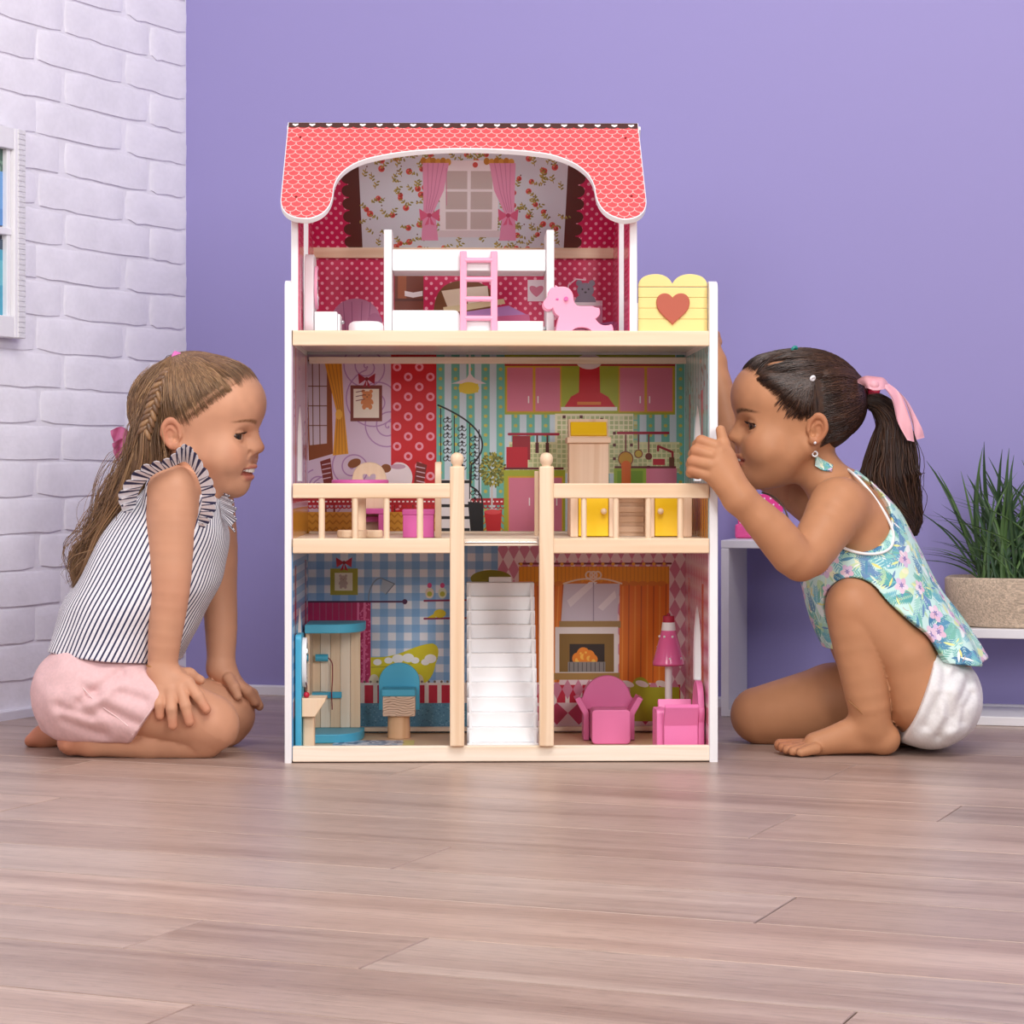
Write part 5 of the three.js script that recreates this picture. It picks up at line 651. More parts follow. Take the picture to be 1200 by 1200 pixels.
// a young child's head in its own axes: x forward, y up, origin between the eyes' height and the middle of the head (z)
const EYE_AT = V(0.0615, 0.0005, 0.0285), EYE_R = 0.0122;
function childHead(smile) {
  const v = V, E = (x, y, z, a, b, c) => ellipsoid(v(x, y, z), [a, b, c]);
  const skull = blend(0.025, E(-0.01, 0.032, 0, 0.09, 0.0735, 0.0715), E(0.043, 0.047, 0, 0.0475, 0.046, 0.056));
  const face = blend(0.02, E(0.034, -0.022, 0, 0.049, 0.058, 0.05), ball(v(0.048, -0.031, 0.03), 0.0328), E(0.033, -0.057, 0, 0.043, 0.0305, 0.038), ball(v(0.066, -0.0715, 0), 0.0155), bone(v(-0.004, -0.03, 0.044), v(0.052, -0.068, 0.016), 0.018, 0.0165));
  const nose = blend(0.008, bone(v(0.0785, 0.01, 0), v(0.0915, -0.0125, 0), 0.0055, 0.0082), ball(v(0.0855, -0.017, 0.0086), 0.0064));
  const up = chain(0.003, [v(0.0895, -0.0405, 0), v(0.0825, -0.0425, 0.0135), v(0.0665, smile ? -0.0448 : -0.0485, 0.0295)], [0.0034, 0.0034, 0.0022]), low = chain(0.003, [v(0.0862, smile ? -0.0562 : -0.0525, 0), v(0.0792, smile ? -0.0572 : -0.054, 0.0135), v(0.0665, smile ? -0.0468 : -0.05, 0.0285)], [0.0042, 0.004, 0.0024]);
  const gap = smile ? chain(0.002, [v(0.092, -0.0482, 0), v(0.0845, -0.0492, 0.014), v(0.069, -0.0462, 0.0285)], [0.004, 0.0038, 0.0015]) : chain(0.002, [v(0.0935, -0.0465, 0), v(0.0865, -0.0475, 0.0125), v(0.0715, -0.0505, 0.0265)], [0.0022, 0.0022, 0.0012]);
  const lid = ball(EYE_AT, EYE_R + 0.0016), open = ellipsoid(v(0.0715, 0.0003, 0.0305), [0.0145, smile ? 0.0042 : 0.0046, 0.0135], new THREE.Quaternion().setFromAxisAngle(v(1, 0, 0), -0.06)), eyeball = ball(EYE_AT, EYE_R + 0.0002);
  // ear: rim, inner ridge, lobe over a hollow plate; the plate leans away from the skull
  const eq = new THREE.Matrix4().makeRotationFromEuler(new THREE.Euler(0.12, 0.38, 0.12)), ei = eq.clone().invert().elements, ec = v(-0.0165, -0.007, 0.0705);
  const ear = (x, y, z) => {
    const px = x - ec.x, py = y - ec.y, pz = z - ec.z, a = ei[0] * px + ei[4] * py + ei[8] * pz, b = ei[1] * px + ei[5] * py + ei[9] * pz, c = ei[2] * px + ei[6] * py + ei[10] * pz, k = b > 0 ? 1 : 1 + 0.3 * b / 0.019;
    const ring = (rx, ry, ox, oy, w) => { const X = (a - ox) / (rx * k), Y = (b - oy) / ry, r = Math.hypot(X, Y), q = (r - 1) * Math.min(rx, ry); return Math.hypot(q, c * 1.05) - w; };
    let d = ring(0.0125, 0.0185, -0.001, 0.001, 0.0034);
    d = smin(d, Math.hypot(Math.max(Math.hypot(a / (0.0125 * k), b / 0.018) - 1, 0) * 0.0125, c + 0.0035) - 0.0022, 0.003);
    d = smin(d, Math.hypot((Math.hypot((a + 0.003) / 0.0068, (b + 0.001) / 0.0105) - 1) * 0.0068, c + 0.0012) - 0.0019, 0.002);
    d = smin(d, Math.hypot(a - 0.0045, b + 0.0175, (c + 0.0005) * 1.2) - 0.0052, 0.004);
    d = smin(d, Math.hypot(a - 0.0098, b + 0.0045, c) - 0.0034, 0.003);
    d = smax(d, -(Math.hypot((a - 0.0045) / 0.0048, (b + 0.004) / 0.0075, (c - 0.001) / 0.006) - 1) * 0.0048, 0.002);
    return smin(d, Math.hypot(a - 0.006, b, c + 0.009) - 0.008, 0.004);
  };
  const socket = ellipsoid(v(0.082, 0.0005, 0.0295), [0.0135, 0.0105, 0.017]), nostril = ball(v(0.0905, -0.0225, 0.0052), 0.0027), dimple = ball(v(0.0605, smile ? -0.0445 : -0.0475, 0.0345), 0.0042), fold = chain(0.002, [v(0.085, -0.021, 0.0165), v(0.074, -0.036, 0.0265), v(0.064, -0.047, 0.033)], [0.0016, 0.0022, 0.0016]);
  const f = (x, y, zz) => {
    const z = Math.abs(zz); let d = smin(skull(x, y, z), face(x, y, z), 0.022);
    if (x > 0.036 && y < 0.035) {
    d = smax(d, -socket(x, y, z), 0.011);
    d = smin(d, lid(x, y, z), 0.0035); d = smin(d, nose(x, y, z), 0.009); d = smax(d, -nostril(x, y, z), 0.002);
    d = smin(d, up(x, y, z), 0.005); d = smin(d, low(x, y, z), 0.005); d = smax(d, -gap(x, y, z), 0.0022);
    d = smax(d, -dimple(x, y, z), 0.006); if (smile) d = smax(d, -fold(x, y, z), 0.006);
    d = smax(d, -open(x, y, z), 0.0012); d = smin(d, eyeball(x, y, z) + 0.0016, 0.0005);
    }
    return z > 0.045 && x < 0.03 && Math.abs(y) < 0.055 ? smin(d, ear(x, y, z), 0.004) : d;
  };
  f.skull = (x, y, z) => smin(skull(x, y, Math.abs(z)), face(x, y, Math.abs(z)), 0.022);
  return f;
}
function headColor(tone, smile) {
  const base = lin(tone.skin), lip = lin(tone.lip), rose = lin(tone.rose), brow = lin(tone.brow), dark = lin(0x8a3a33);
  return (x, y, zz) => {
    const z = Math.abs(zz), p = [x, y, z]; let c = base.slice(); const m = 0.94 + 0.12 * noise(x * 90 + 5, y * 90, z * 90); c = c.map((q) => q * m);
    c = mix3(c, rose, 0.42 * clamp(1 - Math.hypot((x - 0.062) / 0.03, (y + 0.027) / 0.022, (z - 0.04) / 0.022)) + 0.3 * clamp(1 - Math.hypot(x - 0.1, y + 0.014, z) / 0.016) + 0.35 * smooth(0.0665, 0.072, z) * smooth(0.006, -0.004, x));
    const bt = clamp((z - 0.0105) / 0.038), by = 0.0222 + 0.0038 * Math.sin(bt * 2.6) - 0.0034 * bt * bt, bw = lerp(0.0032, 0.0017, bt) * (tone.browWidth ?? 1), bd = Math.abs(y - by) / bw, grain = noise(z * 700 + y * 900, y * 500, 4), be = smooth(-0.05, 0.12, (z - 0.0105) / 0.038) * smooth(1.12, 0.85, (z - 0.0105) / 0.038);
    if (x > 0.045) c = mix3(c, brow, (tone.browDark ?? 0.6) * be * smooth(1.25, 0.35, bd) * (0.65 + 0.5 * grain));
    const l1 = segDist(p, [[0.0925, -0.042, 0], [0.0855, -0.044, 0.0125], [0.0685, smile ? -0.0452 : -0.0495, 0.028]]), l2 = segDist(p, [[0.09, smile ? -0.0565 : -0.0515, 0], [0.083, smile ? -0.0575 : -0.053, 0.0125], [0.0685, smile ? -0.0475 : -0.0515, 0.027]]); c = mix3(c, lip, 0.75 * smooth(0.0058, 0.003, Math.min(l1, l2)));
    if (smile ? (y > -0.0545 && y < -0.043 && x > 0.066 && x < 0.0885 && z < 0.027 && l1 > 0.0028 && l2 > 0.003) : (Math.abs(y + 0.0478) < 0.002 && x > 0.066 && z < 0.027 && x < 0.0895)) c = mix3(c, dark, 0.8);
    c = mix3(c, brow, 0.55 * smooth(0.0024, 0.0008, Math.abs(Math.hypot(x - EYE_AT.x, (y - 0.0003) * 1.0, z - EYE_AT.z) - EYE_R - 0.0016)) * smooth(0.0012, 0.0, Math.abs(y - 0.0045)) * (x > 0.062 ? 1 : 0));
    return c;
  };
}
function eyeGeometry(lookForward) { // an eyeball, white with a brown iris and a black pupil
  const g = new THREE.SphereGeometry(EYE_R, 64, 48), p = g.attributes.position, col = new Float32Array(p.count * 3), w = lin(0xe4dad4), iris = lin(0x4b2c18), rim = lin(0x1e110a), blk = lin(0x050404), d = lookForward.clone().normalize();
  for (let i = 0; i < p.count; i++) { const a = Math.acos(clamp((p.getX(i) * d.x + p.getY(i) * d.y + p.getZ(i) * d.z) / EYE_R, -1, 1)); col.set(a < 0.26 ? blk : a < 0.56 ? iris : a < 0.64 ? rim : w, i * 3); }
  g.setAttribute('color', new THREE.BufferAttribute(col, 3)); return g;
}
const eyeMat = phys(0xffffff, 0.22, { vertexColors: true, clearcoat: 0.3, clearcoatRoughness: 0.08 });
const skinBump = (() => { const a = tileNoise(50, 50, 301), b = tileNoise(120, 120, 302); return dataTex(256, 256, (u, v) => { const k = 255 * (0.4 * a(u, v) + 0.6 * b(u, v)); return [k, k, k]; }, false); })();
const skinMat = phys(0xffffff, 0.46, { vertexColors: true, specularIntensity: 0.45, sheen: 0.15, sheenColor: new THREE.Color(0xffd9c4), sheenRoughness: 0.5 });
// strands: thin three-sided tubes along point lists, merged to one geometry with a tone per strand
function strands(list, tones, seed) {
  const r = rng(seed), pos = [], nor = [], col = [], idx = [], T = tones.map(lin), up = V(0.3, 0.2, 1).normalize(), t = V(0, 0, 0), s = V(0, 0, 0), b = V(0, 0, 0);
  for (const { pts, rad } of list) {
    const n = pts.length, base = pos.length / 3, m = mix3(T[Math.floor(r() * T.length)], T[Math.floor(r() * T.length)], r()), k = (0.85 + 0.3 * r()) * (0.62 + 0.76 * noise(pts[0].x * 160, pts[0].y * 160, pts[0].z * 90));
    for (let i = 0; i < n; i++) {
      t.copy(pts[Math.min(n - 1, i + 1)]).sub(pts[Math.max(0, i - 1)]).normalize(); s.crossVectors(t, up).normalize(); b.crossVectors(t, s); const f = i / (n - 1), w = rad * Math.min(1, 3 * f + 0.1) * Math.min(1, 4.5 * (1 - f) + 0.2);
      for (let j = 0; j < 3; j++) { const a = j * 2.0944, x = Math.cos(a), y = Math.sin(a); const nx = s.x * x + b.x * y, ny = s.y * x + b.y * y, nz = s.z * x + b.z * y; pos.push(pts[i].x + nx * w, pts[i].y + ny * w, pts[i].z + nz * w); nor.push(nx, ny, nz); col.push(m[0] * k, m[1] * k, m[2] * k); }
      if (i) for (let j = 0; j < 3; j++) { const p = base + (i - 1) * 3 + j, q = base + (i - 1) * 3 + (j + 1) % 3; idx.push(p, q, p + 3, q, q + 3, p + 3); }
    }
  }
  const g = new THREE.BufferGeometry(); g.setAttribute('position', new THREE.Float32BufferAttribute(pos, 3)); g.setAttribute('normal', new THREE.Float32BufferAttribute(nor, 3)); g.setAttribute('color', new THREE.Float32BufferAttribute(col, 3)); g.setIndex(idx); return g;
}
const hairMat = phys(0xffffff, 0.36, { vertexColors: true, specularIntensity: 1 }), scalpMat = std(0xffffff, 0.8, { vertexColors: true });
// a path over the field f, held at height lift above it
function overSurface(f, a, b, n, lift, bow = 0) {
  const out = [], e = 0.001; for (let i = 0; i <= n; i++) { const t = i / n, p = a.clone().lerp(b, t); if (bow) p.y += bow * Math.sin(Math.PI * t); const L0 = typeof lift === 'function' ? lift(t) : lift;
    for (let k = 0; k < 3; k++) { const d = f(p.x, p.y, p.z) - L0, g = V(f(p.x + e, p.y, p.z) - f(p.x - e, p.y, p.z), f(p.x, p.y + e, p.z) - f(p.x, p.y - e, p.z), f(p.x, p.y, p.z + e) - f(p.x, p.y, p.z - e)).normalize(); p.addScaledVector(g, clamp(-d, -0.02, 0.02)); } out.push(p); } return out;
}
// hairline of a child with hair combed back, as the foremost x at height y
const hairline = (y) => { const k = [[-0.075, -0.06], [-0.05, -0.042], [-0.02, -0.03], [-0.002, -0.012], [0.006, 0.004], [0.016, 0.012], [0.03, 0.028], [0.046, 0.042], [0.062, 0.058], [0.076, 0.071], [0.084, 0.074], [0.098, 0.07]]; if (y < k[0][0]) return -0.2; for (let i = 1; i < k.length; i++) if (y < k[i][0]) return lerp(k[i - 1][1], k[i][1], (y - k[i - 1][0]) / (k[i][0] - k[i - 1][0])); return 0.07; };
function scalpCap(headF, thick) { return (x, y, z) => { const s = headF.skull(x, y, z) - lerp(-0.0045, thick, smooth(0.002, -0.02, x - hairline(y))), e = (x - hairline(y)) * 0.75 + 0.004 * (noise(x * 260, y * 260, z * 260) - 0.5), low = -0.068 - y; return smax(smax(s, e, 0.004), low, 0.006); }; }
// ribbon between two edge curves, thickened
function sheet(A, B, n, m, thick, wave) {
  const ca = new THREE.CatmullRomCurve3(A), cb = new THREE.CatmullRomCurve3(B), pos = [], uv = [], idx = [], side = (s) => { const base = pos.length / 3; for (let i = 0; i <= n; i++) { const a = ca.getPoint(i / n), b = cb.getPoint(i / n); for (let j = 0; j <= m; j++) { const p = a.clone().lerp(b, j / m); if (wave) p.add(wave(i / n, j / m)); pos.push(p.x, p.y, p.z); uv.push(i / n, j / m); } } return base; };
  side(); const g = new THREE.BufferGeometry(); for (let i = 0; i < n; i++) for (let j = 0; j < m; j++) { const a = i * (m + 1) + j, c = a + m + 1; idx.push(a, c, a + 1, a + 1, c, c + 1); }
  g.setAttribute('position', new THREE.Float32BufferAttribute(pos, 3)); g.setAttribute('uv', new THREE.Float32BufferAttribute(uv, 2)); g.setIndex(idx); g.computeVertexNormals();
  const p = g.attributes.position, q = g.attributes.normal, N = p.count, P2 = new Float32Array(N * 6), U2 = new Float32Array(N * 4), I2 = idx.slice();
  for (let i = 0; i < N; i++) for (let k = 0; k < 3; k++) { const c = p.array[i * 3 + k], o = q.array[i * 3 + k] * thick / 2; P2[i * 3 + k] = c + o; P2[(N + i) * 3 + k] = c - o; } for (let i = 0; i < N * 2; i++) { U2[i] = uv[i]; U2[N * 2 + i] = uv[i]; }
  for (let i = 0; i < idx.length; i += 3) I2.push(N + idx[i], N + idx[i + 2], N + idx[i + 1]); const rim = []; for (let i = 0; i <= n; i++) rim.push(i * (m + 1)); for (let j = 1; j <= m; j++) rim.push(n * (m + 1) + j); for (let i = n - 1; i >= 0; i--) rim.push(i * (m + 1) + m); for (let j = m - 1; j > 0; j--) rim.push(j);
  rim.forEach((a, i) => { const b = rim[(i + 1) % rim.length]; I2.push(a, b, N + a, b, N + b, N + a); });
  const o = new THREE.BufferGeometry(); o.setAttribute('position', new THREE.BufferAttribute(P2, 3)); o.setAttribute('uv', new THREE.BufferAttribute(U2, 2)); o.setIndex(I2); o.computeVertexNormals(); return o;
}
const bounds = (pts, pad) => { const b = new THREE.Box3(); pts.forEach((p) => b.expandByPoint(p)); return b.expandByScalar(pad); };
const inBox = (b, s) => (x, y, z) => x > b.min.x + s && x < b.max.x - s && y > b.min.y + s && y < b.max.y - s && z > b.min.z + s && z < b.max.z - s;
const HEADBOX = new THREE.Box3(V(-0.108, -0.112, -0.092), V(0.112, 0.118, 0.092));
// ---------------------------------------------------------------- the figures' shared assembly
function buildBody(t, { bodyF, headF, headM, hands, lo, hi, tone, smile, redden = [] }) {
  const inv = headM.clone().invert().elements, M = headM.elements;
  const F = (x, y, z) => { const d = bodyF(x, y, z), a = inv[0] * x + inv[4] * y + inv[8] * z + inv[12], b = inv[1] * x + inv[5] * y + inv[9] * z + inv[13], c = inv[2] * x + inv[6] * y + inv[10] * z + inv[14]; const far = Math.hypot(a, b, c) - 0.16; return far > 0.03 ? smin(d, far, 0.015) : smin(d, headF(a, b, c), 0.018); };
  const FL = (a, b, c) => b > 0.012 ? headF(a, b, c) : F(M[0] * a + M[4] * b + M[8] * c + M[12], M[1] * a + M[5] * b + M[9] * c + M[13], M[2] * a + M[6] * b + M[10] * c + M[14]);
  const inHead = inBox(HEADBOX, 0.009), hb = hands.map((pts) => bounds(pts, 0.016)), inHands = hb.map((b) => inBox(b, 0.008)), base = lin(tone.skin), rose = lin(tone.rose);
  const skip = (x, y, z) => { const a = inv[0] * x + inv[4] * y + inv[8] * z + inv[12], b = inv[1] * x + inv[5] * y + inv[9] * z + inv[13], c = inv[2] * x + inv[6] * y + inv[10] * z + inv[14]; return inHead(a, b, c) || inHands.some((q) => q(x, y, z)); };
  const color = (x, y, z) => { const m = 0.95 + 0.1 * noise(x * 70, y * 70, z * 70); let r = 0; for (const [p, s, k] of redden) r = Math.max(r, k * clamp(1 - Math.hypot(x - p.x, y - p.y, z - p.z) / s)); return mix3(base, rose, r).map((q) => q * m); };
  const parts = [skin(F, lo, hi, 0.0048, { skip, color })];
  const hg = skin(FL, HEADBOX.min, HEADBOX.max, 0.0018, { color: headColor(tone, smile) }); hg.applyMatrix4(headM); parts.push(hg);
  for (const b of hb) parts.push(skin(F, b.min, b.max, 0.0021, { color }));
  const g = mergeGeometries(parts), p = g.attributes.position, uv = new Float32Array(p.count * 2); for (let i = 0; i < p.count; i++) { uv[i * 2] = p.getX(i) * 9 + p.getZ(i) * 5; uv[i * 2 + 1] = p.getY(i) * 9 - p.getZ(i) * 5; } g.setAttribute('uv', new THREE.BufferAttribute(uv, 2));
  g.translate(-t.position.x, -t.position.y, -t.position.z); const m = part(t, 'body', g, skinMat);
  const local = (v) => v.clone().applyMatrix4(headM).sub(t.position), rot = new THREE.Quaternion().setFromRotationMatrix(headM), look = tone.look ?? V(1, -0.08, 0);
  for (const q of [1, -1]) { const e = part(m, 'eye', eyeGeometry(V(look.x, look.y, look.z)), eyeMat); e.position.copy(local(V(EYE_AT.x, EYE_AT.y, q * EYE_AT.z))); e.quaternion.copy(rot);
    const R1 = EYE_R + 0.0022, lashes = []; for (let k = 0; k < 30; k++) { const a = -0.7 + k / 29 * 1.85, s = V(R1 * Math.cos(a) * 0.94, 0.0047 - 0.0022 * a * a, q * R1 * Math.sin(a) * 0.94), o = V(Math.cos(a), 0.25, q * Math.sin(a)).normalize(); lashes.push({ pts: [0, 1, 2, 3].map((i) => s.clone().addScaledVector(o, i * 0.0017).add(V(0, i * i * 0.0003, 0))), rad: 0.0003 }); }
    const la = part(m, 'eyelashes', strands(lashes, [0x1a0f0b], 3), hairMat); la.position.copy(e.position); la.quaternion.copy(rot); }
  return { mesh: m, F, FL, local, rot };
}
const toGroup = (t, g) => g.translate(-t.position.x, -t.position.y, -t.position.z);
const hairGeo = (t, f, lo, hi, h, tones, seed) => { const T = tones.map(lin); return skin(f, lo, hi, h, { color: (x, y, z) => { const k = noise(x * 240, y * 60, z * 240 + seed); return mix3(T[0], T[1], k); } }); };
const along = (pts, t) => new THREE.CatmullRomCurve3(pts).getPoint(t);
// hair hanging along a guide: [x, y, z] photo points with half widths across and in depth (metres)
function lock(guide, hw, hd, count, seed, rad, wavy = 0.006, n = 16, t0 = 0, t1 = 1) {
  const r = rng(seed), c = new THREE.CatmullRomCurve3(guide), out = [], clumps = Array.from({ length: 18 }, () => [r() * 6.283, Math.sqrt(r()), r() * 6.3, 2.2 + r() * 1.6, 0.5 + r()]), W = (a, t) => { const x = t * (a.length - 1), i = Math.min(a.length - 2, Math.floor(x)); return lerp(a[i], a[i + 1], x - i); };
  for (let k = 0; k < count; k++) { const cl = clumps[Math.floor(r() * 18)], own = r() < 0.2, u0 = (r() - 0.5) * 0.34, v0 = (r() - 0.5) * 0.34, u = own ? r() * 2 - 1 : cl[1] * Math.cos(cl[0]) + u0, v = own ? r() * 2 - 1 : cl[1] * Math.sin(cl[0]) + v0, s = t0 + r() * 0.12, e = t1 - r() * r() * 0.35, ph = cl[2] + (r() - 0.5) * 0.5, fr = cl[3], am = wavy * cl[4], pts = [];
    for (let i = 0; i <= n; i++) { const t = lerp(s, e, i / n), p = c.getPoint(t), d = c.getTangent(t), side = V(-d.y, d.x, 0).normalize(), w = Math.sin(ph + fr * 6.28 * t) * am * (0.15 + t); p.addScaledVector(side, u * W(hw, t) + w).add(V(0, 0, v * W(hd, t) + Math.cos(ph * 1.3 + fr * 5 * t) * am * 0.6)); pts.push(p); } out.push({ pts, rad: rad * (0.6 + 0.8 * r()) }); }
  return out;
}
// ---------------------------------------------------------------- girl on the left
{
  const tone = { skin: 0xd09a7b, lip: 0xb9695f, rose: 0xc0694f, brow: 0x7d5538, look: V(1, -0.04, 0.75), browDark: 0.95, browWidth: 1.15 };
  const t = thing('person', 'kneeling child in a navy-striped ruffled top and pale pink shorts with long light-brown half-up hair', 'person', [P(160, 880, -0.12).x, 0, -0.12]);
  const headM = new THREE.Matrix4().makeTranslation(...P(234, 504, -0.13).toArray()).multiply(new THREE.Matrix4().makeRotationY(-0.2)).multiply(new THREE.Matrix4().makeRotationX(0.03)).multiply(new THREE.Matrix4().makeRotationZ(-0.14));
  const headF = childHead(true), hw = (x, y, z) => V(x, y, z).applyMatrix4(headM);
  // trunk
  const A = P(118, 790, -0.135), B = P(228, 575, -0.13), px = 0.00123, fwd = P(160, 812, -0.135).sub(A);
  const trunk = loft(A, B, fwd, [[-0.1, 0.0, 0.062, 0.088], [0.2, 0.0, 0.066, 0.086], [0.5, 0.004, 0.066, 0.084], [0.75, -0.002, 0.06, 0.088], [0.92, -0.004, 0.048, 0.082], [1.02, 0, 0.034, 0.05]]);
  const S1 = P(203, 577, -0.052), E1 = P(200, 693, -0.036), W1 = P(190, 783, -0.044), S2 = P(246, 592, -0.205), E2 = P(257, 690, -0.222), W2 = P(259, 783, -0.212);
  const neck = bone(P(222, 580, -0.13), hw(-0.012, -0.045, 0), 0.036, 0.034);
  const armN = blend(0.014, limb([S1, P(202, 610, -0.045), P(201, 645, -0.041), E1, P(194, 740, -0.038), W1], [0.039, 0.0345, 0.0305, 0.0268, 0.0242, 0.0205])), armF = limb( [S2, P(255, 640, -0.215), E2, P(259, 735, -0.218), W2], [0.036, 0.0295, 0.026, 0.024, 0.02]);
  const HN = { palm: [P(190, 790, -0.04), P(201, 806, -0.026)], f: [[P(188, 809, -0.024), P(186.5, 825, -0.012), P(187.5, 839, -0.012)], [P(200.5, 810, -0.0215), P(201, 831, -0.0075), P(202.5, 850, -0.0085)], [P(211.5, 807, -0.022), P(217.5, 827, -0.0095), P(222, 846, -0.009)], [P(221, 801, -0.027), P(232, 816, -0.018), P(242, 831.5, -0.015)]] };
  const handN = (() => { const [a, b] = HN.palm; let f = blend(0.008, bone(a, P(191, 808, -0.027), 0.019, 0.0115), bone(a, P(201, 808, -0.026), 0.019, 0.0125), bone(P(193, 790, -0.042), P(217, 801, -0.03), 0.0175, 0.0125), bone(P(205, 792, -0.045), P(222, 790, -0.06), 0.012, 0.0085)); const thumb = bone(P(220, 790, -0.06), P(235, 797, -0.066), 0.0085, 0.0065);
    const fs = HN.f.map((p, i) => chain(0.003, p, [0.0086, 0.0076, [0.0062, 0.0068, 0.007, 0.0066][i]])); return (x, y, z) => { let d = f(x, y, z); for (const g of fs) d = smin(d, g(x, y, z), 0.0045); return smin(d, thumb(x, y, z), 0.006); }; })();
  const handF = (() => { const f = blend(0.008, bone(W2, P(274, 800, -0.2), 0.019, 0.014), bone(W2, P(277, 803, -0.222), 0.0185, 0.013)); const fs = [[P(277, 801, -0.19), P(291, 811, -0.183), P(299, 823, -0.187)], [P(281, 803, -0.203), P(296, 813, -0.2), P(304, 827, -0.2)], [P(281, 804, -0.215), P(295, 814, -0.217), P(304, 828, -0.216)], [P(278, 806, -0.228), P(290, 815, -0.232), P(298, 826, -0.232)], [P(268, 795, -0.188), P(275, 806, -0.172), P(279, 816, -0.168)]].map((p) => chain(0.003, p, [0.0085, 0.0076, 0.0062])); return (x, y, z) => { let d = f(x, y, z); for (const g of fs) d = smin(d, g(x, y, z), 0.0045); return d; }; })();
  // legs: sitting on the heels
  const pelvis = blend(0.03, ellipsoid(P(108, 806, -0.135), [0.07, 0.064, 0.1]), ball(P(92, 820, -0.085), 0.05), ball(P(92, 818, -0.19), 0.05));
  const K1 = P(244, 846.5, -0.062), K2 = P(266, 838, -0.2);
  const legN = blend(0.008, chain(0.006, [P(112, 812, -0.085), P(190, 827, -0.066), K1], [0.058, 0.0485, 0.0415]), bone(P(249, 852, -0.062), P(240, 865, -0.064), 0.037, 0.029)), shinN = chain(0.006, [P(240, 869, -0.066), P(175, 869.5, -0.069), P(105, 870, -0.07)], [0.0255, 0.0255, 0.0185]), legF = blend(0.008, chain(0.006, [P(112, 805, -0.19), P(195, 822, -0.2), K2], [0.058, 0.05, 0.0415]), chain(0.012, [P(262, 852, -0.2), P(180, 856, -0.2), P(90, 857, -0.2)], [0.031, 0.028, 0.019]));
  const foot = (an, heel, bl, toes, r) => blend(0.009, bone(an, heel, 0.019, 0.02), bone(an, bl, 0.019, 0.0165), bone(heel, bl, 0.0185, 0.0165), ...toes.map((q, i) => bone(bl, q, 0.011, i ? 0.0068 : 0.0085)));
  const footN = foot(P(107, 868, -0.066), P(97, 861, -0.07), P(84, 870, -0.072), [P(76, 870, -0.08), P(75.5, 871, -0.072), P(76, 872, -0.064), P(78, 873, -0.057)]), footF = foot(P(90, 856, -0.2), P(82, 850, -0.2), P(52, 863, -0.198), [P(36, 868, -0.188), P(35, 868.5, -0.197), P(36.5, 868.5, -0.205), P(39, 868, -0.213), P(43, 868, -0.22)]);
  const legs = (x, y, z) => smin(smin(smin(legN(x, y, z), shinN(x, y, z), 0.0012), footN(x, y, z), 0.01), smin(legF(x, y, z), footF(x, y, z), 0.012), 0.002);
  const bodyF = (x, y, z) => { let d = smin(trunk(x, y, z), pelvis(x, y, z), 0.03); d = smin(d, neck(x, y, z), 0.03); const a = smin(smin(armN(x, y, z), handN(x, y, z), 0.008), d, z > -0.12 ? 0.022 : 0.02), b = smin(armF(x, y, z), handF(x, y, z), 0.008); return smin(smin(a, b, 0.02), legs(x, y, z), 0.003); };
  const hands = [[...HN.f.flat(), ...HN.palm, P(235, 797, -0.066), P(186, 780, -0.044)], [P(262, 780, -0.212), P(304, 828, -0.235), P(275, 800, -0.168)]];
  const R = buildBody(t, { bodyF, headF, headM, hands, lo: P(20, 890, -0.26).setY(-0.004), hi: P(345, 400, 0.02), tone, smile: true, redden: [[K1, 0.05, 0.3], [K2, 0.05, 0.3], [P(75, 870, -0.07), 0.06, 0.6], [P(36, 868, -0.2), 0.09, 0.7], ...HN.f.map((f) => [f[2], 0.02, 0.5]), [E1, 0.05, 0.2]] });
  // teeth
  { const a = []; for (let k = -5; k <= 5; k++) { const f = k / 5, g = new RoundedBoxGeometry(0.005, 0.0075, 0.0044, 2, 0.0014); g.rotateY(-f * 0.95); g.translate(0.0862 - 0.0135 * f * f, -0.0462 + 0.0018 * f * f, f * 0.0215); a.push(g); } const m = part(R.mesh, 'teeth', mergeGeometries(a), phys(0xf7f3ea, 0.2, { clearcoat: 0.6 })); m.position.copy(R.local(V(0, 0, 0))); m.quaternion.copy(R.rot); }
  // striped top
  const stripes = (() => { const e = tileNoise(16, 64, 401); const tx = dataTex(256, 64, (u, v) => { const s = smooth(0.3, 0.36, Math.abs(((u * 8) % 1) - 0.5)), k = 0.97 + 0.05 * e(u, v); return [lerp(243, 44, s) * k, lerp(241, 46, s) * k, lerp(245, 84, s) * k]; }); return tx; })();
  const topM = std(0xffffff, 0.85, { map: stripes }), weave = 0.0066 * 8;
  const shirt = loft(A, B, fwd, [[-0.04, 0.007, 0.087, 0.114], [0.12, 0.003, 0.09, 0.113], [0.3, 0.0, 0.0925, 0.111], [0.55, -0.001, 0.0925, 0.108], [0.75, 0.0, 0.084, 0.106], [0.88, 0.001, 0.071, 0.103], [0.98, -0.004, 0.05, 0.078], [1.06, -0.002, 0.034, 0.046]]);
  const armhole = chain(0.01, [P(204, 582, 0.05), P(203, 580, -0.02), P(204, 572, -0.052)], [0.039, 0.038, 0.034]), armhole2 = bone(P(252, 592, -0.2), P(262, 600, -0.3), 0.036, 0.04);
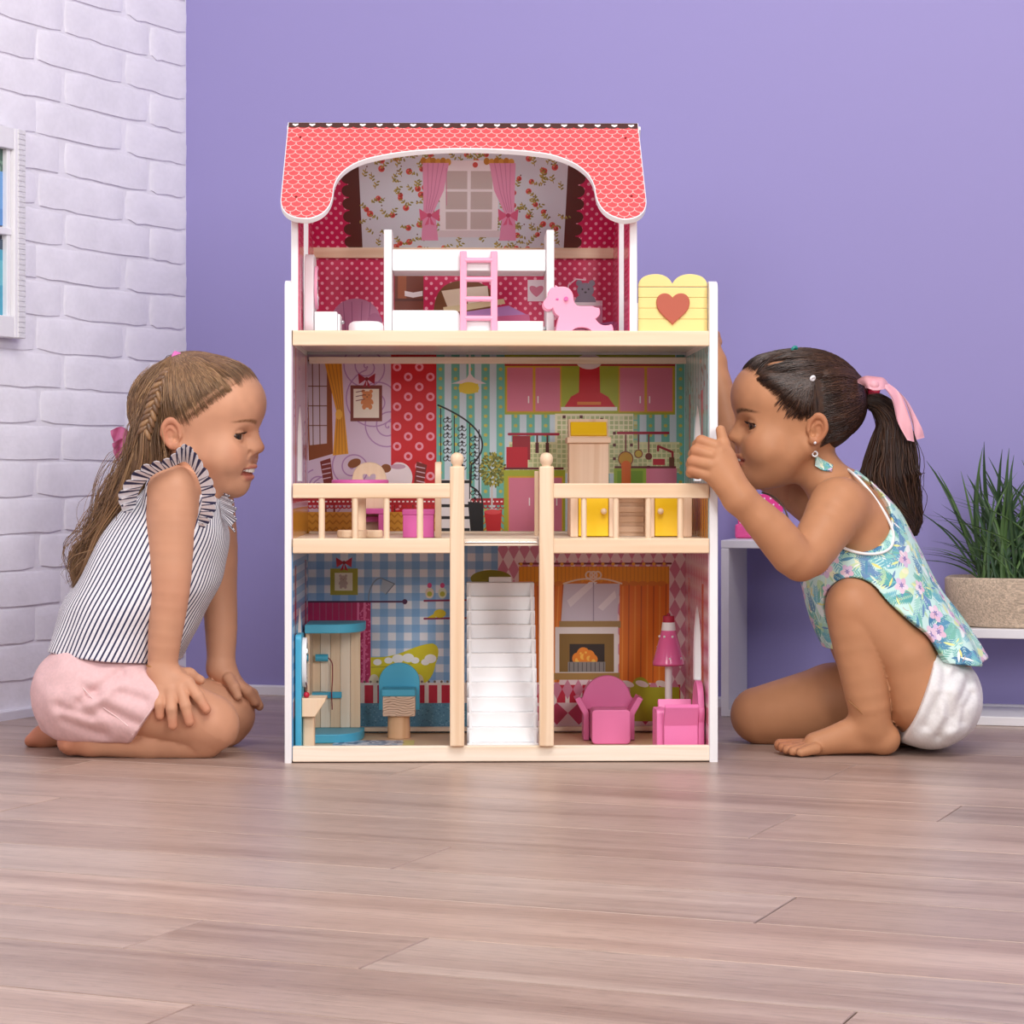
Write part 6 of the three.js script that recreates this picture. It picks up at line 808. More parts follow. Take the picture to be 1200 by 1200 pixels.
  const yoke = blend(0.02, bone(S1, B, 0.036, 0.036), bone(S2, B, 0.036, 0.036)), topF = (x, y, z) => { const [s, u, w] = shirt.frame(x, y, z), a = Math.atan2(w, u); let d = shirt(x, y, z) + 0.0022 * Math.sin(a * 7 + s * 3) * smooth(0.7, 0.0, s) + 0.0045 * (noise(s * 3.2 + u * 26, w * 16, 3) - 0.5) * 2 - 0.004 * Math.exp(-Math.pow((s - 0.33 - u * 3.4) * 9, 2)) * smooth(-0.06, -0.03, u) + 0.003 * Math.exp(-Math.pow((s - 0.22 - u * 3.4) * 9, 2)) * smooth(-0.06, -0.03, u) - 0.003 * Math.exp(-Math.pow((s - 0.42 - u * 2.2) * 11, 2)) * smooth(0.03, 0, u); d = smin(d, yoke(x, y, z) - 0.004, 0.02); const hem = (0.1 + (u + 0.08) * 1.35 - s - 0.1) * shirt.len; d = smax(d, hem, 0.002); d = smax(d, -armhole(x, y, z), 0.003); d = smax(d, -armhole2(x, y, z), 0.003); return smax(d, (s - 1.0) * shirt.len - 0.004 - u * 0.1, 0.004); };
  const topUV = (x, y, z) => { const [s, u, w] = shirt.frame(x, y, z); return [Math.atan2(w, u - 0.0) * 0.098 / weave + 0.15 * Math.sin(s * 5 + u * 20) * 0.1, s * shirt.len / 0.05]; };
  const top = part(t, 'striped_top', toGroup(t, skin(topF, P(40, 800, -0.27), P(300, 530, 0.0), 0.0036, { uv: topUV })), topM);
  // ruffles round the armhole, and the collar frill
  { const inn = [[158, 600, -0.062], [163, 575, -0.042], [180, 556, -0.026], [203, 546, -0.026], [217, 541, -0.04], [228, 552, -0.03], [236, 573, -0.026], [236, 597, -0.036], [229, 615, -0.05]].map((p) => P(...p)), out = [[147, 602, -0.04], [141, 580, -0.012], [166, 549, 0.004], [199, 538, 0.006], [217, 523, -0.012], [233, 540, 0.004], [249, 570, 0.004], [250, 598, -0.006], [238, 618, -0.028]].map((p) => P(...p));
    const wave = (a, b) => V(0.003 * b * Math.sin(a * 140), 0.003 * b * Math.cos(a * 140), 0.004 * b * Math.sin(a * 140 + 1)); const g = sheet(inn, out, 260, 6, 0.0012, wave); uvScale(g, 46 / 8 , 0.2); part(top, 'ruffle', toGroup(t, g), topM);
    const i2 = [[150, 622, -0.07], [160, 615, -0.05], [175, 622, -0.045]].map((p) => P(...p)); }
  { const inn = [[240, 560, -0.15], [252, 575, -0.12], [258, 590, -0.1], [260, 606, -0.1]].map((p) => P(...p)), out = [[252, 572, -0.12], [266, 580, -0.09], [275, 596, -0.075], [273, 624, -0.08]].map((p) => P(...p)); const g = sheet(inn, out, 80, 5, 0.0014, (a, b) => V(0.003 * b * Math.sin(a * 40), 0, 0.004 * b * Math.sin(a * 40 + 1))); uvScale(g, 30 / 8, 0.2); part(top, 'collar_frill', toGroup(t, g), topM); }
  // pink shorts
  const cotton = (() => { const a = tileNoise(64, 64, 411), b = tileNoise(12, 12, 412); return dataTex(256, 256, (u, v) => { const k = 0.955 + 0.04 * a(u, v) + 0.02 * b(u, v); return [236 * k, 196 * k, 196 * k]; }); })();
  const hemA = P(183, 828, -0.03), hemB = P(153, 870, -0.03), hemN = hemB.clone().sub(hemA); const hn = V(hemN.y, -hemN.x, 0).normalize(); if (hn.x < 0) hn.negate();
  const sleeve = blend(0.02, chain(0.012, [P(108, 812, -0.088), P(180, 829, -0.07), P(210, 835, -0.066)], [0.067, 0.0605, 0.058]), chain(0.012, [P(108, 806, -0.19), P(180, 821, -0.195), P(205, 826, -0.2)], [0.066, 0.0595, 0.056]));
  const seat = blend(0.03, ellipsoid(P(106, 808, -0.137), [0.078, 0.073, 0.112]), ball(P(90, 822, -0.088), 0.055), ball(P(90, 820, -0.188), 0.055));
  const creases = [[[P(98, 805, -0.02), P(112, 812, -0.02)], 0.0025], [[P(95, 822, -0.02), P(125, 800, -0.02), P(140, 790, -0.02)], 0.004], [[P(120, 830, -0.02), P(165, 848, -0.02)], 0.0025], [[P(140, 812, -0.02), P(170, 820, -0.02)], 0.003], [[P(70, 828, -0.02), P(108, 838, -0.02)], 0.0028], [[P(75, 845, -0.02), P(120, 862, -0.02)], 0.0028]];
  const shortsF = (x, y, z) => { let d = smin(seat(x, y, z), sleeve(x, y, z), 0.035); for (const [p, dep] of creases) { const q = segDist([x, y, 0], p.map((v) => [v.x, v.y, 0])); d += dep * (Math.exp(-q * q / 5e-5) - 0.7 * Math.exp(-Math.pow(q - 0.014, 2) / 9e-5)); } d += 0.0022 * (noise(x * 40, y * 55, z * 40) - 0.5) * 2; const cut = (x - hemA.x) * hn.x + (y - hemA.y) * hn.y; d = smax(d, cut - (z < -0.13 ? 0.01 : 0), 0.0025); d = smax(d, legN(x, y, z) > 0.02 && shinN(x, y, z) < 0.006 && y < 0.05 ? 0.004 : d - 1, 0.002); return smax(d, -(y - 0.022 - 0.0), 0.004); };
  const shorts = part(t, 'pink_shorts', toGroup(t, skin(shortsF, P(30, 893, -0.27), P(215, 755, 0.0), 0.0036, { uv: (x, y, z) => [x * 6 + z * 2, y * 6 - z * 2] })), std(0xffffff, 0.85, { map: cotton }));
  { const surf = (pts) => pts.map(([a, b]) => { const p = P(a, b, -0.0); for (let k = 0; k < 80; k++) { const d = shortsF(p.x, p.y, p.z); if (d < 0.0004) break; p.copy(P(a, b, p.z - clamp(d * 0.7, 0.0005, 0.02))); } return p; }); part(shorts, 'side_seam', toGroup(t, tube(surf([[97, 806], [108, 818], [122, 830], [138, 841], [150, 851]]), 0.0009, 40, 6)), std(0xf3d5d4, 0.8)); part(shorts, 'hem_stitch', toGroup(t, tube(surf([[178, 830], [171, 840], [163, 851], [155, 861]]), 0.0008, 40, 6)), std(0xf3d5d4, 0.8)); }
  { const g = new THREE.TorusGeometry(0.0215, 0.0009, 8, 48).rotateX(Math.PI / 2).rotateZ(-0.1); const w = P(189, 781, -0.044); part(t, 'bracelet', toGroup(t, g.translate(w.x, w.y, w.z)), std(0xc79a56, 0.3, { metalness: 0.8 })); }
  // hair
  const tones = [0x7d5d42, 0x96724f, 0x6a4d36, 0xb08c66, 0x87664a], dark = [0x5a4130, 0x74563c];
  const capF = scalpCap(headF, 0.0038), cap = skin(capF, HEADBOX.min, HEADBOX.max, 0.0026, { color: (x, y, z) => mix3(mix3(lin(0x67492f), lin(0x8f6d4d), noise(x * 300, y * 90, z * 200)), lin(tone.skin), 0.9 * smooth(-0.034, 0.002, x - hairline(y))) }); cap.applyMatrix4(headM);
  const lw = (p) => p.applyMatrix4(headM), list = [], r = rng(31), tie = V(-0.042, 0.097, 0.016);
  for (let k = 0; k < 1500; k++) { const y = -0.012 + 0.1 * Math.sqrt(r()), back = r() < 0.45 ? r() * 0.075 : r() * r() * 0.03, x = hairline(y) - 0.002 + 0.013 * r() * r() * (0.4 + 0.6 * noise(y * 300, 2)) - back, q = r() < 0.72 ? 1 : -1, frontal = y > 0.074; const z = q * (frontal ? r() * 0.06 : 0.068); const s = V(x, y, z), e = tie.clone().add(V((r() - 0.5) * 0.01, (r() - 0.5) * 0.006, (r() - 0.5) * 0.014 + q * 0.003)); list.push({ pts: overSurface(headF.skull, s, e, 10, (f) => 0.0005 + 0.0052 * Math.min(1, f * 4) + 0.0016 * r() * Math.min(1, f * 6), 0.004).map(lw), rad: 0.00042 + 0.0004 * r() }); }
  for (let k = 0; k < 900; k++) { const q = r() < 0.75 ? 1 : -1, y = 0.085 - 0.12 * r(), x = -0.035 - 0.06 * r(), s = V(x, y, q * 0.06 * (0.3 + 0.7 * r())), e = V(-0.07 - 0.03 * r(), -0.072, q * 0.045 * r()); list.push({ pts: overSurface(headF.skull, s, e, 10, (f) => 0.005 + 0.01 * f + 0.003 * r()).map(lw), rad: 0.0005 + 0.0004 * r() }); }
  const G = [[199, 446, -0.12], [186, 478, -0.115], [178, 508, -0.115], [172, 545, -0.118], [147, 592, -0.125], [120, 632, -0.13], [101, 662, -0.13], [90, 690, -0.13]].map((p) => P(...p)), HW = [0.014, 0.021, 0.028, 0.036, 0.034, 0.028, 0.019, 0.008], HDp = [0.035, 0.05, 0.056, 0.056, 0.052, 0.045, 0.034, 0.02];
  list.push(...lock(G, HW, HDp, 2400, 7, 0.0007, 0.007, 20)); list.push(...lock(G, HW.map((w) => w * 1.55), HDp, 70, 8, 0.0005, 0.016, 22, 0.3));
  const core = chain(0.03, G, HW.map((w, i) => w * 0.7)), coreF = (x, y, z) => { const zz = -0.125 + (z + 0.125) * 0.62; return core(x, y, zz); };
  const hair = part(t, 'hair', toGroup(t, mergeGeometries([cap, hairGeo(t, coreF, P(60, 715, -0.22), P(235, 430, -0.04), 0.0045, dark, 1)])), scalpMat);
  part(hair, 'hair_strands', toGroup(t, strands(list, tones, 5)), hairMat);
  { // braid from the hair tie down the back
    const bp = [[206, 428, -0.1], [195, 440, -0.082], [184, 462, -0.07], [177, 485, -0.063], [170, 508, -0.061]].map((p) => P(...p)), c = new THREE.CatmullRomCurve3(bp), b = []; for (let k = 0; k < 26; k++) { const f = k / 25, p = c.getPoint(f), d = c.getTangent(f), s = V(-d.y, d.x, 0), q = k % 2 ? 1 : -1; const g = new THREE.SphereGeometry(1, 14, 10).scale(0.0042, 0.0095, 0.0058); g.rotateZ(Math.atan2(d.y, d.x) - Math.PI / 2 + q * 0.62); g.translate(p.x + s.x * q * 0.0042, p.y + s.y * q * 0.0042, p.z + 0.004); const n = g.attributes.position.count, col = new Float32Array(n * 3), cc = lin(tones[k % 3]); for (let i = 0; i < n; i++) col.set(cc.map((v) => v * (0.8 + 0.4 * noise(i * 0.9, k))), i * 3); g.setAttribute('color', new THREE.BufferAttribute(col, 3)); b.push(g); } part(hair, 'braid', toGroup(t, mergeGeometries(b)), hairMat); }
  { const p = lw(tie.clone().add(V(0.0, 0.002, 0.004))), g = mergeGeometries([-0.0035, 0, 0.0035].map((o) => new THREE.TorusGeometry(0.0072, 0.0027, 10, 28).translate(0, 0, o))); g.rotateY(Math.PI / 2).rotateZ(-0.35); part(hair, 'hair_tie', toGroup(t, g.translate(p.x, p.y, p.z)), std(0xd873b8, 0.7)); }
  { const bow = std(0xcf6f9c, 0.6), A1 = [[131, 505, -0.16], [143, 500, -0.155], [151, 503, -0.15]], mk = (a, b) => toGroup(t, sheet(a.map((p) => P(...p)), b.map((p) => P(...p)), 20, 4, 0.0016, (u, v) => V(0, 0, 0.004 * Math.sin(u * 9 + v * 4)))); const g1 = mk([[130, 505, -0.17], [141, 500, -0.16], [149, 503, -0.15]], [[133, 518, -0.17], [144, 514, -0.155], [156, 518, -0.145]]), g2 = mk([[132, 520, -0.16], [145, 512, -0.15], [153, 508, -0.145]], [[135, 531, -0.165], [146, 523, -0.15], [158, 520, -0.14]]), g3 = mk([[133, 527, -0.165], [143, 521, -0.155], [152, 517, -0.15]], [[137, 541, -0.165], [141, 534, -0.155], [154, 524, -0.145]]); part(hair, 'hair_bow', mergeGeometries([g1, g2, g3]), bow); }
}
// ---------------------------------------------------------------- girl on the right
{
  const tone = { skin: 0xc08964, lip: 0xa55a4e, rose: 0xad5f42, brow: 0x2c190f, browWidth: 1.3, browDark: 0.85, look: V(1, -0.04, -0.6) };
  const t = thing('person', 'squatting child in a floral top and white shorts with a dark ponytail and pink bow', 'person', [P(1010, 880, -0.15).x, 0, -0.15]);
  const headM = new THREE.Matrix4().makeTranslation(...P(931, 499, -0.17).toArray()).multiply(new THREE.Matrix4().makeRotationY(Math.PI + 0.1)).multiply(new THREE.Matrix4().makeRotationZ(-0.035));
  const headF = childHead(false), hw = (x, y, z) => V(x, y, z).applyMatrix4(headM);
  const A = P(1075, 800, -0.155), B = P(985, 560, -0.16), fwd = P(860, 900, -0.155).sub(A);
  const trunk = loft(A, B, fwd, [[-0.08, 0.0, 0.075, 0.09], [0.2, 0.012, 0.088, 0.088], [0.45, 0.014, 0.082, 0.084], [0.65, 0.012, 0.072, 0.084], [0.82, 0.008, 0.056, 0.082], [0.92, 0.006, 0.042, 0.072], [0.99, 0.006, 0.027, 0.044]]);
  const S1 = P(983, 594, -0.078), E1 = P(938, 656, -0.012), W1 = P(866, 583, 0.02), S2 = P(958, 592, -0.245), E2 = P(856, 512, -0.338), W2 = P(837, 424, -0.384);
  const neck = bone(P(974, 570, -0.165), hw(-0.02, -0.048, 0), 0.0345, 0.0345);
  const armN = limb([S1, P(966, 622, -0.048), E1, P(905, 622, 0.004), W1], [0.043, 0.0365, 0.0305, 0.0285, 0.0205]), armF = chain(0.006, [S2, P(905, 556, -0.3), E2, P(847, 467, -0.366), W2], [0.036, 0.028, 0.024, 0.0215, 0.017]);
  // the hand that grips the front edge of the house
  const HN = [[P(838, 523, 0.026), P(822, 517, 0.022), P(817.5, 521, 0.0), P(823.5, 525, -0.016)], [P(833, 533, 0.03), P(816, 528, 0.025), P(813, 532, 0.002), P(823, 536, -0.016)], [P(830, 544, 0.031), P(812, 540.5, 0.025), P(810, 544, 0.002), P(821, 547, -0.015)], [P(828, 556, 0.028), P(811, 551, 0.023), P(809.5, 554, 0.004), P(818, 557, -0.01)]];
  const handN = (() => { const f = blend(0.009, bone(W1, P(843, 531, 0.024), 0.02, 0.0125), bone(W1, P(838, 545, 0.026), 0.0205, 0.014), bone(W1, P(835, 557, 0.025), 0.019, 0.0125), bone(P(860, 566, 0.022), P(853, 536, 0.018), 0.016, 0.0105)), fs = HN.map((p, i) => chain(0.002, p, [0.0092, 0.0084, 0.0076, 0.0064].map((q) => q * [1, 1, 0.97, 0.9][i]))), th = chain(0.003, [P(854, 540, 0.018), P(848, 520, 0.018), P(844.5, 504, 0.016)], [0.0098, 0.0085, 0.0068]); return (x, y, z) => { let d = f(x, y, z); for (const g of fs) d = smin(d, g(x, y, z), 0.0035); return smin(d, th(x, y, z), 0.006); }; })();
  const handF = (() => { const f = blend(0.008, bone(W2, P(827, 400, -0.39), 0.017, 0.0135), bone(W2, P(833, 401, -0.39), 0.0165, 0.013)), fs = [[822, 397], [826, 390], [831, 389], [836, 391]].map(([x, y], i) => chain(0.002, [P(827 + i * 2.4, 399, -0.39), P(x, y, -0.39), P(x - 8, y - 5, -0.389), P(x - 15, y - 3, -0.387)], [0.0085, 0.0078, 0.0068, 0.006])), th = chain(0.003, [P(835, 410, -0.394), P(840, 401, -0.399), P(839, 392, -0.4)], [0.009, 0.0078, 0.0066]); return (x, y, z) => { let d = f(x, y, z); for (const g of fs) d = smin(d, g(x, y, z), 0.0035); return smin(d, th(x, y, z), 0.005); }; })();
  const pelvis = blend(0.03, ellipsoid(P(1088, 815, -0.155), [0.064, 0.06, 0.098]), ball(P(1085, 832, -0.11), 0.042), ball(P(1088, 832, -0.2), 0.042));
  const K1 = P(1002, 713, -0.078), K2 = P(889, 838, -0.24), AN = P(1021, 848, -0.085);
  const thighN = chain(0.006, [P(1078, 815, -0.098), P(1060, 768, -0.088), K1], [0.05, 0.0425, 0.0415]), shinN = limb([P(1000, 718, -0.078), P(1008, 774, -0.078), P(1018, 826, -0.08), AN], [0.0395, 0.0335, 0.03, 0.025]);
  const thighF = chain(0.006, [P(1062, 815, -0.2), P(975, 823, -0.215), K2], [0.062, 0.057, 0.042]), shinF = chain(0.006, [P(892, 846, -0.24), P(980, 855, -0.235), P(1062, 858, -0.23)], [0.0335, 0.0285, 0.019]);
  const foot = (an, heel, bl, toes, rb) => blend(0.01, bone(an, heel, 0.0215, 0.0215), bone(an, bl, 0.0225, rb), bone(heel, bl, 0.02, rb), ...toes.map(([q, r]) => bone(bl, q, 0.0105, r)));
  const footN = foot(AN, P(1036, 866, -0.09), P(955, 872, -0.088), [], 0.0145), toesN = [[938, 882, -0.06, 0.0062], [929, 880.5, -0.069, 0.0066], [922, 878.5, -0.08, 0.0068], [917, 876, -0.092, 0.0072], [914, 873, -0.107, 0.009]].map(([a, b, c, r], i) => bone(P(956 - i * 2.5, 877 - i * 1.2, -0.07 - i * 0.009), P(a, b, c), 0.0085, r));
  const footF = foot(P(1062, 858, -0.23), P(1074, 852, -0.23), P(1088, 864, -0.23), [[P(1094, 866, -0.22), 0.008], [P(1095, 866, -0.23), 0.007], [P(1095, 866, -0.24), 0.007]], 0.015);
  const kneecap = ball(P(998, 706, -0.075), 0.0355), legs = (x, y, z) => { const n = smin(thighN(x, y, z), shinN(x, y, z), 0.0012), kn = smin(n, kneecap(x, y, z), 0.006); let f = footN(x, y, z); for (const q of toesN) f = smin(f, q(x, y, z), 0.0028); return smin(smin(kn, f, 0.012), smin(smin(thighF(x, y, z), shinF(x, y, z), 0.004), footF(x, y, z), 0.01), 0.002); };
  const blade = ellipsoid(P(1010, 610, -0.095), [0.03, 0.04, 0.02], new THREE.Quaternion().setFromAxisAngle(V(0, 0, 1), 0.5));
  const bodyF = (x, y, z) => { let d = smin(trunk(x, y, z), pelvis(x, y, z), 0.03); d = smin(d, blade(x, y, z), 0.025); d = smin(d, neck(x, y, z), 0.03); const a = smin(smin(armN(x, y, z), handN(x, y, z), 0.01), d, 0.02), b = smin(armF(x, y, z), handF(x, y, z), 0.008); return smin(smin(a, b, 0.02), legs(x, y, z), 0.003); };
  const hands = [[...HN.flat(), W1, P(844, 502, 0.016), P(834, 560, 0.03)], [P(808, 384, -0.387), P(841, 392, -0.4), W2]];
  const R = buildBody(t, { bodyF, headF, headM, hands, lo: V(P(800, 600, -0.3).x, -0.004, -0.42), hi: P(1180, 370, 0.06), tone, smile: false, redden: [[K1, 0.05, 0.25], [K2, 0.05, 0.25], [E1, 0.04, 0.2], [P(918, 876, -0.1), 0.05, 0.5], ...HN.map((f) => [f[1], 0.018, 0.4])] });
  { const a = []; for (let k = -4; k <= 4; k++) { const f = k / 4, g = new RoundedBoxGeometry(0.0045, 0.0045, 0.004, 2, 0.0012); g.rotateY(-f * 0.9); g.translate(0.086 - 0.011 * f * f, -0.0468, f * 0.0165); a.push(g); } const m = part(R.mesh, 'teeth', mergeGeometries(a), phys(0xf7f3ea, 0.2, { clearcoat: 0.6 })); m.position.copy(R.local(V(0, 0, 0))); m.quaternion.copy(R.rot); }
  { const e = hw(-0.0125, -0.0265, -0.0745); part(t, 'ear_stud', toGroup(t, new THREE.SphereGeometry(0.0022, 14, 10).translate(e.x, e.y, e.z + 0.001)), phys(0xf3f3f6, 0.12, { metalness: 0.3, clearcoat: 1 })); }
  // floral top
  const floral = canvasTex(1024, 1024, (g) => {
    g.fillStyle = '#cdeee6'; g.fillRect(0, 0, 1024, 1024); const r = rng(17), put = (fn) => { const x = r() * 1024, y = r() * 1024; for (const dx of [-1024, 0, 1024]) for (const dy of [-1024, 0, 1024]) if (x + dx > -150 && x + dx < 1174 && y + dy > -150 && y + dy < 1174) { g.save(); g.translate(x + dx, y + dy); fn(); g.restore(); } };
    const soft = (c, a, b) => { g.fillStyle = c; g.beginPath(); g.ellipse(0, 0, a, b, 0, 0, 7); g.fill(); };
    for (let i = 0; i < 70; i++) { const c = ['#e6f2b8', '#f2f5d0', '#b8e4d4', '#e9f7f4', '#d6edc0', '#f7fbf8'][i % 6], a = r() * 6, s = 30 + r() * 50; put(() => { g.rotate(a); soft(c, s, s * 0.5); }); }
    const leaf = (c, L) => { g.fillStyle = c; g.beginPath(); g.moveTo(0, 0); g.quadraticCurveTo(L * 0.4, -L * 0.2, L, 0); g.quadraticCurveTo(L * 0.4, L * 0.2, 0, 0); g.fill(); };
    const blues = ['#5b97b8', '#4a83aa', '#74bccb', '#93d0c6', '#5fb0ae', '#a8dccd', '#6f96c0', '#bfe0b0', '#7dbfae'];
    for (let i = 0; i < 120; i++) { const c = blues[i % 9], a = r() * 6.3, n = 6 + Math.floor(r() * 5), L = 46 + r() * 46; put(() => { g.rotate(a); g.strokeStyle = c; g.lineWidth = 3; g.beginPath(); g.moveTo(0, 0); g.lineTo(L * 2, 0); g.stroke(); for (let k = 0; k < n; k++) for (const q of [-1, 1]) { g.save(); g.translate(k * L * 2 / n, 0); g.rotate(q * 0.75); leaf(c, L * (1 - 0.5 * k / n)); g.restore(); } }); }
    for (let i = 0; i < 90; i++) { const c = blues[(i * 5) % 9], a = r() * 6.3, L = 60 + r() * 60; put(() => { g.rotate(a); leaf(c, L); }); }
    for (let i = 0; i < 60; i++) { const c = ['#eaf0a0', '#f5e98c', '#dff0d6', '#f6fbf6'][i % 4], a = r() * 6.3, L = 40 + r() * 60; put(() => { g.rotate(a); leaf(c, L); }); }
    for (let i = 0; i < 20; i++) { const a = r() * 6.3, s = 38 + r() * 22; put(() => { g.rotate(a); for (let k = 0; k < 5; k++) { g.save(); g.rotate(k * 1.257); g.translate(s * 0.55, 0); soft(['#ecd0e0', '#f4e2ec', '#e6c2d6', '#dcc4e2'][(i + k) % 4], s * 0.6, s * 0.42); g.restore(); } soft('#a78fc0', s * 0.3, s * 0.24); for (let k = 0; k < 6; k++) { g.rotate(1.05); g.fillStyle = '#6a72a8'; g.fillRect(s * 0.1, -2, s * 0.35, 4); } }); }
    for (let i = 0; i < 60; i++) { const a = r() * 6.3; put(() => { g.rotate(a); g.strokeStyle = i % 2 ? '#4f7ba0' : '#c28a78'; g.lineWidth = 3; g.beginPath(); g.moveTo(0, 0); g.quadraticCurveTo(20, 12, 46, -4); g.stroke(); }); }
  }, true);
  const thighCut = chain(0.004, [P(1088, 812, -0.05), P(1062, 768, -0.042), P(1003, 713, -0.03)], [0.048, 0.0435, 0.04]); const topM = std(0xffffff, 0.75, { map: floral }), piping = std(0xf4f5f3, 0.7), WU = 0.21;
  const shirt = loft(A, B, fwd, [[-0.02, 0.002, 0.108, 0.128], [0.15, 0.003, 0.1, 0.118], [0.39, 0.02, 0.094, 0.108], [0.64, 0.02, 0.086, 0.096], [0.79, 0.017, 0.077, 0.092], [0.92, 0.01, 0.051, 0.08], [1.02, 0.008, 0.03, 0.05]]);
  const hole = (x, y, z) => z > -0.16 ? ellipsoid(P(1003, 600, -0.07), [0.0505, 0.058, 0.12], new THREE.Quaternion().setFromAxisAngle(V(0, 0, 1), 0.2))(x, y, z) : 1, holeN = ellipsoid(P(1005, 598, -0.07), [0.054, 0.06, 0.1], new THREE.Quaternion().setFromAxisAngle(V(0, 0, 1), 0.2)), armSpace = blend(0.01, bone(P(990, 600, 0.05), P(985, 605, -0.06), 0.052, 0.048), bone(P(950, 600, 0.03), P(975, 600, -0.06), 0.05, 0.045)), holeF = bone(P(955, 590, -0.24), P(930, 580, -0.34), 0.042, 0.045);
  const shirtF = (x, y, z) => { const [s, u, w] = shirt.frame(x, y, z), a = Math.atan2(w, u); let d = shirt(x, y, z) + 0.005 * Math.sin(a * 9 + 2 * s) * smooth(0.5, -0.02, s) * (u < 0.06 ? 1 : 0.3) + 0.003 * (noise(s * 4 + u * 14, w * 14, 9) - 0.5) * 2; d = smin(d, trunk(x, y, z) - 0.0045, 0.01); d = smax(d, (Math.max(0, 0.059 + 1.57 * (u + 0.045)) - s) * shirt.len, 0.0015); d = smax(d, -holeN(x, y, z), 0.002); d = smax(d, -armSpace(x, y, z), 0.002); d = smax(d, -holeF(x, y, z), 0.002); d = smax(d, -(smin(thighN(x, y, z), shinN(x, y, z), 0.01) - 0.004), 0.003); d = smax(d, -thighCut(x, y, z), 0.003); return smax(d, (s - 0.985 + u * 1.2) * shirt.len, 0.003); };
  const top = part(t, 'floral_top', toGroup(t, skin(shirtF, P(915, 795, -0.32), P(1185, 530, 0.0), 0.0036, { uv: (x, y, z) => { const [s, u, w] = shirt.frame(x, y, z), a = Math.atan2(w, u); return [a * 0.105 / WU, s * shirt.len / WU]; } })), topM);
  { // white piping round the armhole, shoulder strap tab
    const onS = (px, py, off = 0.001) => { const p = P(px, py, 0.03); for (let k = 0; k < 90; k++) { const d = Math.min(shirt(p.x, p.y, p.z), trunk(p.x, p.y, p.z) - 0.0045) - 0.0022; if (d < 0.0004) break; p.copy(P(px, py, p.z - clamp(d * 0.6, 0.0006, 0.02))); if (p.z < -0.17) break; } return p; };
    const c = [[971, 547], [986, 548], [1002, 557], [1017, 573], [1031, 592], [1041, 609], [1047, 626], [1044, 641], [1032, 648], [1014, 649], [996, 645], [978, 637], [968, 632]].map(([a, b]) => onS(a, b));
    part(top, 'piping', toGroup(t, tube(c, 0.0021, 90, 8)), piping);
    const onB = (px, py) => { const p = P(px, py, 0.03); for (let k = 0; k < 120; k++) { const d = R.F(p.x, p.y, p.z) - 0.002; if (d < 0.0003) break; p.copy(P(px, py, p.z - clamp(d * 0.6, 0.0005, 0.02))); if (p.z < -0.2) break; } return p; };
    const g = sheet([[956, 533], [964, 539], [976, 545]].map((q) => onB(...q)), [[955, 545], [964, 551], [975, 552]].map((q) => onB(...q)), 16, 4, 0.003); uvScale(g, 0.2, 0.15); part(top, 'strap', toGroup(t, g), topM); part(top, 'strap_button', toGroup(t, new THREE.TorusGeometry(0.0036, 0.0012, 8, 20).translate(...onB(955, 532).toArray())), phys(0xf2f2f4, 0.25));
  }
  // white shorts
  const linen = (() => { const a = tileNoise(90, 90, 511), b = tileNoise(8, 8, 512); return dataTex(256, 256, (u, v) => { const k = 0.95 + 0.04 * a(u, v) + 0.02 * b(u, v); return [241 * k, 239 * k, 238 * k]; }); })();
  const sleeveN = chain(0.006, [P(1086, 824, -0.1), P(1072, 806, -0.098)], [0.058, 0.058]), sleeveF = chain(0.01, [P(1088, 822, -0.2), P(1030, 818, -0.205)], [0.06, 0.063]), seat = blend(0.03, ellipsoid(P(1091, 816, -0.155), [0.072, 0.066, 0.106]), ball(P(1090, 828, -0.11), 0.05), ball(P(1090, 828, -0.2), 0.05));
  const cutA = P(1098, 764, -0.06), cutB = P(1066, 858, -0.06), cn = V(cutB.y - cutA.y, -(cutB.x - cutA.x), 0).normalize(); if (cn.x > 0) cn.negate();
  const folds = [[[1120, 790], [1098, 815], [1085, 850]], [[1138, 800], [1122, 822], [1116, 850]], [[1110, 778], [1104, 800]], [[1140, 815], [1130, 830], [1128, 845]], [[1108, 815], [1112, 840], [1100, 862]]].map((f) => f.map(([a, b]) => { const p = P(a, b, -0.05); return [p.x, p.y, 0]; }));
  const shortsF = (x, y, z) => { let d = smin(smin(seat(x, y, z), sleeveN(x, y, z), 0.03), sleeveF(x, y, z), 0.03); for (const f of folds) { const q = segDist([x, y, 0], f); d += 0.0032 * (Math.exp(-q * q / 4e-5) - 0.7 * Math.exp(-Math.pow(q - 0.013, 2) / 8e-5)); } d += 0.0035 * (noise(x * 45, y * 30, z * 45) - 0.5) * 2; const c = (x - cutA.x) * cn.x + (y - cutA.y) * cn.y; d = smax(d, z > -0.155 ? c : c - 0.045, 0.002); return smax(d, 0.006 - y, 0.004); };
  part(t, 'white_shorts', toGroup(t, skin(shortsF, P(1010, 890, -0.3), P(1180, 745, 0.0), 0.0036, { uv: (x, y, z) => [x * 6 + z * 2, y * 6 - z * 2] })), std(0xffffff, 0.85, { map: linen }));
  { part(t, 'anklet', toGroup(t, tube([[994, 821, -0.063], [1003, 829, -0.056], [1012, 838, -0.056], [1021, 846, -0.06], [1030, 850, -0.072]].map((p) => P(...p)), 0.0009, 40, 6)), std(0x9c6a3c, 0.5)); part(t, 'necklace', toGroup(t, tube([[893, 577, -0.155], [908, 583, -0.14], [918, 594, -0.125], [923, 606, -0.118], [925, 618, -0.12]].map((p) => P(...p)), 0.0013, 30, 6)), std(0x4a3a2c, 0.5)); }
  // hair pulled into a ponytail
  const tones = [0x35221a, 0x452e20, 0x2a1a14, 0x573a28, 0x3a261d], dark = [0x1f130e, 0x2f1e15];
  const part1 = [[0.064, 0.079, -0.036], [0.04, 0.091, -0.042], [0.005, 0.097, -0.047]];
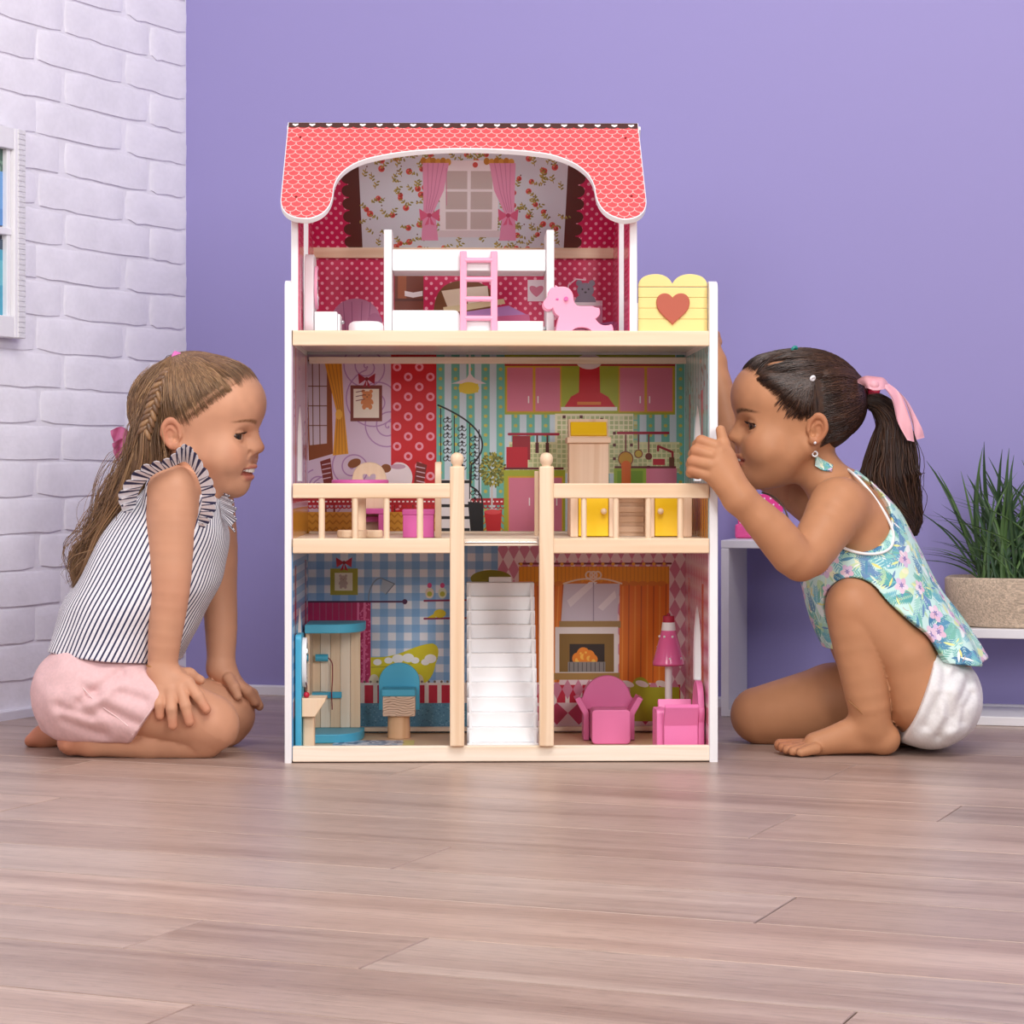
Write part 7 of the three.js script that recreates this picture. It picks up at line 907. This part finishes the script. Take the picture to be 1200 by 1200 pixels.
  const capF = scalpCap(headF, 0.004), cap = skin(capF, HEADBOX.min, HEADBOX.max, 0.0024, { color: (x, y, z) => { const d = segDist([x, y, z], part1), d2 = segDist([x, y, z], [[-0.008, 0.062, -0.064], [-0.006, 0.03, -0.069], [-0.004, 0.012, -0.07]]); return mix3(mix3(lin(dark[0]), lin(0x4a3020), noise(x * 300, y * 90, z * 200)), lin(tone.skin), Math.max(0.8 * smooth(-0.014, 0.004, x - hairline(y)), 0.85 * smooth(0.003, 0.0012, d), 0.6 * smooth(0.0028, 0.001, d2))); } }); cap.applyMatrix4(headM);
  const lw = (p) => p.applyMatrix4(headM), list = [], r = rng(61), base = V(-0.112, 0.04, 0), E1t = V(0.002, 0.105, -0.02), E2t = V(-0.012, 0.064, -0.066);
  const run = (s, e, lift, rad, bow = 0.003) => { const path = overSurface(headF.skull, s, e, 10, (f) => 0.0006 + (lift + 0.0016) * Math.min(1, f * 4) + 0.0016 * r() * Math.min(1, f * 6), bow), w = rad * (0.6 + 0.7 * r()); if (!path.some((p) => segDist([p.x, p.y, p.z], part1) < 0.0034)) list.push({ pts: path.map(lw), rad: w }); };
  const near = (v, s) => v.clone().add(V((r() - 0.5) * s, (r() - 0.5) * s, (r() - 0.5) * s));
  for (let k = 0; k < 520; k++) { const y = 0.078 + 0.02 * r(), z = -0.05 + 0.066 * r(); run(V(hairline(y) - 0.02 * r(), y, z), near(E1t, 0.008), 0.004, 0.0007); }
  for (let k = 0; k < 700; k++) { const y = 0.004 + 0.08 * r(); run(V(hairline(y) + 0.006 - 0.03 * r() * r() - (y < 0.03 ? 0 : 0), y, -0.066), near(E2t, 0.008), 0.0035, 0.0006); }
  for (let k = 0; k < 260; k++) run(near(E2t, 0.008), near(base, 0.016), 0.006, 0.001, 0.01); for (let k = 0; k < 260; k++) run(near(E1t, 0.01), near(base, 0.016), 0.005, 0.001, 0.012);
  for (let k = 0; k < 1200; k++) { const y = -0.06 + 0.13 * r(); run(V(y > 0.006 && y < 0.064 ? -0.013 - 0.03 * r() * r() : hairline(y) - 0.004 - 0.05 * r() * r(), y, (r() < 0.8 ? -1 : 1) * 0.068), near(base, 0.016), 0.0045, 0.00065); }
  for (let k = 0; k < 1000; k++) { const y = 0.066 + 0.04 * r(); run(V(hairline(y) - 0.06 * r(), y, -0.066 + 0.12 * r()), near(base, 0.016), 0.005, 0.0007); }
  for (let k = 0; k < 26; k++) { const y = 0.012 + 0.02 * r(), s = V(hairline(y) - 0.01, y + 0.02, -0.069), e = V(hairline(y) + 0.014 * r() + 0.002, y - 0.012 * r(), -0.07); list.push({ pts: overSurface(headF.skull, s, e, 8, (f) => 0.003 - 0.0015 * f).map(lw), rad: 0.0009 }); }
  const G = [[1014, 468, -0.17], [1030, 473, -0.168], [1045, 495, -0.165], [1047, 530, -0.16], [1044, 560, -0.16], [1056, 590, -0.162], [1068, 612, -0.165], [1073, 626, -0.166]].map((p) => P(...p)), HW = [0.011, 0.014, 0.021, 0.032, 0.0415, 0.03, 0.014, 0.004], HDp = [0.011, 0.014, 0.022, 0.03, 0.034, 0.027, 0.016, 0.006];
  list.push(...lock(G, HW, HDp, 2300, 71, 0.0008, 0.003, 18)); list.push(...lock(G, HW.map((w) => w * 1.4), HDp, 50, 72, 0.0005, 0.006, 20, 0.1));
  const tail = chain(0.02, G, HW.map((w) => w * 0.66));
  const hair = part(t, 'hair', toGroup(t, mergeGeometries([cap, hairGeo(t, tail, P(960, 650, -0.24), P(1120, 430, -0.08), 0.004, dark, 1)])), scalpMat);
  part(hair, 'hair_strands', toGroup(t, strands(list, tones, 6)), hairMat);
  const bead = (v, c, s) => { const p = lw(v.clone()), g = new THREE.TorusGeometry(0.0026 * s, 0.0019 * s, 10, 24).rotateY(0.5).rotateX(0.6).translate(p.x, p.y, p.z); part(hair, 'hair_elastic', toGroup(t, g), phys(c, 0.4)); };
  bead(V(0.001, 0.111, -0.022), 0x2f8f86, 1.3); bead(V(-0.0125, 0.066, -0.074), 0xf2f2f4, 1.1);
  { const p = lw(V(-0.117, 0.043, 0)), g = mergeGeometries([-0.006, -0.002, 0.002, 0.006].map((o) => new THREE.TorusGeometry(0.0125, 0.0034, 10, 30).translate(0, 0, o))).rotateY(Math.PI / 2).rotateZ(-0.25); part(hair, 'hair_tie', toGroup(t, g.translate(p.x, p.y, p.z)), std(0xb8123c, 0.8)); }
  { // satin bow with a hanging end
    const satin = phys(0xe6a9b4, 0.5, { sheen: 0.5, sheenColor: new THREE.Color(0xffe0e6) }), mk = (a, b, n = 20, wv) => toGroup(t, sheet(a.map((p) => P(...p)), b.map((p) => P(...p)), n, 5, 0.0018, wv)), wv = (u, v) => V(0, 0.0015 * Math.sin(u * 8), 0.003 * Math.sin(u * 7 + v * 3));
    part(hair, 'bow_loop', mk([[1002, 447, -0.14], [1016, 441, -0.125], [1032, 441, -0.13], [1039, 449, -0.15]], [[1014, 452, -0.135], [1021, 457, -0.118], [1032, 456, -0.125], [1041, 457, -0.15]], 24, wv), satin); part(hair, 'bow_loop', mk([[1002, 447, -0.14], [1008, 452, -0.15], [1018, 456, -0.15]], [[1004, 445, -0.16], [1012, 446, -0.17], [1022, 452, -0.165]], 16, wv), satin);
    part(hair, 'bow_tail', mk([[1034, 452, -0.135], [1046, 470, -0.125], [1053, 495, -0.122], [1063, 517, -0.125]], [[1041, 450, -0.14], [1056, 464, -0.13], [1066, 490, -0.125], [1071, 519, -0.127]], 24, wv), satin); part(hair, 'bow_tail', mk([[1044, 453, -0.155], [1060, 470, -0.15], [1070, 495, -0.148], [1072, 517, -0.148]], [[1046, 454, -0.165], [1064, 472, -0.16], [1078, 498, -0.158], [1083, 514, -0.158]], 24, wv), satin);
    part(hair, 'bow_knot', toGroup(t, new THREE.SphereGeometry(1, 18, 14).scale(0.008, 0.0075, 0.006).translate(...P(1024, 451, -0.125).toArray())), satin);
  }
}
renderer.render(scene, camera);
